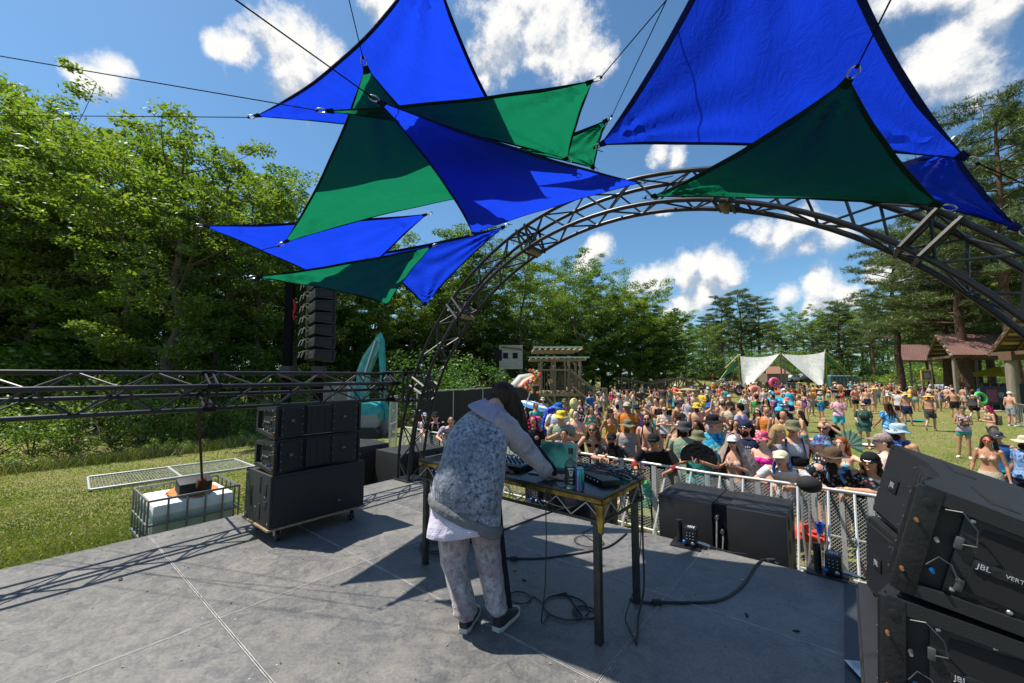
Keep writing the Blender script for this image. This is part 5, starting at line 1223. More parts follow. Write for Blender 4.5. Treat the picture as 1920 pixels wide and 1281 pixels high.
SP('floral_romper', [(.10,.07,.09), (.40,.22,.25), (.35,.35,.40)], 24, 'flower')
SP('tropical_yellow_blue', [(.02,.08,.22), (.65,.42,.05), (.02,.35,.35), (.60,.15,.05)], 9, 'flower')
SP('hawaiian_green', [(.50,.55,.50), (.04,.25,.10), (.05,.30,.25)], 12, 'flower')
SP('floral_purple', [(.40,.38,.45), (.25,.10,.30), (.45,.12,.15), (.1,.15,.4)], 16, 'flower')
SP('paisley_grey', [(.25,.20,.22), (.35,.27,.18), (.16,.12,.18), (.32,.26,.28)], 7)
SP('blue_floral_hat', [(.03,.10,.25), (.35,.10,.20), (.08,.40,.45), (.5,.45,.45)], 24, 'flower')
SP('pink_floral_hat', [(.60,.06,.16), (.05,.25,.08), (.70,.50,.45)], 28, 'flower')
SP('blue_bandana', [(.01,.05,.30), (.02,.10,.45), (.35,.45,.65)], 26)
SP('red_pattern', [(.45,.02,.03), (.06,.01,.01), (.40,.05,.04)], 26)
SP('colour_tank', [(.03,.03,.10), (.55,.06,.28), (.25,.20,.45), (.02,.10,.25)], 9)
SP('patterned_cap', [(.16,.12,.11), (.35,.25,.22), (.08,.07,.07)], 26)
SP('pink_tiedye', [(.55,.36,.33), (.60,.48,.44), (.40,.28,.26)], 8)
SP('blue_tapestry', [(.02,.10,.36), (.30,.40,.55), (.02,.16,.50), (.10,.12,.25)], 9)
SP('striped_towel', [(.10,.09,.12), (.35,.20,.17), (.40,.36,.34), (.08,.08,.11)], 5, 'stripe')
SP('board_shorts', [(.02,.04,.14), (.04,.30,.35), (.02,.04,.14), (.55,.60,.60)], 3, 'stripe')
SP('snake_print', [(.10,.09,.08), (.30,.26,.20), (.05,.05,.05)], 22)
shoe_m = cloth('shoe_white', (.5,.5,.5)); lens_m = P('dark_lens', (.008,.008,.01), .12, var=.1, spec=.8); lip_m = skin('lips', (.32,.09,.075)); eye_w = P('eye_white', (.55,.53,.5), .3, var=.05); iris_m = P('iris', (.02,.014,.01), .2, var=.1)
redlens = P('red_lens', (.55,.02,.01), .12, spec=.8); whiteframe = P('white_frame', (.75,.70,.72), .4)

POSE = {
 'stand': dict(arms=(((.245,.02,1.14),(.27,-.05,.88)), ((.245,.02,1.14),(.27,-.05,.88))), lean=0),
 'relax': dict(arms=(((.26,.05,1.16),(.17,-.16,1.02)), ((.245,.02,1.14),(.27,-.05,.88))), lean=0),
 'lean': dict(arms=(((.37,-.30,1.12),(.09,-.52,1.15)), ((.37,-.30,1.12),(.12,-.50,1.15))), lean=.34),
 'leanlow': dict(arms=(((.33,-.30,1.12),(.22,-.60,1.08)), ((.33,-.32,1.12),(.20,-.60,1.09))), lean=.30),
 'fold': dict(arms=(((.25,-.05,1.16),(.04,-.22,1.24)), ((.25,-.05,1.16),(.04,-.24,1.21))), lean=0),
 'chest': dict(arms=(((.26,-.02,1.17),(.08,-.25,1.30)), ((.26,-.02,1.17),(.08,-.25,1.28))), lean=0),
 'phone': dict(arms=(((.23,-.04,1.15),(.06,-.30,1.22)), ((.23,-.04,1.15),(.06,-.30,1.20))), lean=.04),
 'up': dict(arms=(((.24,.02,1.14),(.26,-.08,.90)), ((.36,-.08,1.58),(.40,-.14,1.86))), lean=0),
 'brow': dict(arms=(((.24,.02,1.14),(.26,-.08,.90)), ((.38,-.10,1.45),(.12,-.14,1.66))), lean=0),
 'drink': dict(arms=(((.24,.02,1.15),(.16,-.22,1.10)), ((.26,-.14,1.20),(.06,-.22,1.50))), lean=0),
 'hips': dict(arms=(((.36,.05,1.18),(.18,-.06,1.00)), ((.36,.05,1.18),(.18,-.06,1.00))), lean=0),
 'head': dict(arms=(((.36,-.02,1.52),(.12,.03,1.70)), ((.36,-.02,1.52),(.12,.03,1.70))), lean=0),
 'point': dict(arms=(((.24,.02,1.14),(.26,-.08,.90)), ((.36,-.22,1.38),(.44,-.46,1.42))), lean=0),
 'walk': dict(arms=(((.25,.10,1.16),(.24,.12,.92)), ((.25,-.06,1.15),(.27,-.22,.94))), lean=.04, walk=1),
 'sit': dict(arms=(((.25,-.10,1.14),(.14,-.28,1.02)), ((.25,-.10,1.14),(.14,-.28,1.02))), lean=.04, sit=1),
}
class Body:
    def __init__(s, pose, fem, big=0.0, N=12):
        P_ = POSE[pose]; s.L = P_['lean']; s.fem = fem; s.big = big; s.N = N; s.pose = pose
        s.sit = P_.get('sit', 0); walk = P_.get('walk', 0)
        def sp(z):             # spine centre at nominal height z
            t = max(0, (z-.95))/.55
            return Vector((0, -s.L*(t**1.25), z - .10*s.L*t - (.28*s.L*t*t)))
        s.sp = sp
        sh = .175 if not fem else .155; sh += big*.02; s.sh = [sp(1.42)+Vector((x*sh, 0, 0)) for x in (-1, 1)]
        s.arm = []
        for k, sg in ((0, -1), (1, 1)):
            e, w = P_['arms'][k]; sc_ = .93 if fem else 1+big*.06
            s.arm.append((s.sh[k], Vector((sg*e[0]*sc_, e[1], e[2])), Vector((sg*w[0], w[1], w[2]))))
        hx = .088+big*.015
        if s.sit: s.leg = [[Vector((sg*hx,0,.93)), Vector((sg*(hx+.05),-.42,.95)), Vector((sg*(hx+.03),-.50,.55)), Vector((sg*(hx+.03),-.62,.52))] for sg in (-1, 1)]
        elif walk: s.leg = [[Vector((-hx,0,.92)), Vector((-hx,-.16,.52)), Vector((-hx,-.12,.10)), Vector((-hx,-.26,.05))], [Vector((hx,0,.92)), Vector((hx,.03,.50)), Vector((hx,.28,.18)), Vector((hx,.20,.06))]]
        else: s.leg = [[Vector((sg*hx,0,.92)), Vector((sg*(hx+.025),-.015,.50)), Vector((sg*(hx+.04),.02,.085)), Vector((sg*(hx+.065),-.13,.03))] for sg in (-1, 1)]
        s.head = sp(1.50) + Vector((0, -.025-.10*s.L, .125))
    def rad(s, z):
        b = s.big
        T = ((.82,.115,.10),(.86,.155,.115),(.93,.172,.122),(1.0,.160,.108),(1.08,.142+.035*b,.098+.06*b),(1.16,.140+.03*b,.098+.06*b),(1.26,.158,.112+.02*b),(1.34,.170,.114),(1.40,.168,.098),(1.445,.125,.082),(1.48,.072,.065),(1.52,.056,.058),(1.58,.052,.056)) if not s.fem else \
            ((.82,.115,.10),(.86,.160,.115),(.93,.178,.125),(1.0,.158,.108),(1.08,.124,.088),(1.14,.118,.084),(1.24,.135,.094),(1.33,.146,.098),(1.39,.146,.085),(1.44,.100,.070),(1.48,.056,.055),(1.52,.046,.050),(1.58,.043,.048))
        zs = [t[0] for t in T]; return float(np.interp(z, zs, [t[1] for t in T])), float(np.interp(z, zs, [t[2] for t in T]))
    def torso(s, b, z0, z1, inf=0.0, n=None, mat=0, flare=0.0, ff=1.0):
        k = max(3, int((z1-z0)/.045)); pts = []; rs = []
        for i in range(k+1):
            z = z0+(z1-z0)*i/k; a, c = s.rad(max(.82, z)); fl = flare*max(0, (z1-z)/(z1-z0))**1.2
            pts.append(s.sp(z)); rs.append((a+inf+fl, c+inf+fl*.8))
        b.tube(pts, rs, n or s.N+4, mat, up=(0,-1,0) if False else None, flat=1)
        return b
    def body(s, remesh=0.0):
        b = MB(); N = s.N; f = s.fem; big = s.big
        s.torso_loft(b, .82, 1.58)
        if f:
            for sg in (-1, 1): c = s.sp(1.285)+Vector((sg*.066,-.075,0)); b.ell(c, (.062,.058,.060), N, max(6, N//2))
        elif big: c = s.sp(1.10)+Vector((0,-.07,0)); b.ell(c, (.15,.12*big,.16), N, 8)
        for k in (0, 1):
            S_, E, W = s.arm[k]; q = .82 if f else 1+.18*big
            u1 = S_.lerp(E, .5); u2 = E.lerp(W, .3)
            b.ell(S_ + Vector((0,0,-.01)), (.058*q,.058*q,.062*q), N, max(6, N//2))
            b.tube([S_+Vector((0,0,.01)), S_.lerp(E,.2), u1, S_.lerp(E,.85), E, u2, E.lerp(W,.7), W], [.046*q,.053*q,.047*q,.039*q,.038*q,.041*q,.030*q,.024*q], N-2)
            hd = (W-E).normalized(); 
            if 'lean' in s.pose: hd = (hd + Vector((0,-.3,-.35))).normalized()
            hc = W + hd*.045; b.ell(hc, (.038,.022,.05), 8, 6, rot=hd.to_track_quat('Z', 'X').to_matrix())
            b._hands = getattr(b, '_hands', []) + [(W, hd, k)]
            H, K, A, F = s.leg[k]; ql = (.98 if f else 1)+.12*big
            b.tube([H+Vector((0,0,.03)), H.lerp(K,.25), H.lerp(K,.6), K, K.lerp(A,.3), K.lerp(A,.7), A], [.088*ql,.088*ql,.068*ql,.052,.056,.040,.034], N)
            b.tube([A+Vector((0,.035,-.045)), A.lerp(F,.4)+Vector((0,0,-.01)), F+Vector((0,0,.0)), F+Vector((0,-.03,-.01))], [.033,.042,.036,.018], N-2, flat=.8)
        h = s.head; hs = .93 if f else 1.0
        b.tube([h+Vector((0,.012,-.115*hs)), h+Vector((0,.002,-.085*hs)), h+Vector((0,0,-.045*hs)), h+Vector((0,0,0)), h+Vector((0,.004,.045*hs)), h+Vector((0,.008,.085*hs)), h+Vector((0,.01,.112*hs))],
               [(.028,.034),(.050,.062),(.064*hs,.082*hs),(.073*hs,.094*hs),(.076*hs,.097*hs),(.062*hs,.080*hs),(.022,.03)], N+4, up=(0,1,0))
        b.ell(h+Vector((0,-.085*hs,-.088*hs)), (.022,.018,.016), 8, 6)
        if remesh or s.N >= 12:
            b.tube([h+Vector((0,-.086*hs,.022)), h+Vector((0,-.105*hs,-.018)), h+Vector((0,-.112*hs,-.030)), h+Vector((0,-.090*hs,-.038))], [.007,.011,.013,.008], 6)
            for sg in (-1, 1): b.ell(h+Vector((sg*.076*hs,.008,-.008)), (.012,.020,.032), 8, 6)
        return b
    def torso_loft(s, b, z0, z1, inf=0.0, flare=0.0, mat=0, n=None, cap=True):
        """horizontal elliptic rings that follow the spine"""
        n = n or s.N+4; k = max(3, int(round((z1-z0)/.04))); V = []
        for i in range(k+1):
            z = z0+(z1-z0)*i/k; a, c = s.rad(max(.82, z)); fl = flare*max(0, (z1-z)/(z1-z0))**1.1; ctr = s.sp(z) if z > .95 else Vector((0,0,z))
            tl = s.L*max(0, (z-.95)/.55)*.9
            for j in range(n):
                t = 2*math.pi*j/n; x, y = math.cos(t), math.sin(t)
                e = .82; x = math.copysign(abs(x)**e, x); y = math.copysign(abs(y)**e, y)
                fold = 0 if not (inf or flare) else .006*math.sin(3*t+z*14)+.004*math.sin(7*t-z*9) + fl*.12*math.sin(6*t)
                dy = y*(c+inf+fl*.8+fold); V.append(ctr + Vector((x*(a+inf+fl+fold), dy*math.cos(tl), dy*math.sin(tl)*1.0)))
        F = [(i*n+j, i*n+(j+1) % n, (i+1)*n+(j+1) % n, (i+1)*n+j) for i in range(k) for j in range(n)]
        if cap: F += [tuple(range(n))[::-1], tuple(k*n+j for j in range(n))]
        b.add(V, F, mat); return b
def remesh_obj(mb, voxel, mat, smooth_it=2):
    me = bpy.data.meshes.new('tmp'); me.from_pydata(mb.v, [], mb.f); o = bpy.data.objects.new('tmp', me); COL.objects.link(o)
    bm = bmesh.new(); bm.from_mesh(me); bmesh.ops.recalc_face_normals(bm, faces=bm.faces); bm.to_mesh(me); bm.free()
    m = o.modifiers.new('r', 'REMESH'); m.mode = 'VOXEL'; m.voxel_size = voxel; m.use_smooth_shade = True
    if smooth_it: s_ = o.modifiers.new('s', 'SMOOTH'); s_.factor = .5; s_.iterations = smooth_it
    dg = bpy.context.evaluated_depsgraph_get(); me2 = bpy.data.meshes.new_from_object(o.evaluated_get(dg)); bpy.data.objects.remove(o); bpy.data.meshes.remove(me)
    me2.materials.clear(); me2.materials.append(mat)
    me2.polygons.foreach_set('use_smooth', [True]*len(me2.polygons)); return me2
def fingers(b, W, hd, k, s=1.0, curl=.5):
    q = hd.to_track_quat('Z', 'X').to_matrix(); base = W + hd*.075*s; sg = -1 if k == 0 else 1
    for i in range(4):
        o = q @ Vector(((-.027+i*.018)*s, 0, 0)); L = (.030,.036,.034,.026)[i]*s; d2 = (hd + q @ Vector((0,-curl*sg,0)) + Vector((0,0,-.25))).normalized()
        p0 = base - hd*.02 + o; p1 = base + o + hd*L*.8; p2 = p1 + d2*L; b.tube([p0, p1, p2], [.0098*s,.009*s,.0065*s], 6)
    o = q @ Vector((-.034*s*(1), 0, 0)); d3 = (hd*.6 + (q @ Vector((-1,0,0)))*.7).normalized(); p0 = W + hd*.03*s + o*.4; b.tube([p0, p0+d3*.035*s, p0+d3*.035*s+hd*.025*s], [.012*s,.0105*s,.008*s], 6)
PC = {}
def piece(kind, pose, fem, big, lod, bd):
    key = (kind, pose, fem, big, lod)
    if key in PC: return PC[key]
    b = MB(); N = bd.N; h = bd.head; hs = .93 if fem else 1.0; dummy = SK['fair']
    def sleeve(frac, inf):
        for k in (0, 1):
            S_, E, W = bd.arm[k]; q = .82 if fem else 1+.18*big
            if frac <= 1: pts = [S_+Vector((0,0,.0)), S_.lerp(E, frac*.5), S_.lerp(E, frac)]; r = [.062*q+inf*.6,.054*q+inf,.048*q+inf*.9]
            else: pts = [S_, S_.lerp(E,.5), E, E.lerp(W,.5), E.lerp(W,.92)]; r = [.06*q+inf,.055*q+inf,.047*q+inf,.042*q+inf,.034*q+inf]
            b.tube(pts, r, N)
    def legs(frac, inf, w=1.0):
        for k in (0, 1):
            H, K, A, F = bd.leg[k]; ql = (.98 if fem else 1)+.12*big
            if frac <= 1: b.tube([H+Vector((0,0,.03)), H.lerp(K, frac*.4), H.lerp(K, frac)], [.09*ql+inf,.088*ql+inf*1.3,(.088-.036*frac)*ql+inf*2.0*w], N)
            else: b.tube([H+Vector((0,0,.03)), H.lerp(K,.5), K, K.lerp(A,.5), A+Vector((0,0,.02))], [.09*ql+inf,.075*ql+inf,.060+inf,.055+inf*1.2,.048+inf*1.2], N)
    if kind == 'tee': bd.torso_loft(b, .90, 1.455, .018, .018); sleeve(.62, .012)
    elif kind == 'openshirt': bd.torso_loft(b, .88, 1.46, .022, .03); sleeve(.75, .018)
    elif kind == 'longsleeve': bd.torso_loft(b, .90, 1.465, .02, .012); sleeve(2, .012)
    elif kind == 'tank': bd.torso_loft(b, .90, 1.40, .014, .012); [b.tube([bd.sp(1.39)+Vector((sg*.11,-.085,0)), bd.sp(1.45)+Vector((sg*.105,-.03,.02)), bd.sp(1.44)+Vector((sg*.105,.05,.01)), bd.sp(1.38)+Vector((sg*.11,.09,0))], .022, 6, flat=.5) for sg in (-1, 1)]
    elif kind == 'crop': bd.torso_loft(b, 1.20, 1.40, .012, 0); [b.tube([bd.sp(1.38)+Vector((sg*.085,-.08,0)), bd.sp(1.445)+Vector((sg*.08,-.03,.02)), bd.sp(1.42)+Vector((sg*.08,.06,.0))], .012, 6, flat=.6) for sg in (-1, 1)]
    elif kind == 'bandeau': bd.torso_loft(b, 1.225, 1.335, .010, 0); [b.ell(bd.sp(1.285)+Vector((sg*.066,-.080,0)), (.064,.060,.055), N, 8) for sg in (-1, 1)]
    elif kind == 'bikini':
        for sg in (-1, 1):
            c = bd.sp(1.28)+Vector((sg*.066,-.089,0)); b.ell(c, (.052,.050,.050), N, 8); b.tube([c+Vector((0,-.03,.03)), bd.sp(1.40)+Vector((sg*.05,-.075,0)), bd.sp(1.47)+Vector((sg*.05,-.02,.01)), bd.sp(1.49)+Vector((0,.055,0))], .005, 5)
        a, c_2 = bd.rad(1.25); b.tube([bd.sp(1.25)+Vector((math.cos(t)*(a+.003), math.sin(t)*(c_2+.003), 0)) for t in [6.283*i/24 for i in range(25)]], .006, 5, caps=False)
    elif kind == 'dress': bd.torso_loft(b, .62, 1.40, .014, .10); [b.tube([bd.sp(1.39)+Vector((sg*.09,-.08,0)), bd.sp(1.45)+Vector((sg*.085,-.03,.02)), bd.sp(1.42)+Vector((sg*.085,.06,.0))], .012, 6, flat=.6) for sg in (-1, 1)]
    elif kind == 'tunic': bd.torso_loft(b, .66, 1.455, .028, .07); sleeve(.9, .03)
    elif kind == 'swimsuit': bd.torso_loft(b, .84, 1.36, .008, 0); [b.tube([bd.sp(1.35)+Vector((sg*.07,-.09,0)), bd.sp(1.45)+Vector((sg*.07,-.03,.02)), bd.sp(1.40)+Vector((sg*.07,.07,.0))], .009, 6, flat=.6) for sg in (-1, 1)]
    elif kind == 'shorts': bd.torso_loft(b, .84, 1.03, .014, 0); legs(.72, .018, 1.2)
    elif kind == 'minishorts': bd.torso_loft(b, .84, 1.02, .010, 0); legs(.36, .012)
    elif kind == 'pants': bd.torso_loft(b, .84, 1.03, .014, 0); legs(2, .014)
    elif kind == 'bottoms': bd.torso_loft(b, .83, .965, .009, 0); legs(.10, .006)
    elif kind == 'shoe': 
        for k in (0, 1):
            A, F = bd.leg[k][2:]; b.tube([A+Vector((0,.045,-.05)), A.lerp(F,.4)+Vector((0,.0,-.02)), F+Vector((0,-.01,.0)), F+Vector((0,-.05,-.01))], [.042,.050,.044,.024], N, flat=.8)
    elif kind == 'hair_short': b.ell(h+Vector((0,.014,.034)), (.083*hs,.100*hs,.095*hs), N+4, N); b.ell(h+Vector((0,.045,-.025)), (.070*hs,.066*hs,.065*hs), N, 8)
    elif kind == 'hair_long':
        b.ell(h+Vector((0,.016,.034)), (.087*hs,.104*hs,.098*hs), N+4, N)
        for sg, w in ((-1,1), (1,1), (0,1.2)):
            x = sg*.065; b.tube([h+Vector((x,.05,.05)), h+Vector((x*1.35,.062,-.05)), h+Vector((x*1.5,.085,-.16)), bd.sp(1.36)+Vector((x*1.55,.115+.01*abs(sg),-.0)), bd.sp(1.24)+Vector((x*1.3,.120,0))], [.05,.055*w,.058*w,.050*w,.012], N, flat=.7)
    elif kind == 'hair_curly':
        r = random.Random(8); b.ell(h+Vector((0,.016,.034)), (.088*hs,.104*hs,.098*hs), N+4, N)
        for i in range(26): a = r.uniform(-.4, 3.55); z = r.uniform(-.20,.06); q = h+Vector((math.cos(a)*(.075-.1*z), .02+math.sin(a)*(.075-.08*z), z)); b.ell(q, r.uniform(.026,.042), 7, 5)
    elif kind == 'hair_bun': b.ell(h+Vector((0,.014,.032)), (.082*hs,.100*hs,.094*hs), N+4, N); b.ell(h+Vector((0,.055,.125)), .043, N, 8)
    elif kind == 'beard': b.ell(h+Vector((0,-.050,-.085)), (.060,.055,.058), N, 8)
    elif kind == 'longbeard': b.ell(h+Vector((0,-.060,-.105)), (.062,.055,.085), N, 8)
    elif kind in ('cap', 'backcap'):
        sg = -1 if kind == 'cap' else 1; b.ell(h+Vector((0,.006,.050)), (.090*hs,.108*hs,.082), N+4, N)
        V = []; n = 12
        for r_ in (.085, .175):
            for i in range(n+1): a = math.pi*(i/n); V.append(h + Vector((math.cos(a)*.082*(1 if r_ < .1 else .95), sg*(math.sin(a)*r_*(1.0)+.02), .052-(.012 if r_ > .1 else 0)+.010*math.sin(a))))
        m = len(V); V += [v-Vector((0,0,.008)) for v in V]; F = []
        for i in range(n): F += [(i,i+1,n+2+i,n+1+i), (m+i,m+n+1+i,m+n+2+i,m+i+1), (n+1+i,n+2+i,m+n+2+i,m+n+1+i)]
        b.add(V, F)
    elif kind in ('bucket', 'wide', 'straw', 'fedora'):
        br, dr, ht = {'bucket': (.138,.045,.10), 'wide': (.172,.03,.105), 'straw': (.24,.045,.11), 'fedora': (.165,.0,.12)}[kind]; br *= hs
        n = 22 if lod < 2 else 12; pr_ = [(.094*hs,.028), (br*.75,.028-dr*.55), (br,.028-dr), (br,.021-dr), (br*.75,.018-dr*.55), (.088*hs,.018)]
        b.lathe(h+Vector((0,.006,.012)), pr_, n); dome = [(.094*hs,.02), (.093*hs,.06), (.088*hs,ht*.85), (.066*hs,ht+.008), (.03,ht+.014), (.0,ht+.013)]; b.lathe(h+Vector((0,.006,.012)), dome, n)
        b.v = [(v[0], h.y+(v[1]-h.y)*1.12, v[2]+.012*math.sin(v[0]*22+v[1]*17)*(1 if abs(v[0])+abs(v[1]-h.y) > .14 else 0)) for v in b.v]
    elif kind == 'headwrap': b.ell(h+Vector((0,.010,.044)), (.086*hs,.104*hs,.084), N+4, N); b.ell(h+Vector((0,.11,.02)), (.035,.03,.03), 8, 6)
    elif kind == 'shades':
        for sg in (-1, 1): b.ell(h+Vector((sg*.034*hs,-.090*hs,.012)), (.030,.014,.022), 10, 8); b.tube([h+Vector((sg*.062*hs,-.082*hs,.018)), h+Vector((sg*.080*hs,.0,.014))], .004, 5)
        b.tube([h+Vector((-.03,-.100*hs,.018)), h+Vector((.03,-.100*hs,.018))], .004, 5)
    elif kind == 'eye':
        for sg in (-1, 1): b.ell(h+Vector((sg*.031*hs,-.083*hs,.012)), (.013,.010,.007), 8, 6)
    elif kind == 'iris':
        for sg in (-1, 1): b.ell(h+Vector((sg*.031*hs,-.091*hs,.012)), (.0055,.004,.006), 8, 6)
    elif kind == 'brow':
        for sg in (-1, 1): b.tube([h+Vector((sg*.016*hs,-.092*hs,.030)), h+Vector((sg*.034*hs,-.090*hs,.035)), h+Vector((sg*.050*hs,-.082*hs,.029))], [.004,.005,.003], 5)
    elif kind == 'mouth': b.ell(h+Vector((0,-.091*hs,-.058)), (.023,.008,.008), 10, 6)
    elif kind == 'straps': 
        for sg in (-1, 1): b.tube([bd.sp(1.10)+Vector((sg*.13,-.10,0)), bd.sp(1.30)+Vector((sg*.12,-.128,0)), bd.sp(1.44)+Vector((sg*.10,-.06,.025)), bd.sp(1.40)+Vector((sg*.10,.10,0))], .020, 6, flat=.45)
    elif kind == 'backpack': b.box(bd.sp(1.22)+Vector((0,.19,0)), (.26,.14,.36), bev=.04)
    elif kind == 'chestbag': b.box(bd.sp(1.16)+Vector((.04,-.17,0)), (.22,.08,.14), bev=.03); b.tube([bd.sp(1.22)+Vector((-.10,-.14,0)), bd.sp(1.44)+Vector((-.11,-.05,.02)), bd.sp(1.3)+Vector((-.02,.14,0))], .014, 6)
    elif kind == 'neckcloth':
        b.tube([bd.sp(1.46)+Vector((math.cos(t)*.088, math.sin(t)*.082-.005, .012*math.sin(3*t))) for t in [6.283*i/16 for i in range(17)]], .032, 8, caps=False); b.tube([bd.sp(1.45)+Vector((.05,-.08,0)), bd.sp(1.33)+Vector((.07,-.14,0)), bd.sp(1.16)+Vector((.08,-.15,0))], [.04,.05,.03], 8, flat=.35)
        b.tube([bd.sp(1.45)+Vector((-.05,-.08,0)), bd.sp(1.33)+Vector((-.07,-.14,0)), bd.sp(1.20)+Vector((-.08,-.15,0))], [.04,.05,.03], 8, flat=.35)
    elif kind == 'neckflap':
        b.tube([h+Vector((-.055,.05,.03)), h+Vector((-.085,.03,-.06)), h+Vector((-.10,.0,-.16)), h+Vector((-.085,-.02,-.22))], [.045,.05,.045,.02], 8, flat=.35); b.tube([h+Vector((.055,.05,.03)), h+Vector((.085,.04,-.06)), h+Vector((.09,.05,-.15))], [.045,.05,.03], 8, flat=.35); b.tube([h+Vector((0,.08,.02)), h+Vector((0,.10,-.07)), h+Vector((0,.11,-.17))], [.07,.08,.05], 8, flat=.3)
    elif kind == 'shawl':
        n = 22; V = []; prof = [(1.78,.03,.03,.02), (1.76,.09,.10,.03), (1.68,.115,.13,.03), (1.60,.13,.14,.05), (1.50,.20,.15,.06), (1.40,.27,.19,.07), (1.2,.34,.24,.08), (1.0,.38,.28,.10), (.8,.42,.30,.10)]
        for z, a, c2, dy in prof:
            for j in range(n+1):
                t = math.radians(-60+300*j/n); f_ = 1+.07*math.sin(5*t+z*6)
                V.append((math.cos(t)*a*f_, dy-.25*bd.L+math.sin(t)*c2*f_, z))
        F = [(i*(n+1)+j, i*(n+1)+j+1, (i+1)*(n+1)+j+1, (i+1)*(n+1)+j) for i in range(len(prof)-1) for j in range(n)]; b.add(V, F)
        m = len(V); c = Vector((0,0,1.3)); V2 = [(v[0]*.95, v[1]*.95, v[2]-.006) for v in V]; b.add(V2, [f[::-1] for f in F])
    elif kind == 'handfan':
        c = bd.arm[1][2]+Vector((-.02,-.06,.0)); b.tube([c, c+Vector((0,-.01,.08))], .012, 6); n = 16; V = [c+Vector((0,-.012,.06))]
        for i in range(n+1): a = math.radians(-20+220*i/n); V.append(c+Vector((math.cos(a)*.26, -.02-.008*(i % 2), .08+math.sin(a)*.24)))
        V2 = [v+Vector((0,.006,0)) for v in V]; k = len(V); b.add(V+V2, [(0,i,i+1) for i in range(1,n+1)]+[(k,k+i+1,k+i) for i in range(1,n+1)]+[(i,k+i,k+i+1,i+1) for i in range(1,n+1)])
    elif kind == 'phone': b.box((bd.arm[0][2]+bd.arm[1][2])/2+Vector((0,-.05,.06)), (.075,.01,.15), Matrix.Rotation(-.5, 3, 'X'), bev=.004)
    elif kind == 'cup': b.lathe(bd.arm[1][2]+Vector((0,-.05,-.02)), [(.0,0),(.028,0),(.040,.11),(.037,.11),(.0,.10)], 12)
    elif kind == 'cuffs':
        for k in (0, 1): S_, E, W = bd.arm[k]; b.tube([E.lerp(W,.15), E.lerp(W,.4), E.lerp(W,.6)], [.05,.062,.05], N)
    elif kind == 'wristband':
        for k in (0, 1): S_, E, W = bd.arm[k]; b.tube([E.lerp(W,.90), E.lerp(W,.97)], .031, 10)
    elif kind == 'print': 
        a, c2 = bd.rad(1.30); r = random.Random(5)
        for i in range(7):
            for j in range(3): b.box(bd.sp(1.34-.045*j)+Vector((-.075+.025*i, -c2-.030-(.012 if fem else 0)-.02*bd.big*(j+1)*.0+.003*abs(i-3), 0)), (.013+.006*((i*j) % 2),.012,.020+.012*((i+j) % 2)), Matrix.Rotation(-bd.L*1.1, 3, 'X'))
    elif kind == 'backprint':
        a, c2 = bd.rad(1.34)
        for i in range(6): b.box(bd.sp(1.36)+Vector((-.08+.032*i, c2+.030, 0)), (.022,.010,.03)); b.box(bd.sp(1.30)+Vector((-.08+.032*i, c2+.032, 0)), (.02,.010,.014))
    elif kind == 'necklace': b.tube([bd.sp(1.47)+Vector((math.cos(t)*.066, math.sin(t)*.062-.02, -.05*max(0,-math.sin(t)))) for t in [6.283*i/16 for i in range(17)]], .004, 5, caps=False)
    me = b.mesh(kind, dummy, True, 60 if kind not in ('print','phone') else 30)
    PC[key] = me; return me
NAMES = {'tee': 'shirt', 'openshirt': 'shirt', 'longsleeve': 'shirt', 'tank': 'tank_top', 'crop': 'crop_top', 'bandeau': 'bikini_top', 'bikini': 'bikini_top', 'dress': 'dress', 'tunic': 'dress', 'swimsuit': 'swimsuit', 'minishorts': 'shorts', 'bottoms': 'bikini_bottom', 'hair_short': 'hair', 'hair_long': 'hair', 'hair_curly': 'hair', 'hair_bun': 'hair', 'longbeard': 'beard', 'backcap': 'cap', 'bucket': 'bucket_hat', 'wide': 'wide_hat', 'straw': 'straw_hat', 'fedora': 'brimmed_hat', 'shades': 'sunglasses', 'straps': 'backpack_straps', 'print': 'shirt_print', 'backprint': 'shirt_print', 'brow': 'eyebrows', 'handfan': 'hand_fan', 'cuffs': 'sleeve_cuffs'}
_bodies = {}
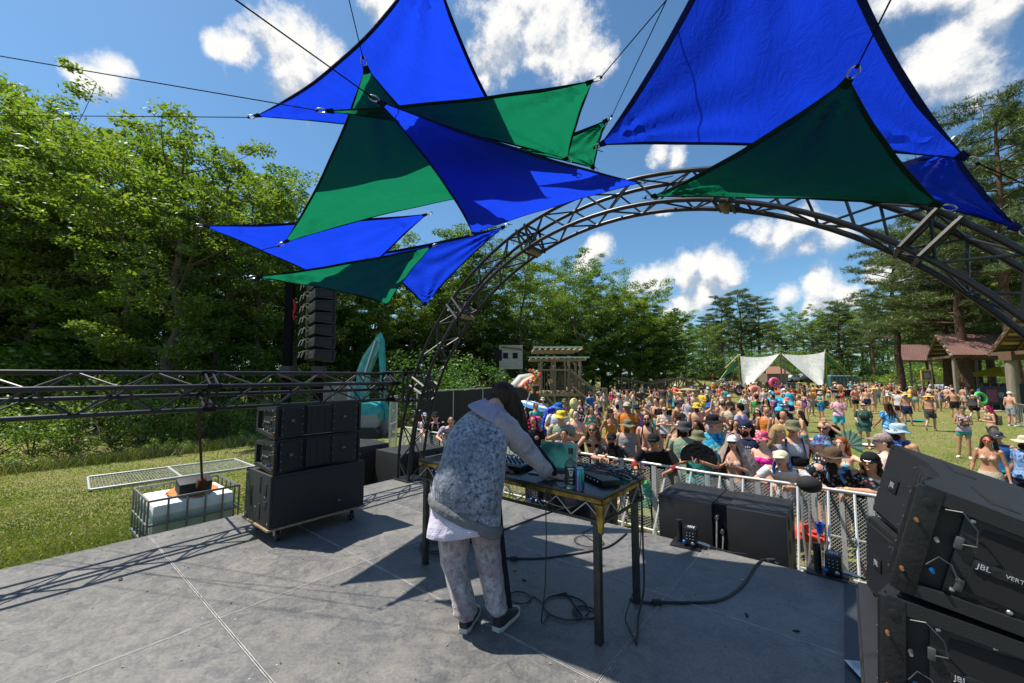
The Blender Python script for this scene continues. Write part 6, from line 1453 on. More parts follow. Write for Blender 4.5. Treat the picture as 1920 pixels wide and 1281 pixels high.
def person(label, x, y, ht, rz, pose='stand', fem=False, sk='fair', items=(), lod=0, big=0.0, group=None, z=None):
    """items: (kind, material) pairs; ht is the standing height"""
    N = (12, 10, 7)[lod]; bk = (pose, fem, big, lod)
    if bk not in _bodies:
        bd = Body(pose, fem, big, N); mb = bd.body(lod == 0)
        if lod == 0:
            hands = mb._hands; me = remesh_obj(mb, .0135, SK['fair'], 2)
            fb = MB(); [fingers(fb, W, hd, k) for (W, hd, k) in hands]; fm = bpy.data.meshes.new('f'); fm.from_pydata(fb.v, [], fb.f)
            bm = bmesh.new(); bm.from_mesh(me); bm.from_mesh(fm); bm.to_mesh(me); bm.free(); me.polygons.foreach_set('use_smooth', [True]*len(me.polygons))
        else: me = mb.mesh('body', SK['fair'], True, 180)
        _bodies[bk] = (bd, me)
    bd, me = _bodies[bk]
    t = thing('person', label, 'person', (x, y, gz(x, y) if z is None else z), rz, group); s = ht/1.75; wd = s*(1+.02*big)*rnd.uniform(.95, 1.10); t.scale = (wd, wd, s); t.rotation_euler = (rnd.uniform(-.035,.035), rnd.uniform(-.04,.04), rz)
    if bd.sit: t.location.z -= .50*s
    def put(name, mesh, mat):
        o = bpy.data.objects.new(name, mesh); COL.objects.link(o); o.parent = t; o.material_slots[0].link = 'OBJECT'; o.material_slots[0].material = mat; return o
    put('body', me, SK[sk])
    kinds = [i[0] for i in items]
    if lod == 0:
        put('mouth', piece('mouth', pose, fem, big, lod, bd), lip_m)
        if 'shades' not in kinds: put('eye', piece('eye', pose, fem, big, lod, bd), eye_w); put('iris', piece('iris', pose, fem, big, lod, bd), iris_m); put('eyebrows', piece('brow', pose, fem, big, lod, bd), HR['dark'])
    for k, m in items: put(NAMES.get(k, k), piece(k, pose, fem, big, lod, bd), lens_m if (k == 'shades' and m is None) else (HR[m] if (k.startswith('hair') or 'beard' in k) and m in HR else M_(m)))
    return t
def face_cam(x, y, extra=0.0): return math.atan2(-y, -x) + math.pi/2 + extra
# ------------------------------------------------------------------ who stands where
def barr_y(px):
    d = ray(px, 704); d = Vector((d.x, d.y))
    for a, c in zip(RP, RP[1:]):
        e = Vector((c.x-a.x, c.y-a.y)); aa = Vector((a.x, a.y)); den = d.x*e.y - d.y*e.x
        s_ = (aa.x*e.y - aa.y*e.x)/den; p = d*s_; u = (p-aa).dot(e)/e.length_squared
        if -.01 <= u <= 1.01: return s_
    return 7.0
def to_stage(x, y, turn=0): return math.atan2(-1.6-x, -(1.2-y)) + turn
TOP = {'lean': 1.60, 'leanlow': 1.62}
def front(label, px, yh, pose, fem, sk, items, big=0, off=.45, turn=0, lod=0, hat=.03, group=None):
    d = barr_y(px) + off; z = CAMZ - (yh-704)/FPX*(d-.25) - GZ; ht = min(1.98, max(1.5, (z-hat)/TOP.get(pose, 1.755)*1.75))
    p = at_d(px, 704, d); return person(label, p.x, p.y, ht, to_stage(p.x, p.y, turn), pose, fem, sk, items, lod, big, group)
def mid(label, px, yh, pose, fem, sk, items, ht=None, lod=1, big=0, turn=0, hat=.02, rz=None, group=None, yf=None):
    ht = ht or (1.66 if fem else 1.78)
    d = (CAMZ-GF-ht-hat)*FPX/(yh-704) if yf is None else (CAMZ-GF)*FPX/(yf-704)
    p = at_d(px, 704, d); return person(label, p.x, p.y, ht, to_stage(p.x, p.y, turn) if rz is None else rz, pose, fem, sk, items, lod, big, group)
front('man in black yellow cap and dark tee leaning on the rail beside the arch leg', 818, 768, 'leanlow', False, 'fair', [('tee','black'),('pants','dgrey'),('cap','black'),('shades',None),('hair_long','brown'),('print','white'),('neckcloth','pinkish')], turn=-.1)
front('person in pale lilac cap low behind the rail beside the man in the flame cap', 797, 786, 'stand', True, 'fair', [('tee','lgrey'),('shorts','grey'),('cap','lav'),('hair_short','brown')], off=.9)
front('person in floral shirt gripping the rail just left of the performer', 850, 778, 'leanlow', False, 'fair', [('tee','floral_purple'),('shorts','grey'),('hair_short','dark')], off=.35)
front('short haired woman in lavender halter top bowing her head over the rail', 1058, 803, 'lean', True, 'tan', [('tank','lav'),('minishorts','dgrey'),('hair_short','dark')], off=.4)
front('smiling woman in black triangle bikini and dark sunglasses at the rail', 1110, 790, 'leanlow', True, 'fair', [('bikini','black'),('minishorts','black'),('shades',None),('hair_long','lightbrown'),('necklace','cyan')], off=.4)
front('bearded man in black cap, sunglasses and black scarf with forearms on the rail', 1152, 808, 'lean', False, 'tan', [('tee','dgrey'),('pants','dgrey'),('cap','black'),('shades',None),('beard','black'),('hair_short','black'),('neckcloth','black'),('wristband','lgrey')], big=.3, off=.42)
front('man in open black shirt with red patterned cuffs hanging his hands over the rail', 1236, 806, 'leanlow', False, 'tan', [('openshirt','black'),('pants','black'),('cap','black'),('shades',None),('hair_short','black'),('cuffs','red_pattern'),('necklace','cyan')], off=.42)
front('bearded man in olive bucket hat holding a big black hand fan to his chest', 1306, 802, 'chest', False, 'fair', [('tee','teal'),('shorts','lblue'),('bucket','olive'),('beard','lightbrown'),('hair_short','brown'),('handfan','black'),('wristband','orange')], big=.35, off=.5)
front('woman in white sun cap wrapped in a purple grey tapestry shawl', 1368, 812, 'chest', True, 'fair', [('bikini','grey'),('minishorts','grey'),('cap','white'),('hair_long','lightbrown'),('shawl','paisley_grey'),('shades',None)], off=.5)
front('woman in hot pink strapless bikini and pink flowered bucket hat', 1432, 804, 'relax', True, 'pale', [('bandeau','hotpink'),('bottoms','hotpink'),('bucket','pink_floral_hat'),('hair_short','brown'),('shades',None)], off=.75, turn=-.3)
front('man in plain white tee and cream cap with blue neck cloth, arms on the rail', 1475, 838, 'lean', False, 'fair', [('tee','white'),('shorts','grey'),('cap','cream'),('neckflap','blue_bandana'),('hair_short','brown')], off=.42)
front('large bearded man in brown brimmed hat, floral shirt and blue neck towel at the rail', 1572, 836, 'lean', False, 'fair', [('openshirt','floral_black'),('pants','dgrey'),('fedora','brown'),('neckcloth','blue_tapestry'),('longbeard','dark'),('hair_short','dark'),('straps','black'),('wristband','yellow')], big=1.1, off=.5)
front('man with long curly hair, black backwards cap and white tank top at the rail', 1636, 845, 'leanlow', False, 'tan', [('tank','white'),('shorts','grey'),('backcap','black'),('shades',None),('hair_curly','brown')], off=.4)
# second rank
front('man in wide grey sun hat and grey tank top with bandana over his face', 1170, 784, 'stand', False, 'fair', [('tank','grey'),('shorts','dgrey'),('wide','olive'),('hair_short','brown'),('beard','lightbrown')], off=1.2)
front('bare chested man in sunglasses with black backpack straps', 1216, 772, 'stand', False, 'fair', [('shorts','purple'),('shades',None),('hair_short','brown'),('straps','black'),('beard','brown')], off=1.9)
front('woman in bright pink bikini and white framed round glasses', 1264, 780, 'stand', True, 'tan', [('bikini','pink'),('bottoms','pink'),('shades','white_frame'),('hair_bun','black')], off=1.3, turn=.2)
front('man with long dark hair, grey floppy hat and sage green button shirt', 1284, 786, 'relax', False, 'fair', [('openshirt','sage'),('shorts','olive'),('bucket','dgrey'),('hair_long','dark'),('beard','dark'),('wristband','orange')], off=.75)
front('big man in black brimmed hat and blue yellow tie dye tee', 1340, 772, 'relax', False, 'pale', [('tee','tie_dye_blue_yellow'),('shorts','navy'),('wide','black'),('shades',None),('hair_short','brown')], big=.8, off=1.2)
front('man in blue head scarf, glasses and navy tee with white print', 1396, 783, 'stand', False, 'pale', [('tee','navy'),('print','lgrey'),('shorts','dgrey'),('headwrap','navy'),('hair_long','dark'),('beard','dark'),('shades',None)], big=.3, off=1.0)
front('woman with long blond hair in loose grey tee turned sideways', 1450, 790, 'relax', True, 'fair', [('tee','grey'),('minishorts','dgrey'),('hair_long','blond')], off=1.0, turn=1.4)
front('man in olive cap, white tank, black chest bag and striped board shorts', 1488, 782, 'hips', False, 'fair', [('tank','white'),('shorts','board_shorts'),('bucket','olive'),('chestbag','black'),('straps','navy'),('hair_short','brown')], off=1.15, turn=.3)
front('smiling blond woman in dark sunglasses and black top', 1537, 784, 'brow', True, 'fair', [('tee','black'),('minishorts','black'),('shades',None),('hair_bun','blond')], off=1.5)
front('dark haired man in grey green tee with his back to the camera', 1560, 793, 'stand', False, 'tan', [('tee','sage'),('shorts','dgrey'),('hair_short','black')], off=1.6, turn=2.6)
front('person in blue flowered bucket hat with long matching scarf', 1533, 812, 'relax', True, 'pale', [('tee','floral_black'),('minishorts','black'),('bucket','blue_floral_hat'),('hair_long','lblue')], off=.8, turn=-.9)
front('red haired woman holding up a green and white folding fan', 1572, 815, 'point', True, 'pale', [('bikini','cyan'),('minishorts','lblue'),('hair_curly','red')], off=1.15)
front('man in patterned cap and pale pink open shirt looking left', 1652, 810, 'stand', False, 'pale', [('openshirt','pink_tiedye'),('shorts','teal'),('cap','patterned_cap'),('hair_short','brown')], off=.9, turn=-1.1)
front('shirtless man in pale blue bucket hat with black backpack strap and sunglasses', 1674, 790, 'stand', False, 'tan', [('shorts','grey'),('bucket','lblue'),('shades',None),('straps','black'),('neckcloth','blue_bandana'),('beard','dark')], off=1.8, turn=-.5)
front('long haired woman in red mirrored sunglasses and patterned bikini', 1836, 830, 'stand', True, 'tan', [('bikini','pinkish'),('minishorts','beige'),('shades','red_lens'),('hair_long','brown')], off=.2)
front('person in dark bucket hat, blue sunglasses and bright tropical shirt', 1860, 818, 'relax', False, 'tan', [('openshirt','tropical_yellow_blue'),('shorts','navy'),('bucket','dgrey'),('shades',None),('hair_short','dark')], off=.75)
front('man in beige sun hat and blue shirt stretching an arm at the right edge', 1902, 846, 'point', False, 'brown', [('tee','blue_tapestry'),('shorts','navy'),('wide','beige'),('beard','dark'),('hair_short','black')], off=.1, turn=-.6)
# middle of the crowd
mid('woman in black floral sundress standing in the sun left of the shirtless bearded man', 1088, 745, 'relax', True, 'pale', [('dress','floral_dark_dress'),('hair_long','brown'),('shades',None),('shoe','white')], yf=824)
mid('man in blue tee and cap talking beside the wooden stair', 1107, 734, 'relax', False, 'fair', [('tee','blue'),('shorts','dgrey'),('cap','dgrey'),('beard','brown'),('shoe','black')], turn=.9)
mid('man in grey tank and grey cap facing the man in blue tee', 1122, 733, 'drink', False, 'fair', [('tank','grey'),('shorts','navy'),('cap','grey'),('beard','brown'),('shoe','black')], turn=-.9)
mid('woman in floral romper holding both hands near her face', 1116, 757, 'chest', True, 'fair', [('tank','floral_romper'),('minishorts','floral_romper'),('hair_bun','lightbrown')])
mid('shirtless man with bald head and long black beard in grey trousers', 1155, 750, 'chest', False, 'pale', [('pants','grey'),('longbeard','black')], big=.5)
mid('man in black cap shading his eyes, pink patterned tank and blue shorts', 1199, 762, 'brow', False, 'tan', [('tank','colour_tank'),('shorts','blue'),('cap','black'),('shades',None),('hair_short','black')])
mid('woman with hair bun, pale grey halter top and sunglasses', 1244, 764, 'fold', True, 'pale', [('tank','lgrey'),('minishorts','purple'),('hair_bun','lightbrown'),('shades',None)])
mid('shirtless man in grey cap seen from the side with bowed shoulders', 1271, 752, 'relax', False, 'tan', [('shorts','grey'),('cap','dgrey'),('hair_short','dark')], turn=1.2)
mid('man in purple bandana and pale floral shirt holding a blue cup', 1289, 743, 'drink', False, 'fair', [('openshirt','floral_purple'),('shorts','blue'),('headwrap','purple'),('cup','blue'),('shades',None)])
mid('shirtless man in yellow bucket hat raising one arm', 1307, 758, 'up', False, 'fair', [('shorts','navy'),('bucket','yellow'),('shades',None),('beard','brown')], turn=.2)
mid('shirtless man with a pale towel over his head', 1349, 746, 'relax', False, 'fair', [('shorts','dgrey'),('hair_long','grey' if False else 'lightbrown'),('headwrap','lgrey'),('beard','brown')], big=.4)
mid('long haired man in black cap and cream tee holding a drink', 1370, 754, 'drink', False, 'fair', [('tee','beige'),('shorts','dgrey'),('cap','black'),('hair_long','lightbrown'),('cup','brown')])
mid('man in open green hawaiian shirt looking down', 1393, 737, 'chest', False, 'fair', [('openshirt','hawaiian_green'),('shorts','dgreen'),('hair_short','brown')], turn=.5)
mid('woman with long black hair in black crop top and shorts', 1434, 746, 'stand', True, 'tan', [('crop','black'),('print','lgrey'),('minishorts','black'),('hair_long','black')])
mid('shirtless bearded man in bright blue cap behind the blond woman', 1456, 765, 'stand', False, 'tan', [('shorts','navy'),('cap','cyan'),('longbeard','black'),('straps','dgrey')])
mid('man in coral bucket hat and navy tee with arms folded', 1470, 744, 'fold', False, 'pale', [('tee','navy'),('print','lgrey'),('shorts','dgrey'),('bucket','coral')])
mid('woman with curly dark hair and sunglasses holding a small blue fan', 1414, 769, 'point', True, 'tan', [('tee','dgrey'),('minishorts','black'),('hair_curly','brown'),('shades',None)], big=.4)
mid('woman in red swimsuit and red hat standing in profile with a blue towel', 1253, 726, 'relax', True, 'fair', [('swimsuit','rust'),('cap','red'),('hair_short','brown'),('shoe','black')], turn=1.0)
mid('woman in loose grey tee and dark sunglasses with wavy blond hair', 1215, 740, 'relax', True, 'fair', [('tee','grey'),('minishorts','lgrey'),('hair_long','blond'),('shades',None)])
mid('man in yellow tank and grey shorts in profile beyond the stair', 1182, 727, 'walk', False, 'tan', [('tank','yellow'),('shorts','grey'),('hair_short','dark')], turn=1.5)
mid('woman in pink swimsuit dancing near the foot of the wooden stair', 1147, 730, 'point', True, 'fair', [('swimsuit','pink'),('hair_bun','brown')], turn=.4)
mid('man in white tank and pale blue cap in front of the stair', 1156, 736, 'relax', False, 'fair', [('tank','lblue'),('shorts','white'),('cap','lblue')], turn=.3)
mid('woman in black two piece next to the man in pale blue cap', 1168, 731, 'drink', True, 'tan', [('bikini','black'),('bottoms','black'),('hair_long','dark')], turn=-.8)
mid('person with straw hat and open patterned shirt left of the wooden posts', 1018, 744, 'relax', True, 'fair', [('openshirt','floral_purple'),('minishorts','red'),('bucket','beige'),('hair_long','dark')])
mid('woman in olive sun hat and bikini holding a phone by the wooden posts', 1057, 746, 'phone', True, 'tan', [('bikini','orange'),('minishorts','navy'),('bucket','olive'),('phone','black')])
mid('person in yellow bucket hat and green tee looking down', 1053, 776, 'chest', False, 'fair', [('tee','sage'),('shorts','olive'),('bucket','yellow'),('hair_short','brown')], hat=.06)
mid('person with pink feather headdress in dark clothes near the performer', 1001, 790, 'relax', True, 'tan', [('tee','black'),('pants','black'),('hair_curly','magenta')])
mid('woman in black dress seen behind the blue inflatable', 985, 778, 'stand', True, 'tan', [('dress','black'),('hair_long','dark')])
for (px, yh, dx, pose, fem, top, bot, hair, lab) in (
 (1200,727,.5,'relax',False,'dgrey','black','dark','man in dark tee left of the red swimsuit woman'), (1218,724,-1.,'fold',False,'black','black','black','man in black tee and black shorts talking in the loose group'),
 (1232,727,.9,'relax',True,'pink','bottoms','brown','woman in pink bikini top behind the loose group'), (1288,720,.4,'sit',True,'white','minishorts','blond','woman in white top sitting on the timber bridge edge'),
 (1310,742,.2,'sit',False,'beige','shorts','brown','seated man in straw hat and beige shirt'), (1330,725,2.,'stand',True,'green','minishorts','brown','woman in green top behind the flat parasol'),
 (1349,722,.3,'stand',False,'coral','shorts','dark','man in coral shirt in front of the left canopy pole'), (1360,716,.1,'stand',False,'lgrey','shorts','dark','tall man in pale grey left of the yellow canopy pole'),
 (1372,714,.6,'point',True,'white','bottoms','blond','woman in white swimsuit walking left of the canopy'), (1402,728,-.4,'relax',True,'coral','bottoms','brown','woman in coral bikini under the left canopy corner'),
 (1417,727,.8,'walk',False,None,'shorts','dark','shirtless man carrying a flamingo ring'), (1448,724,2.6,'stand',True,'pink','bottoms','dark','woman in pink bikini behind the pink ring'),
 (1466,718,.1,'stand',False,'purple','shorts','black','man in purple shirt at the middle canopy pole'), (1482,722,-.2,'relax',True,'black','bottoms','brown','woman in dark bikini right of the middle canopy pole'),
 (1503,719,.7,'relax',True,'black','bottoms','dark','woman in black bikini facing the canopy'), (1518,722,.2,'stand',False,'teal','shorts','dark','man with green backpack near the black tube')):
    mid(lab, px, yh, pose, fem, 'fair' if (px*7) % 3 else 'tan', ([(('crop' if fem else 'tee'), top)] if top else []) + [((bot if bot != 'shorts' or not fem else 'minishorts'), ('black','navy','dgrey','grey')[px % 4]), ('hair_long' if fem else 'hair_short', hair)], turn=dx)
# right side of the field
mid('man in pink and blue tie dye tee and cyan shorts with sunglasses', 1567, 736, 'chest', False, 'fair', [('tee','tie_dye_pink_blue'),('shorts','cyan'),('backcap','black'),('shades',None),('shoe','grey')], yf=818)
mid('woman in dark green dress and sunglasses with a black shoulder bag', 1612, 752, 'relax', True, 'fair', [('tunic','dgreen'),('chestbag','black'),('hair_bun','brown'),('shades',None)], yf=838)
mid('man in blue spiral tie dye tee seen from behind', 1657, 748, 'walk', False, 'tan', [('tee','tie_dye_blue_spiral'),('shorts','floral_purple'),('cap','brown'),('hair_long','brown')], rz=-2.4, yf=852)
mid('shirtless man in straw hat and navy shorts standing with his back turned', 1697, 739, 'stand', False, 'tan', [('shorts','navy'),('straw','straw'),('hair_short','dark')], rz=2.9, yf=796, hat=.08)
mid('shirtless man in straw hat and grey shorts walking away alone', 1738, 741, 'walk', False, 'tan', [('shorts','dgrey'),('straw','straw'),('hair_short','dark')], rz=2.7, yf=806, hat=.08)
mid('woman in teal shorts and floral top looking at her phone', 1795, 764, 'phone', True, 'tan', [('tank','floral_purple'),('minishorts','teal'),('headwrap','dgrey'),('hair_bun','blond'),('phone','black'),('shoe','white'),('chestbag','brown')], yf=856)
mid('woman with magenta hair, dark strappy top and small backpack', 1853, 768, 'phone', True, 'fair', [('crop','snake_print'),('minishorts','snake_print'),('hair_long','magenta'),('backpack','olive'),('phone','black')], rz=-1.2, yf=850)
mid('shirtless man in white cap with towel over the shoulder', 1770, 724, 'hips', False, 'fair', [('shorts','dgrey'),('cap','white'),('neckcloth','white')], rz=2.6)
mid('shirtless man in black cap and black shorts, arms spread, back turned', 1785, 729, 'hips', False, 'tan', [('shorts','black'),('backcap','black')], rz=2.9)
mid('shirtless man with striped towel on his shoulders beside the dark tee man', 1802, 724, 'relax', False, 'tan', [('shorts','beige'),('neckcloth','lblue'),('hair_short','brown')], rz=2.2)
mid('man in dark tee with yellow print across his back', 1821, 731, 'walk', False, 'fair', [('tee','dgrey'),('backprint','yellow'),('shorts','black'),('hair_short','black')], rz=2.6)
mid('dark skinned man in pink shorts standing in shade under the brown roof', 1848, 719, 'fold', False, 'dark', [('shorts','pinkish')])
mid('shirtless man in white cap with crossed bag strap by the pale post', 1890, 734, 'relax', False, 'fair', [('shorts','grey'),('cap','white'),('straps','black'),('shoe','white')], rz=2.2)
mid('man in pale shirt with both hands on his head', 1681, 731, 'head', False, 'fair', [('tee','lgrey'),('shorts','black'),('hair_short','brown')], rz=2.5)
mid('woman in white bikini shielding her face right of the spiral tee man', 1676, 733, 'brow', True, 'fair', [('bikini','white'),('minishorts','dgreen'),('hair_long','brown')])
mid('man in dark hoodie and swim shorts in front of the big pine', 1716, 713, 'stand', False, 'tan', [('tee','dgreen'),('shorts','black'),('backpack','black')], rz=2.6)
mid('shirtless man in teal shorts in the group by the big pine', 1641, 716, 'hips', False, 'tan', [('shorts','sage'),('hair_short','dark'),('cap','lgrey')], rz=2.3)
mid('shirtless man in grey shorts facing the group by the big pine', 1655, 721, 'fold', False, 'tan', [('shorts','grey'),('hair_short','brown')], rz=.6)
mid('man in black shorts and white shoes left of the teal shorts man', 1622, 714, 'relax', False, 'fair', [('tank','lgrey'),('shorts','black'),('shoe','white'),('hair_short','black')], rz=2.0)
mid('woman with striped white and blue towel wrapped round her', 1602, 722, 'relax', True, 'tan', [('tunic','striped_towel'),('hair_long','dark')], rz=2.0)
# loosely seen people farther off
pr_ = random.Random(21)
TOPC = ['black','white','grey','navy','blue','cyan','teal','red','pink','coral','yellow','green','purple','lgrey','beige','dgrey','orange','lav']
def rand_person(px, yh, place, group, lod=2, ht=None, d=None, rz=None, pose=None, straw=True, face=False):
    fem = pr_.random() < .48; sk = pr_.choice(['pale','fair','fair','tan','tan','brown']); c1 = pr_.choice(TOPC); c2 = pr_.choice(['black','navy','dgrey','grey','blue','teal','beige','red'])
    pose = pose or pr_.choice(['stand','relax','fold','drink','hips','walk','relax','phone']); items = []
    if fem:
        k = pr_.choice(['crop','bikini','tank','swimsuit','dress','bandeau']); items.append((k, c1)); 
        if k not in ('dress','swimsuit'): items.append((pr_.choice(['bottoms','minishorts']), c2))
        items.append((pr_.choice(['hair_long','hair_long','hair_bun']), pr_.choice(['brown','dark','blond','black','lightbrown'])))
        w = {'crop':'crop top','bikini':'bikini','tank':'tank top','swimsuit':'swimsuit','dress':'dress','bandeau':'strapless top'}[k]; desc = 'woman in %s %s' % (c1.replace('lgrey','pale grey').replace('dgrey','dark grey').replace('lav','lavender'), w)
    else:
        k = pr_.choice(['none','none','tee','tank','tee']); 
        if k != 'none': items.append((k, c1))
        items.append(('shorts', c2)); items.append(('hair_short', pr_.choice(['brown','dark','black','lightbrown'])))
        cn = lambda s_: s_.replace('lgrey','pale grey').replace('dgrey','dark grey').replace('lav','lavender')
        desc = ('shirtless man in %s shorts' % cn(c2)) if k == 'none' else 'man in %s %s' % (cn(c1), 'tee' if k == 'tee' else 'tank top')
    if pr_.random() < .3: hk = pr_.choice(['cap','cap','cap','bucket','bucket','straw'] if straw else ['cap','bucket']); items = [i for i in items if i[0] != 'hair_short']; items.append((hk, {'straw':'straw'}.get(hk, pr_.choice(['white','black','beige','blue'])))); desc += ' and ' + {'cap':'cap','bucket':'bucket hat','straw':'straw hat'}[hk]
    ht = ht or (pr_.uniform(1.55,1.72) if fem else pr_.uniform(1.68,1.88))
    if d is None: d = (CAMZ-GF-ht)*FPX/(yh-704)
    p = at_d(px, 704, d); person('%s %s' % (desc, place), p.x, p.y, ht, to_stage(p.x, p.y, pr_.uniform(-.6,.6)) if face else pr_.uniform(0,6.28) if rz is None else rz, pose, fem, sk, items, lod, 0, group)
for i in range(15):
    px = 1010 + i*33 + pr_.uniform(-5,5); rand_person(px, 0, 'packed into the crowd behind the front ranks', 'people packed behind the front ranks', 1, d=barr_y(px)+pr_.uniform(1.8, 6.5), rz=None, straw=False, face=True)
for i in range(18): rand_person(1130+i*24+pr_.uniform(-5,5), 0, 'in the loose crowd on the field', 'people in the loose crowd on the field', 2, d=pr_.uniform(17,34), face=pr_.random() < .6)
for i in range(24): rand_person(1540+i*5.6+pr_.uniform(-4,4), pr_.uniform(717,729), 'between canopy and big pine', 'people between canopy and big pine', 2)
for i in range(11): rand_person(1160+i*20+pr_.uniform(-6,6), pr_.uniform(719,733), 'near the timber bridge', 'people near the timber bridge', 2)
for i in range(9): rand_person(1400+i*16+pr_.uniform(-5,5), pr_.uniform(722,742), 'on the grass before the canopy', 'people on the grass before the canopy', 2)
for i in range(48): rand_person(1392+i*3.3+pr_.uniform(-3,3), 0, 'under the stretched canopy', 'people under the stretched canopy', 2, d=pr_.uniform(56,68), pose=pr_.choice(['stand','relax','sit','fold','sit']))
for i in range(44): rand_person(1242+i*3.9+pr_.uniform(-3,3), 0, 'on the far slope', 'people on the far slope', 2, d=pr_.uniform(88,104))
for i in range(20): rand_person(1560+i*7.2+pr_.uniform(-3,3), 0, 'far back right of the canopy', 'people far back right of the canopy', 2, d=pr_.uniform(46,60))
for i in range(20): rand_person(1688+i*8.0+pr_.uniform(-3,3), 0, 'beside the brown roofs', 'people beside the brown roofs', 2, d=pr_.uniform(27,44))
for i in range(16): rand_person(1315+i*7+pr_.uniform(-3,3), 0, 'left of the canopy', 'people left of the canopy', 2, d=pr_.uniform(40,62))
for i, (px, yh) in enumerate(((1180,752),(1232,748),(1330,757),(1322,738),(1420,752),(1500,768),(1262,735),(1386,760))): rand_person(px, yh, 'in the middle of the crowd', 'people in the middle of the crowd', 1, straw=False)

# ================================================================== THINGS AMONG THE CROWD
um = thing('striped_umbrella', 'blue and white striped sun umbrella held up left of the wooden tower', 'umbrella', at_d(1000, 762, 14)); c = at_d(1000, 764, 14)
tilt = Matrix.Rotation(.22, 3, 'Y') @ Matrix.Rotation(-.15, 3, 'X'); n = 16; pr1 = [(0,.20),(.16,.185),(.33,.15),(.5,.095),(.64,.02)]; V = []
for r_, z in pr1:
    for j in range(n): a = 6.283*j/n; rr_ = r_*(1+.0*(j % 2)); V.append(tuple(tilt @ Vector((math.cos(a)*rr_, math.sin(a)*rr_, z-(.03 if (j % 2 and r_ > .5) else 0))) + c))
b = MB(); k = len(pr1); o = 0; b.v = V; 
for i in range(k-1):
    for j in range(n): b.f.append((i*n+j, i*n+(j+1) % n, (i+1)*n+(j+1) % n, (i+1)*n+j)); b.m.append(i % 2)
b.build('canopy', [M_('white'), cloth('umbrella_blue', (.06,.22,.48))], um); rod('pole', c+tilt @ Vector((0,0,-1.0)), c+tilt @ Vector((0,0,.24)), .012, alu, um, 6)
ft = thing('flower_totem', 'tall white pole topped with a heap of bright artificial flowers', 'totem', at_d(972, 800, 13)); 
rod('pole', at_d(970,810,13), at_d(1003,708,13), .02, white_met, ft, 8); fr = random.Random(3)
FC = [P('flower_red', (.6,.03,.03), .7), P('flower_yellow', (.7,.5,.04), .7), P('flower_orange', (.7,.2,.02), .7), P('flower_green', (.05,.22,.03), .7), P('flower_white', (.65,.6,.5), .7), P('flower_magenta', (.4,.02,.2), .7)]
for i in range(64):
    f = i/64; q = at_d(998+10*math.sin(f*7)+fr.uniform(-7,7), 694+f*44, 13+fr.uniform(-.12,.12)); b = MB(); b.ell(q, fr.uniform(.025,.045), 7, 5)
    for j in range(5): a = 6.28*j/5; b.ell(q+Vector((math.cos(a)*.03, -.01, math.sin(a)*.03)), (.022,.012,.022), 6, 4)
    b.build('flower', FC[i % 6], ft)
bi = thing('blue_inflatable', 'blue glossy patterned inflatable chair held up in the crowd', 'inflatable', at_d(1033, 815, 11.5)); blu_i = SP('blue_inflatable_print', [(.01,.04,.42), (.02,.20,.70), (.35,.35,.65), (.01,.10,.55)], 18, 'flower', .3)
MB().tube([at_d(1022,818,11.5), at_d(1026,795,11.5), at_d(1034,772,11.5), at_d(1042,762,11.5), at_d(1047,772,11.5)], [.16,.24,.22,.15,.06], 14, flat=.6).build('back', blu_i, bi); MB().ell(at_d(1040,812,11.3), (.26,.18,.16), 14, 10).build('seat', blu_i, bi)
yt = thing('yellow_totem', 'stacked pale yellow inflatable duck totem above the crowd', 'totem', at_d(1076, 830, 12.5)); ye = cloth('pale_yellow_foam', (.62,.55,.26))
for (y, r_) in ((757,.13),(775,.135),(792,.135)): MB().ell(at_d(1076,y,12.5), (r_,r_,.17), 14, 10).build('segment', ye, yt)
MB().ell(at_d(1077,749,12.35), (.05,.05,.04), 8, 6).build('snout', ye, yt); rod('pole', at_d(1076,795,12.5), at_d(1077,838,12.5), .02, white_met, yt, 6)
fan = thing('folding_fan', 'open green and white folding fan held by the red haired woman', 'fan', at_d(1592, 828, 6.5)); fc = at_d(1590, 836, 6.3); fr_ = Vector((_cy,_sy,0))
for i in range(18):
    a0 = math.radians(-30+225*i/18); a1 = math.radians(-30+225*(i+1)/18); R1 = .21; R2 = .23
    pts = [fc + fr_*math.cos(a)*r_ + Vector((0,0,math.sin(a)*r_)) - vf*.004*(i % 2) for a, r_ in ((a0,.03),(a0,R1),((a0+a1)/2,R2+.03),(a1,R1),(a1,.03))]
    b = MB(); b.prism(pts, -vf*.001, vf*.001); b.build('blade', (P('fan_green', (.05,.42,.10), .6), P('fan_white', (.7,.72,.68), .6))[i % 2], fan, False)
pf = thing('pink_feather_boa', 'bright pink feather boa heap beside the blue inflatable', 'boa', at_d(1000, 790, 10.8))
r = random.Random(9)
for i in range(26): MB().ell(at_d(988+r.uniform(-8,26), 788+r.uniform(-4,20), 10.8+r.uniform(-.2,.2)), (r.uniform(.04,.08),)*3, 7, 5).build('feather_puff', cloth('cloth_pinkfeather', (.80,.08,.35)), pf)
def ring(label, px, py, d, R, r, m, rotx=0, cat='float', name='pool_float'):
    c = at_d(px, py, d); b = MB(); rt = Matrix.Rotation(math.radians(YAW), 3, 'Z') @ Matrix.Rotation(rotx, 3, 'X')
    b.tube([c + rt @ Vector((math.cos(a)*R, math.sin(a)*R, 0)) for a in [6.2832*i/28 for i in range(29)]], r, 12, caps=False); return tag(b.build(name, m), label, cat)
ring('large black inner tube lying on the grass before the canopy', 1524, 756, 34, .85, .26, P('black_tube', (.02,.02,.022), .3)); 
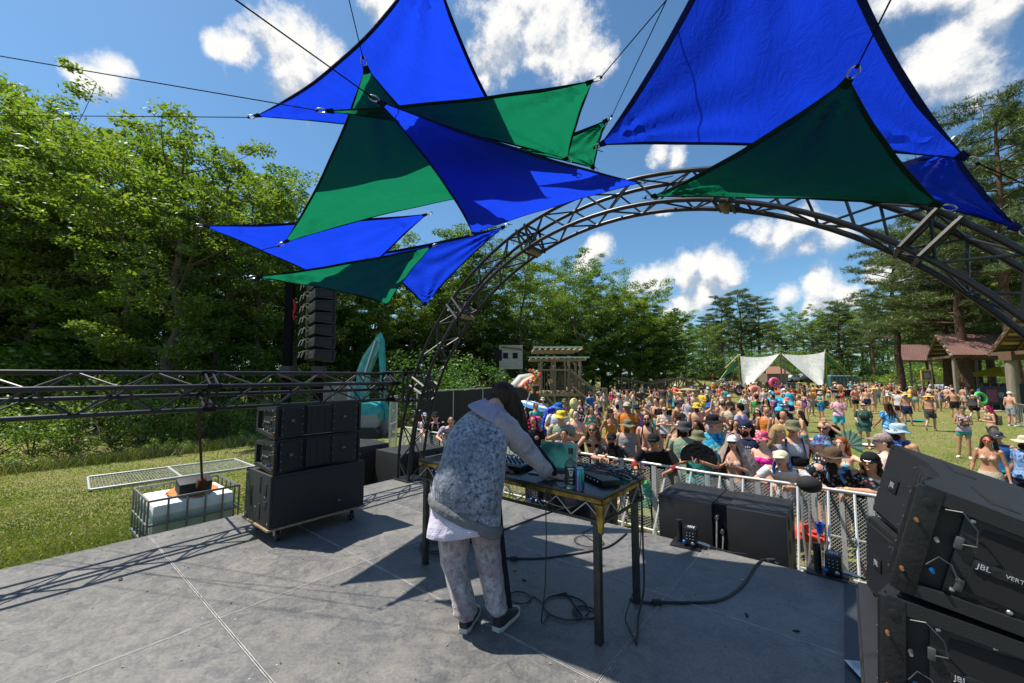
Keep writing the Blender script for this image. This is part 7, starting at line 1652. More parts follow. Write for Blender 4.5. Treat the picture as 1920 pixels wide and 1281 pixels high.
dk = thing('duck_float', 'orange duck float standing on the black inner tube', 'float', at_d(1525,744,34)); MB().ell(at_d(1525,744,34), (.28,.35,.40), 12, 9).build('body', P('duck_orange', (.7,.28,.03), .4), dk); MB().ell(at_d(1525,731,34), (.17,.17,.2), 10, 8).build('head', P('duck_orange', (.7,.28,.03), .4), dk)
ring('sky blue ring float with white dots behind the coral hat man', 1462, 758, 25, .55, .22, SP('blue_dots', [(.02,.35,.60), (.6,.7,.75), (.02,.35,.60)], 5, 'flower', .3), .4)
hd_ = thing('dino_float', 'sky blue upright neck of the dotted float', 'float', at_d(1447,750,25)); MB().tube([at_d(1449,765,25), at_d(1447,750,25), at_d(1449,738,25), at_d(1443,733,25)], [.2,.15,.14,.08], 10).build('neck', SP('blue_dots', [(.02,.35,.60)], 5), hd_)
ring('pink ring float carried upright near the middle canopy pole', 1452, 718, 45, .42, .2, P('pink_float', (.75,.10,.28), .4), 1.45)
ring('coral flamingo ring carried by the shirtless man', 1416, 736, 32, .38, .2, P('coral_float', (.75,.25,.18), .4), 1.3)
ring('red float lying on the grass under the canopy front', 1456, 737, 42, .5, .2, P('red_float', (.7,.08,.05), .4)); ring('magenta float lying behind the dark haired woman in black', 1424, 757, 27, .5, .17, P('magenta_float', (.6,.02,.15), .4))
ring('grey patterned float on the grass left of the magenta one', 1412, 750, 29, .6, .2, SP('grey_float', [(.25,.27,.36), (.45,.46,.5), (.15,.16,.25)], 6)); ring('green ring float held by the man in dark tee', 1838, 747, 26, .32, .12, P('green_float', (.08,.6,.12), .4), 1.4)
ring('black ring float carried at the left canopy pole', 1386, 732, 36, .36, .13, P('black_tube', (.02,.02,.022), .3), 1.5); ring('red arm float held up by the red hat woman', 1271, 735, 31, .28, .12, P('red_float', (.7,.08,.05), .4), .5)
ps = thing('flat_parasol', 'flat pale brown parasol over a seated group', 'parasol', at_d(1288, 731, 31)); c = at_d(1288, 731, 31)
MB().lathe(c, [(.0,.14), (.3,.10), (.7,.0), (.7,-.012), (.3,.085), (.0,.125)], 20).build('canopy', P('parasol_brown', (.38,.26,.18), .8), ps); rod('pole', c-Vector((0,0,1.6)), c+Vector((0,0,.1)), .02, alu, ps, 6)
for (px, py, d, w, l, m, lab) in ((1622,838,15.5,.5,1.5,'white','white towel lying on the grass behind the green dress woman'), (1700,790,24,.8,1.4,'teal','teal blanket on the grass near the straw hat men'), (1120,775,28,.9,1.6,'lgrey','pale blanket on the grass near the stair'), (1500,770,30,.8,2.0,'pinkish','pink blanket on the grass before the inner tube'), (1330,752,40,1,1.8,'white','white sheet on the grass left of the parasol')):
    q = at_z(px, (CAMZ-GF)*FPX/d+704, GF+.05); tag(MB().box(q, (l,w,.03), Matrix.Rotation(.5, 3, 'Z'), bev=.01).build('blanket', M_(m)), lab, 'blanket')
# ------------------------------------------------------------------ canopy
CD_ = 60
cn = thing('stretch_canopy', 'pale stretched double canopy with teal wings on yellow poles', 'canopy', (*at_d(1463,704,CD_)[:2], GZ))
clm = SP('canopy_print', [(.50,.55,.54), (.62,.64,.60), (.52,.46,.42), (.45,.58,.56)], 1.1); ctl = cloth('canopy_teal', (.12,.42,.38))
def cp(px, py, o=0): return at_d(px, py, CD_+o)
def membrane(corners, sag, m, name='cloth', n=14):
    A, B, C_, D_ = corners; V = []
    for i in range(n+1):
        for j in range(n+1):
            u, v = i/n, j/n; p = (A*(1-u)+B*u)*(1-v) + (D_*(1-u)+C_*u)*v
            V.append(p + Vector((0,0,-1))*sag*(4*u*(1-u)*(1-v)+2*v*(1-v)*.3) + vf*.25*math.sin(u*6)*v)
    F = [(i*(n+1)+j, (i+1)*(n+1)+j, (i+1)*(n+1)+j+1, i*(n+1)+j+1) for i in range(n) for j in range(n)]
    b = MB(); b.add(V, F); return b.build(name, m, cn)
membrane((cp(1388,668), cp(1462,663), cp(1412,719,-3), cp(1392,723,-3)), .35, clm); membrane((cp(1464,663), cp(1546,660), cp(1544,722,-3), cp(1533,722,-3)), .35, clm)
membrane((cp(1388,668,0), cp(1462,663,0), cp(1462,672,9), cp(1388,676,9)), .5, clm); membrane((cp(1464,663), cp(1546,660), cp(1546,670,9), cp(1464,672,9)), .5, clm)
membrane((cp(1387,667), cp(1390,678,2), cp(1352,712,0), cp(1346,714,0)), .3, ctl); membrane((cp(1548,662), cp(1546,676,2), cp(1600,708,0), cp(1607,712,0)), .3, ctl)
for i in range(8): MB().ell(cp(1545+2*math.sin(i), 666+i*7), (.22,.1,.28), 8, 6).build('scallop', ctl, cn); MB().ell(cp(1391+2*math.sin(i), 672+i*6.6), (.2,.1,.26), 8, 6).build('scallop', ctl, cn)
yel = P('yellow_pole', (.70,.58,.06), .5)
for px, a, m in ((1384,665,yel), (1547,657,yel), (1463,661,alu_dull), (1470,664,alu_dull)): q = cp(px, a); rod('pole', (q.x,q.y,gz(q.x,q.y)), q, .10, m, cn, 8)
for a, c in (((1384,666),(1348,714)), ((1547,658),(1604,714)), ((1547,658),(1590,712)), ((1412,719),(1440,690)), ((1533,722),(1500,690)), ((1412,719),(1402,726)), ((1384,666),(1360,690))): rod('rope', cp(*a), cp(*c), .035, yel, cn, 5)
# ------------------------------------------------------------------ pavilions
roofm = P('brown_metal_roof', (.24,.135,.115), .45, .15, .25, .8); under = P('roof_board_pale', (.42,.36,.24), .8, 0, .25, 5); battm = P('roof_batten_brown', (.13,.075,.04), .8); postm = P('pale_round_post', (.26,.22,.16), .85, 0, .4, 4)
def pavilion(label, A, E1, E2, L, posts):
    t = thing('pavilion', label, 'pavilion', (*A[:2], GZ)); Rr = vx*L; N1 = 26
    for E in (E1, E2):
        nrm = (E-A).cross(Rr).normalized(); nrm = nrm if nrm.z > 0 else -nrm
        for k in range(N1):          # roof sheets with raised seams
            p, q = A + Rr*(k/N1), A + Rr*((k+1)/N1); d = E-A; b = MB(); b.prism([p, q, q+d, p+d], Vector(), nrm*.03); 
            b.prism([p-vx*.02, p+vx*.03, p+vx*.03+d, p-vx*.02+d], nrm*.03, nrm*.07); b.build('roof_sheet', roofm, t, False)
        for k in range(11): 
            f = (k+.3)/11; p = A.lerp(E, f) - nrm*.05 - vx*.05; b = MB(); b.box(p + Rr*.5, (L+.1, (E-A).length/11*.55, .05), (Matrix((vx, (E-A).normalized(), nrm)).transposed())); b.build('batten', battm if k % 2 else under, t, False)
        for k in range(6): f = k/5; beam(A+Rr*f-Vector((0,0,.14)), E+Rr*f-nrm*.14, .14, battm, 'rafter', t)
    for E in (E1, E2): e = E.lerp(A, .12)-Vector((0,0,.3)); beam(e, e+Rr, .24, battm, 'eave_beam', t)
    for (f, E) in posts: e = E.lerp(A, .12) + Rr*f; rod('post', (e.x,e.y,gz(e.x,e.y)), (e.x,e.y,e.z-.3), .115, postm, t, 12)
    beam(E1.lerp(A,.12)-Vector((0,0,.35)), E2.lerp(A,.12)-Vector((0,0,.35)), .2, battm, 'tie_beam', t); return t
B1 = (at_d(1755,628,37), at_d(1786,666,33), at_d(1738,672,41)); pavilion('middle brown metal roofed pavilion with striped gable underside', *B1, 9.5, [(.02,B1[1]),(.5,B1[1]),(.98,B1[1]),(.02,B1[2]),(.5,B1[2])])
B2 = (at_d(1684,647,56), at_d(1687,676,52), at_d(1676,675,60)); pavilion('farthest brown metal roofed pavilion beside the big pine', *B2, 7.5, [(.02,B2[1]),(.5,B2[1]),(.95,B2[1]),(.3,B2[2]),(.95,B2[2])])
B3_ = (at_d(1926,566,22), at_d(1990,656,19), at_d(1853,664,25.5)); pavilion('nearest pavilion at the right edge showing its striped ceiling and thick pale post', *B3_, 7.0, [(.02,B3_[1]),(.9,B3_[1]),(.9,B3_[2])])
q = at_z(1906, 793, GF); t = thing('pavilion_post', 'thick pale round post carrying the nearest pavilion roof', 'post', q); rod('post', q, (q.x,q.y,at_d(1903,664,23.1).z), .23, postm, t, 14); MB().box((q.x,q.y,at_d(1903,668,23.1).z), (.6,.6,.5), Matrix.Rotation(.7,3,'Z')).build('bracket', battm, t, False)
# big pine trunks seen under the roofs
for px, d, lab in ((1812, 36, 'thick dark pine trunk standing between the middle roof posts'), (1832, 41, 'dark pine trunk right of the thickest one under the roofs'), (1777, 40, 'ivy covered trunk behind the middle roof')):
    p = at_d(px, 704, d); plant('pine_tree', PINE[0], lab, 'tree', p.x, p.y, 23 if px != 1777 else 19, group='pines', wide=1.35)
t = thing('yellow_tent', 'yellow pop up tent roof behind the right post', 'tent', (*at_d(1875,704,38)[:2], GZ)); c = at_d(1876, 706, 38); b = MB(); r4 = [(c + vx*a*2.0 + vf*o*2.0) for a, o in ((-1,-1),(1,-1),(1,1),(-1,1))]; ap = c+Vector((0,0,.95)); b.add([*r4, ap], [(0,1,4),(1,2,4),(2,3,4),(3,0,4)]); b.build('roof', cloth('cloth_tentyellow', (.72,.60,.05)), t, False)
for q in r4: rod('leg', q, (q.x,q.y,GZ), .03, alu, t, 6)
t = thing('vendor_screen', 'black screened enclosure with a pink and white emblem banner at right', 'screen wall', (*at_d(1875,704,27)[:2], GZ))
for k in range(5): 
    c = at_d(1848+k*16, 704, 30-k*.6); MB().box((c.x,c.y,GZ+1.0), (.68,.05,1.9), Matrix.Rotation(math.radians(YAW), 3, 'Z')).build('panel', scr, t, False)
c = at_d(1872, 742, 26); MB().box(c, (2.3,.04,1.15), Matrix.Rotation(math.radians(YAW), 3, 'Z')).build('banner', P('banner_dark', (.04,.03,.05), .7), t, False)
b = MB(); Rz = Matrix.Rotation(math.radians(YAW), 3, 'Z')
for (dx, dz, w, h) in ((-.14,.1,.05,.2),(-.05,.16,.05,.12),(.05,.16,.05,.12),(.14,.1,.05,.2),(0,.04,.2,.06),(-.08,-.08,.05,.14),(.08,-.08,.05,.14)): b.box(c+Rz @ Vector((dx+.15,-.03,dz)), (w,.01,h), Rz)
b.build('emblem', badge_white, t, False); b = MB(); b.box(c+Rz @ Vector((-.45,-.03,0)), (.7,.008,.8), Rz); b.build('emblem_field', P('banner_pink', (.25,.06,.12), .7), t, False)
t = thing('notice_board', 'yellow framed notice board under the middle roof', 'notice board', (*at_d(1737,704,36)[:2], GZ)); c = at_d(1737, 704, 36)
for (dx, dz, w, h) in ((0,.42,.95,.10),(0,-.42,.95,.10),(-.43,0,.10,.84),(.43,0,.10,.84)): MB().box(c+Rz @ Vector((dx,0,dz)), (w,.08,h), Rz).build('frame', P('board_yellow', (.60,.36,.06), .7), t, False)
MB().box(c, (.8,.04,.76), Rz).build('board', P('board_dark', (.10,.09,.08), .7), t, False); MB().box(c+Rz @ Vector((0,-.03,0)), (.5,.01,.5), Rz).build('sheet', P('board_sheet', (.30,.28,.24), .7), t, False)
for dx in (-.4,.4): q = c+Rz @ Vector((dx,.03,-.4)); rod('leg', q, (q.x,q.y,GZ), .05, wood, t, 6)
t = thing('steel_barrier', 'grey steel crowd barrier beside the thick pale post', 'barrier', (*at_z(1910,790,GZ)[:2], GZ)); a, c = at_z(1903, 796, GF), at_z(1945, 812, GF)
for z in (GZ+.12, GZ+1.05): rod('rail', (a.x,a.y,z), (c.x,c.y,z), .02, galv, t, 8)
for k in range(12): w = a.lerp(c, k/11); rod('bar', (w.x,w.y,GZ+.1), (w.x,w.y,GZ+1.05), .008 if 0 < k < 11 else .02, galv, t, 6)
for w in (a.lerp(c,.15), a.lerp(c,.8)): rod('foot', w+vf*-.35+Vector((0,0,.03)), w+vf*.35+Vector((0,0,.03)), .02, galv, t, 6)
t = thing('trash_barrel', 'green barrel beside the middle roof post', 'barrel', (*at_d(1752,704,33)[:2], GZ)); q = at_d(1752, 704, 33); MB().lathe((q.x,q.y,gz(q.x,q.y)), [(0,0),(.28,0),(.30,.45),(.28,.9),(.30,.92),(.0,.92)], 16).build('barrel', P('barrel_green', (.03,.14,.09), .5), t)
# ------------------------------------------------------------------ vehicles, toilets, hut, poles
gls = P('vehicle_glass', (.02,.025,.03), .1, spec=.8)
def vehicle(name, label, px, d, L, H, col, rz, bus=False, z=None):
    p = at_d(px, 704, d); t = thing(name, label, 'bus' if bus else 'car', (0,0,0), 0, None if bus else 'cars parked beyond the field'); m = P('paint_'+col, CL.get(col, (.6,.6,.58)), .3, .1, .1); w = 2.3 if bus else 1.75
    if bus: prof = [(-L/2,.5),(-L/2,H),(L*.33,H),(L*.36,H*.62),(L/2,H*.52),(L/2,.5)]
    else: prof = [(-L/2,.35),(-L/2,.9),(-L*.38,.95),(-L*.24,H),(L*.12,H),(L*.26,.98),(L/2-.1,.88),(L/2,.6),(L/2,.35)]
    b = MB(); b.prism([(x,0,z_) for x, z_ in prof], (0,-w/2,0), (0,w/2,0)); b.build('body', m, t, False, world=False)
    wins = [(-L/2+.4+i*(L*.8-.4)/7, H*.62, (L*.8-.4)/7-.12, H*.25) for i in range(7)] if bus else [(-L*.17,H-.27,L*.16,.3),(L*.04,H-.27,L*.18,.3)]
    for (x, zc_, wl, hl) in wins:
        for s_ in (-1, 1): MB().box((x+wl/2, s_*(w/2+.002), zc_), (wl,.02,hl), bev=.01).build('window', gls, t, world=False)
    for s_ in (-1, 1):
        for x in (-L*.3, L*.3): MB().lathe((x, s_*(w/2-.08), .34), [(.0,-.1),(.34,-.1),(.34,.1),(.0,.1)], 16, rot=Matrix.Rotation(math.pi/2,3,'X')).build('wheel', rubber, t, world=False)
    MB().box((L/2 if bus else L/2-.03, 0, .62), (.03,w*.8,.12)).build('headlight', alu, t, world=False)
    t.location = (p.x, p.y, gz(p.x, p.y) if z is None else z); t.rotation_euler = (0,0,rz); return t
vehicle('small_bus', 'small white bus parked on the far road', 1645, 96, 6.2, 2.6, 'white', math.radians(YAW)+.15, True)
for px, d, c, r_, lab in ((1486,88,'lgrey',.3,'pale grey car seen under the right canopy half'), (1508,90,'white',.2,'white car parked behind the right canopy half'), (1530,87,'dgrey',-.2,'dark grey car by the right canopy pole'), (1565,92,'white',.1,'white car beyond the portable toilets'), (1680,92,'dgrey',.3,'dark car between bus and big pine'), (1768,48,'lgrey',.4,'silver car seen under the middle roof'), (1795,52,'white',.3,'white car under the right half of the middle roof'), (1818,46,'grey',.5,'grey car beside the thick trunk'), (1440,95,'dgrey',.0,'dark car beside the small hut'), (1255,112,'white',.2,'white van shape at the far left of the slope')):
    vehicle('parked_car', lab, px, d, 4.4, 1.55, c, math.radians(YAW)+r_)
for k in range(7):
    p = at_d(1556+k*7.2, 704, 78); t = thing('portable_toilet', 'dark teal portable toilet in the row right of the canopy, %s' % ('leftmost','second from left','third from left','middle of the seven','third from right','second from right','rightmost')[k], 'toilet', (p.x,p.y,gz(p.x,p.y)), math.radians(YAW), 'row of portable toilets')
    MB().box((0,0,1.05), (.62,1.1,2.1), bev=.03).build('cabin', P('toilet_teal', (.03,.10,.12), .5), t, world=False); MB().box((0,0,2.16), (.66,1.15,.14), bev=.05).build('roof', P('toilet_roof', (.45,.48,.48), .5), t, world=False); MB().box((0,-.56,1.0), (.46,.02,1.7)).build('door', P('toilet_door', (.05,.14,.17), .5), t, False, world=False)
p = at_d(1449, 704, 84); t = thing('small_hut', 'small brown hut with rust coloured roof behind the canopy', 'hut', (p.x,p.y,gz(p.x,p.y)), math.radians(YAW)); MB().box((0,0,1.1), (4.2,3,2.2)).build('wall', wood_d, t, False, world=False); b = MB(); b.prism([(-2.5,-1.9,2.1),(2.5,-1.9,2.1),(1.2,0,3.7),(-1.2,0,3.7)], (0,0,0), (0,.1,.02)); b.prism([(-2.5,1.9,2.1),(2.5,1.9,2.1),(1.2,0,3.7),(-1.2,0,3.7)], (0,0,0), (0,-.1,.02)); b.build('roof', P('rust_roof', (.33,.17,.10), .7), t, False, world=False)
wires = []
for k, (px, lab) in enumerate(((1300,'utility pole left of the far pines'), (1527,'slim utility pole above the right canopy half'), (1760,'utility pole behind the brown roofs'))):
    p = at_d(px, 704, 97); t = thing('utility_pole', lab, 'pole', (p.x,p.y,gz(p.x,p.y))); rod('mast', (p.x,p.y,gz(p.x,p.y)), (p.x,p.y,gz(p.x,p.y)+9), .14, P('pole_wood', (.22,.18,.14), .85), t, 8); rod('crossarm', (p.x-.9,p.y-.6,gz(p.x,p.y)+8.4), (p.x+.9,p.y+.6,gz(p.x,p.y)+8.4), .07, wood_d, t, 6); wires.append(Vector((p.x,p.y,gz(p.x,p.y)+8.4)))
t = thing('power_lines', 'three sagging power lines crossing in front of the far trees', 'power lines', wires[0])
for dz in (0, -.8, -1.5):
    for a, c in zip(wires, wires[1:]): MB().tube([a.lerp(c, i/10)+Vector((0,0,dz-1.2*4*(i/10)*(1-i/10))) for i in range(11)], .018, 4).build('wire', cab_b, t)
t = thing('far_fence', 'low pale wire fence along the far road', 'fence', at_d(1640,704,84)); 
for k in range(26): p = at_d(1560+k*9, 704, 86); rod('post', (p.x,p.y,gz(p.x,p.y)), (p.x,p.y,gz(p.x,p.y)+1.2), .05, galv, t, 5)
for dz in (.2,.7,1.15):
    a, c = at_d(1560,704,86), at_d(1785,704,86); a.z = gz(a.x,a.y)+dz; c.z = gz(c.x,c.y)+dz; rod('rail', a, c, .025, galv, t, 5)
# ================================================================== THE PERFORMER
def velvet(name, c1, c2, c3, scale=26, mixc=None):
    m, nt, b = new_mat(name)
    n1 = noise(nt, scale, 7, .78, 'World', .35); n2 = noise(nt, 3.2, 3, .6, 'World', .8)
    c = ramp(nt, n1, ((.40, c1), (.455, c2), (.62, c3)))
    if mixc: c = mix_rgb(nt, ramp(nt, n2, ((.42, (0,0,0)), (.62, (.7,.7,.7)))), c, mixc)
    else: c = mix_rgb(nt, ramp(nt, n2, ((.40, (.55,.55,.55)), (.58, (0,0,0)))), c, tuple(x*.45 for x in c2))
    nt.links.new(c, b.inputs['Base Color']); b.inputs['Roughness'].default_value = .42; b.inputs['Sheen Weight'].default_value = .4; b.inputs['Specular IOR Level'].default_value = .35
    bump(nt, b, noise(nt, 9, 5, .65, 'World', 1.2, sc3=(1, 1, .45)), .7, .03); return m
jk = velvet('crushed_velvet_jacket', (.005,.008,.022), (.14,.17,.24), (.42,.45,.54), 34)
slv = velvet('grey_velour_sleeve', (.17,.18,.22), (.27,.27,.31), (.36,.34,.38), 12, (.30,.23,.26))
pnt = velvet('crushed_velvet_trousers', (.12,.12,.13), (.25,.24,.25), (.44,.43,.45), 20, (.24,.14,.17))
hem_m = cloth('jacket_hem_grey', (.17,.175,.18)); hood_m = cloth('lilac_hood', (.36,.32,.42)); shirt_m = cloth('white_lilac_shirt', (.60,.55,.66)); stripe_m = cloth('black_stripe', (.012,.014,.022))
Rc = Vector((_cy,_sy,0)); Fc = Vector((-_sy,_cy,0))
dj = thing('person', 'long haired performer in crushed velvet tracksuit bent over the table, back turned', 'person', (-2.06, 2.18, 0)); dj['_base'] = Vector((-2.06, 2.18, 0))
def D_(px, py, d=3.15): return at_d(px, py, d)
def ringloft(b, rings, n=40, wob=.0, seed=0, e=.85, cap=False):
    V = []; rr_ = random.Random(seed); ph = [rr_.uniform(0,6) for _ in range(4)]
    for i, (c, a, d, tx) in enumerate(rings):
        for j in range(n):
            t = 6.28318*j/n; x, y = math.cos(t), math.sin(t); x = math.copysign(abs(x)**e, x); y = math.copysign(abs(y)**e, y); w = 1 + wob*(math.sin(7*t+ph[0]+i*.35)+.6*math.sin(13*t+ph[1]-i*.2)+.5*math.sin(4*t+ph[2]+i*.8))
            V.append(c + Rc*x*a*w + Fc*y*d*w + Vector((0,0,tx*x)))
    k = len(rings); F = [(i*n+j, i*n+(j+1) % n, (i+1)*n+(j+1) % n, (i+1)*n+j) for i in range(k-1) for j in range(n)]
    if cap: F += [tuple(range(n))[::-1], tuple((k-1)*n+j for j in range(n))]
    b.add(V, F); return b
def smooth_rings(keys, m=4):
    out = []
    for i in range(len(keys)-1):
        p0, p1, p2, p3 = keys[max(0,i-1)], keys[i], keys[i+1], keys[min(len(keys)-1,i+2)]
        for s_ in range(m):
            t = s_/m; f = lambda a, b_, c, d: .5*((2*b_)+(c-a)*t+(2*a-5*b_+4*c-d)*t*t+(3*b_-3*c+d-a)*t**3)
            out.append(tuple(f(p0[q], p1[q], p2[q], p3[q]) for q in range(4)))
    out.append(keys[-1]); return out
jr = smooth_rings([(D_(873,957,3.06), .255, .165, -.115), (D_(876,925,3.07), .252, .175, -.10), (D_(886,880,3.10), .238, .18, -.05), (D_(893,838,3.16), .240, .18, .0), (D_(900,806,3.24), .240, .165, .02), (D_(905,784,3.30), .205, .15, .03), (D_(910,768,3.35), .14, .12, .02)], 5)
b = MB(); ringloft(b, jr, 56, .011, 2, .8, True); b.build('jacket', jk, dj, angle=80)
b = MB(); ringloft(b, [(D_(872,976,3.05), .236, .150, -.12), (D_(872,972,3.05), .262, .176, -.12), (D_(873,962,3.055), .272, .182, -.117), (D_(873,954,3.06), .268, .176, -.115), (D_(873,950,3.06), .24, .15, -.115)], 56, .004, 3, .8, True); b.build('jacket_hem', hem_m, dj)
b = MB(); ringloft(b, smooth_rings([(D_(860,996,3.03), .226, .165, .02), (D_(863,985,3.03), .228, .168, .01), (D_(867,970,3.04), .222, .155, -.05), (D_(870,950,3.05), .20, .13, -.10)], 4), 56, .022, 4, .85, True); b.build('shirt', shirt_m, dj, angle=80)
b = MB(); ringloft(b, smooth_rings([(D_(928,796,3.18), .05, .03, -.02), (D_(920,787,3.20), .120, .080, -.06), (D_(914,773,3.27), .150, .12, -.04), (D_(912,760,3.35), .140, .12, -.01), (D_(922,750,3.43), .10, .09, .0), (D_(928,745,3.46), .06, .06, .0)], 4), 40, .018, 6, .95, True); b.build('hood', hood_m, dj, angle=80)
def sleeve(pts, rs, m, name, n=22, wob=.06, seed=1):
    b = MB(); P_ = []; R_ = []
    for i in range(len(pts)-1):
        for k in range(6): t = k/6; P_.append(pts[i].lerp(pts[i+1], t)); R_.append(rs[i]*(1-t)+rs[i+1]*t)
    P_.append(pts[-1]); R_.append(rs[-1])
    for it in range(2): P_ = [P_[0]] + [(P_[i-1]+P_[i]*2+P_[i+1])/4 for i in range(1, len(P_)-1)] + [P_[-1]]
    b.tube(P_, [r*(1+wob*math.sin(i*1.9+seed)) for i, r in enumerate(R_)], n)
    b.v = [tuple(Vector(v) + Vector((math.sin(v[2]*60+v[0]*30), math.cos(v[2]*50+v[1]*35), math.sin(v[0]*45))) *.003) for v in b.v]
    return b.build(name, m, dj, angle=80)
Rsh, Rel, Rwr = D_(945,800,3.20), D_(988,842,3.24), D_(1030,889,3.24); Lsh, Lel, Lwr = D_(868,808,3.27), D_(868,850,3.52), D_(940,880,3.50)
sleeve([D_(930,789,3.22), Rsh, Rel, Rwr], [.085,.105,.082,.058], slv, 'sleeve'); sleeve([Lsh, Lel, Lwr], [.085,.08,.055], slv, 'sleeve', seed=3)
def off(p, dx, dz, df): return p + Rc*dx + Vector((0,0,dz)) + Fc*df
b = MB(); b.tube([off(Rsh,.065,.055,.03), off(Rel,.052,.048,.0), off(Rwr,.036,.036,-.005), off(Rwr,.040,.0,-.03)], [.035,.030,.026,.02], 10, flat=.9); b.build('sleeve_stripe', stripe_m, dj)
# head, neck and hands: one continuous body under the clothes
b = MB(); hc = D_(944,748,3.48)
b.ell(hc, (.078,.098,.115), 20, 14, rot=Matrix.Rotation(-.5, 3, Rc)); b.tube([D_(915,775,3.30), D_(928,757,3.36), hc], [.065,.058,.06], 14)
b.tube([D_(880,940,3.08), D_(893,840,3.2), D_(903,800,3.26)], [.15,.15,.08], 18); b.tube([Rsh, Rel, Rwr, off(Rwr,.04,-.02,.02)], [.05,.042,.03,.028], 12); b.tube([Lsh, Lel, Lwr, off(Lwr,.05,-.01,.02)], [.05,.042,.03,.028], 12)
b.tube([Rsh, D_(903,792,3.27), Lsh], [.055,.09,.055], 12)
hipL, kneeL, ankL = D_(852,950,3.06), D_(851,1052,3.05), D_(874,1158,3.00); hipR, kneeR, ankR = D_(902,950,3.10), D_(917,1050,3.08), D_(934,1148,3.03)
for h_, k_, a_ in ((hipL,kneeL,ankL), (hipR,kneeR,ankR)): b.tube([h_, k_, a_], [.08,.055,.04], 12)
hm = off(Rwr,.065,-.030,.03); b.ell(hm, (.052,.040,.020), 12, 8, rot=Matrix.Rotation(math.radians(YAW)-.3, 3, 'Z') @ Matrix.Rotation(.35, 3, 'Y')); hl = off(Lwr,.06,-.02,.03); b.ell(hl, (.05,.04,.018), 12, 8, rot=Matrix.Rotation(math.radians(YAW), 3, 'Z'))
me = remesh_obj(b, .011, skin('skin_dj', (.50,.29,.24)), 2); fb = MB()
for base, s_ in ((hm, 1), (hl, 1)):
    for i in range(4):
        o = Fc*(-.030+i*.019); L = (.034,.042,.040,.030)[i]; p0 = base + Rc*.03 + o; p1 = p0 + Rc*L*.8 + Vector((0,0,.008)); p2 = p1 + Rc*L*.7 + Vector((0,0,-.022)); fb.tube([p0, p1, p2, p2+Rc*.012+Vector((0,0,-.012))], [.0105,.010,.0085,.006], 8)
    p0 = base - Fc*.028; fb.tube([p0, p0 - Fc*.018 + Rc*.025, p0 - Fc*.016 + Rc*.052 + Vector((0,0,-.012))], [.013,.011,.007], 8)
fm = bpy.data.meshes.new('f'); fm.from_pydata(fb.v, [], fb.f); bm = bmesh.new(); bm.from_mesh(me); bm.from_mesh(fm); bm.to_mesh(me); bm.free(); me.polygons.foreach_set('use_smooth', [True]*len(me.polygons))
me.transform(Matrix.Translation(-dj['_base'] if isinstance(dj['_base'], Vector) else -Vector(dj['_base'][:]))); link('body', me, dj)
# hair: cap plus hanging locks
hb = MB(); hb.ell(hc+Rc*.004-Fc*.012+Vector((0,0,.010)), (.118,.138,.140), 24, 16, rot=Matrix.Rotation(-.5, 3, Rc)); hr_ = random.Random(12)
hb.ell(D_(927,752,3.40), (.075,.075,.070), 16, 12); hb.ell(hc-Rc*.02-Fc*.055+Vector((0,0,-.075)), (.085,.075,.085), 16, 12)
for i in range(230):
    a = hr_.uniform(-2.5, 1.4); s0 = hc + Rc*math.cos(a)*.095 + Fc*math.sin(a)*.10 + Vector((0,0,hr_.uniform(-.01,.085))); side = max(0, math.cos(a))
    L = hr_.uniform(.16,.24)+.24*side*hr_.uniform(.4,1); e = hc + Rc*(.03+.120*side+hr_.uniform(-.03,.035)+.10*max(0,math.sin(a))) + Fc*(math.sin(a)*.10+hr_.uniform(-.03,.03)) + Vector((0,0,-L))
    if math.cos(a) < -.1: e = hc + Rc*(-.075+hr_.uniform(-.01,.03)) + Fc*math.sin(a)*.10 + Vector((0,0,-.17*hr_.uniform(.6,1)))
    m_ = s0.lerp(e, .45) + Rc*(.022*side) + Vector((0,0,.03)); hb.tube([s0, s0.lerp(m_,.55)+Vector((0,0,.012)), m_, m_.lerp(e,.6)+Rc*hr_.uniform(-.008,.008), e], [.015,.019,.018,.013,.002], 5, caps=False)
hm_, nt, hbs = new_mat('performer_hair'); nt.links.new(ramp(nt, noise(nt, 18, 5, .7, 'World', 0, sc3=(1,1,.15)), ((.35, (.014,.009,.008)), (.6, (.040,.020,.013)), (.8, (.075,.035,.018)))), hbs.inputs['Base Color']); hbs.inputs['Roughness'].default_value = .6; hbs.inputs['Specular IOR Level'].default_value = .2
hb.build('hair', hm_, dj, angle=180)
# trousers with folds, gathered at the ankle
def leg(h_, k_, a_, seed, w0):
    rings = []; r = random.Random(seed); ph = [r.uniform(0,6) for _ in range(5)]; n = 34; V = []; N_ = 44
    for i in range(N_+1):
        t = i/N_; p = (h_.lerp(k_, t*2) if t < .5 else k_.lerp(a_, (t-.5)*2)); p = p + Fc*.02*math.sin(math.pi*t)
        R0_ = float(np.interp(t, [0,.2,.5,.75,.9,.96,1], [w0,.120,.095,.084,.080,.080,.055])); gather = max(0, (t-.80)/.2)
        for j in range(n):
            q = 6.28318*j/n; fold = 1 + .045*math.sin(3*q+t*7+ph[0]) + .03*math.sin(6*q-t*13+ph[1]) + .09*gather*math.sin(t*95+1.2*math.sin(q*2+ph[2])) + .02*math.sin(t*30+2*math.sin(q+ph[3]))
            V.append(p + Rc*math.cos(q)*R0_*fold + Fc*math.sin(q)*R0_*fold*1.05)
    F = [(i*n+j, i*n+(j+1) % n, (i+1)*n+(j+1) % n, (i+1)*n+j) for i in range(N_) for j in range(n)] + [tuple(range(n))[::-1], tuple(N_*n+j for j in range(n))]
    return V, F
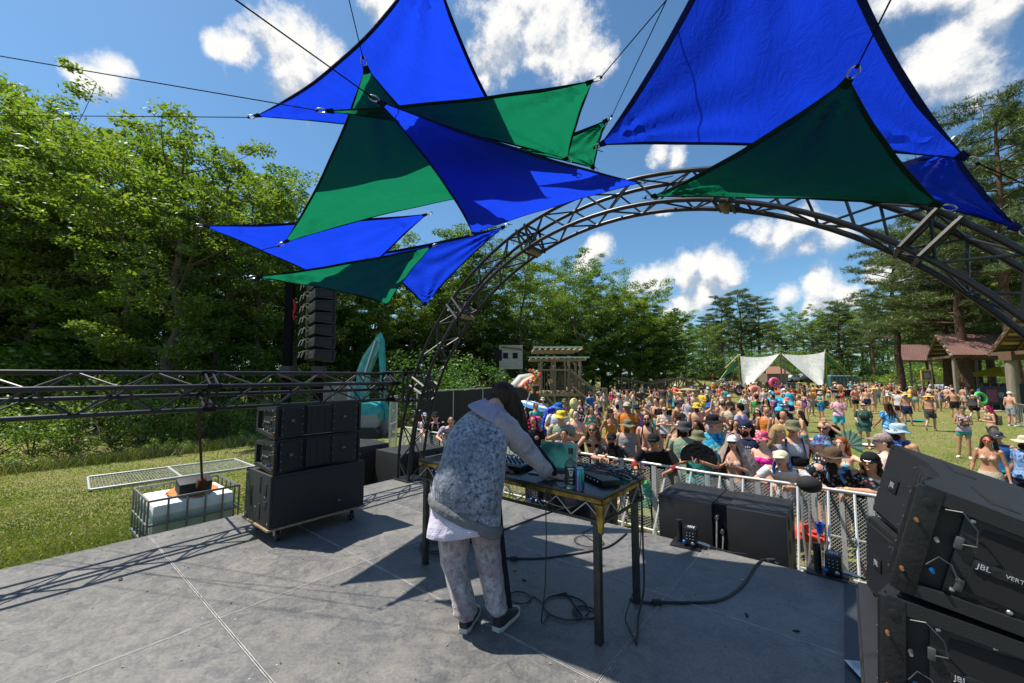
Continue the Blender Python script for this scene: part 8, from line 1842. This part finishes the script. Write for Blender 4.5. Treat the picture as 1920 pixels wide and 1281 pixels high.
b = MB(); b.add(*leg(hipL, kneeL, ankL, 1, .130)); b.add(*leg(hipR, kneeR, ankR, 2, .135)); b.ell(D_(877,955,3.08), (.19,.14,.12), 20, 12, rot=Matrix.Rotation(math.radians(YAW), 3, 'Z')); b.build('trousers', pnt, dj, angle=80)
b = MB(); b.tube([off(hipR,.125,.03,0), off(hipR.lerp(kneeR,.5),.112,0,0), off(kneeR,.104,0,0), off(kneeR.lerp(ankR,.5),.096,0,0), off(ankR,.084,.03,0)], [.022,.022,.02,.018,.015], 8, flat=1.4); b.build('trouser_stripe', stripe_m, dj)
# trainers
tr_b, tr_r, sole_m = P('trainer_black', (.02,.02,.024), .6), P('trainer_red', (.38,.04,.03), .6), P('trainer_sole', (.55,.52,.48), .6)
def trainer(heel, ang, red):
    d = Rc*math.sin(ang) + Fc*math.cos(ang); s_ = Vector((d.y,-d.x,0)); L = .30
    def outl(w, l0, l1): return [heel + d*(l0 + (l1-l0)*u) + s_*w*v for u, v in ((0,-.55),(.0,.55),(.12,.9),(.35,.86),(.62,1.0),(.82,.9),(.96,.5),(1,0),(.96,-.55),(.82,-.95),(.62,-1.05),(.35,-.86),(.12,-.9))]
    b = MB(); V = []; F = []; n = 13
    for z, k in ((.004,.96),(.006,1.0),(.03,1.02),(.036,.98)): V += [p + Vector((0,0,z+(.012 if i in (6,7,8) else 0))) for i, p in enumerate(outl(.052*k, -.005*k, L*k))]
    F = [(i*n+j, i*n+(j+1) % n, (i+1)*n+(j+1) % n, (i+1)*n+j) for i in range(3) for j in range(n)] + [tuple(range(n))[::-1], tuple(3*n+j for j in range(n))]; b.add(V, F); b.build('sole', sole_m, dj, angle=50)
    b = MB(); V = []
    for z, k, l1 in ((.034,.97,L*.98),(.06,.93,L*.93),(.085,.80,L*.62),(.12,.72,L*.40),(.135,.66,L*.36)): V += [p + Vector((0,0,z-(.018 if i in (6,7,8) else 0)*(z < .08))) for i, p in enumerate(outl(.052*k, .0, l1))]
    F = [(i*n+j, i*n+(j+1) % n, (i+1)*n+(j+1) % n, (i+1)*n+j) for i in range(4) for j in range(n)] + [tuple(range(n))[::-1], tuple(4*n+j for j in range(n))]; b.add(V, F); b.build('upper', tr_b, dj, angle=60)
    if red: b = MB(); b.ell(heel + d*.008 + Vector((0,0,.105)), (.046,.030,.030), 14, 8, rot=Matrix.Rotation(math.atan2(s_.y, s_.x), 3, 'Z')); b.build('heel_panel', tr_r, dj)
    b = MB()
    for i in range(4): q = heel + d*(.13+i*.028) + Vector((0,0,.098-i*.011)); b.tube([q - s_*.026, q + s_*.026], .004, 5)
    b.build('laces', sole_m, dj)
trainer(D_(868,1190,2.99)*1.0 - Vector((0,0,D_(868,1190,2.99).z)), .25, True); q = at_z(930,1186,0); trainer(Vector((q.x,q.y,0)), .55, False)
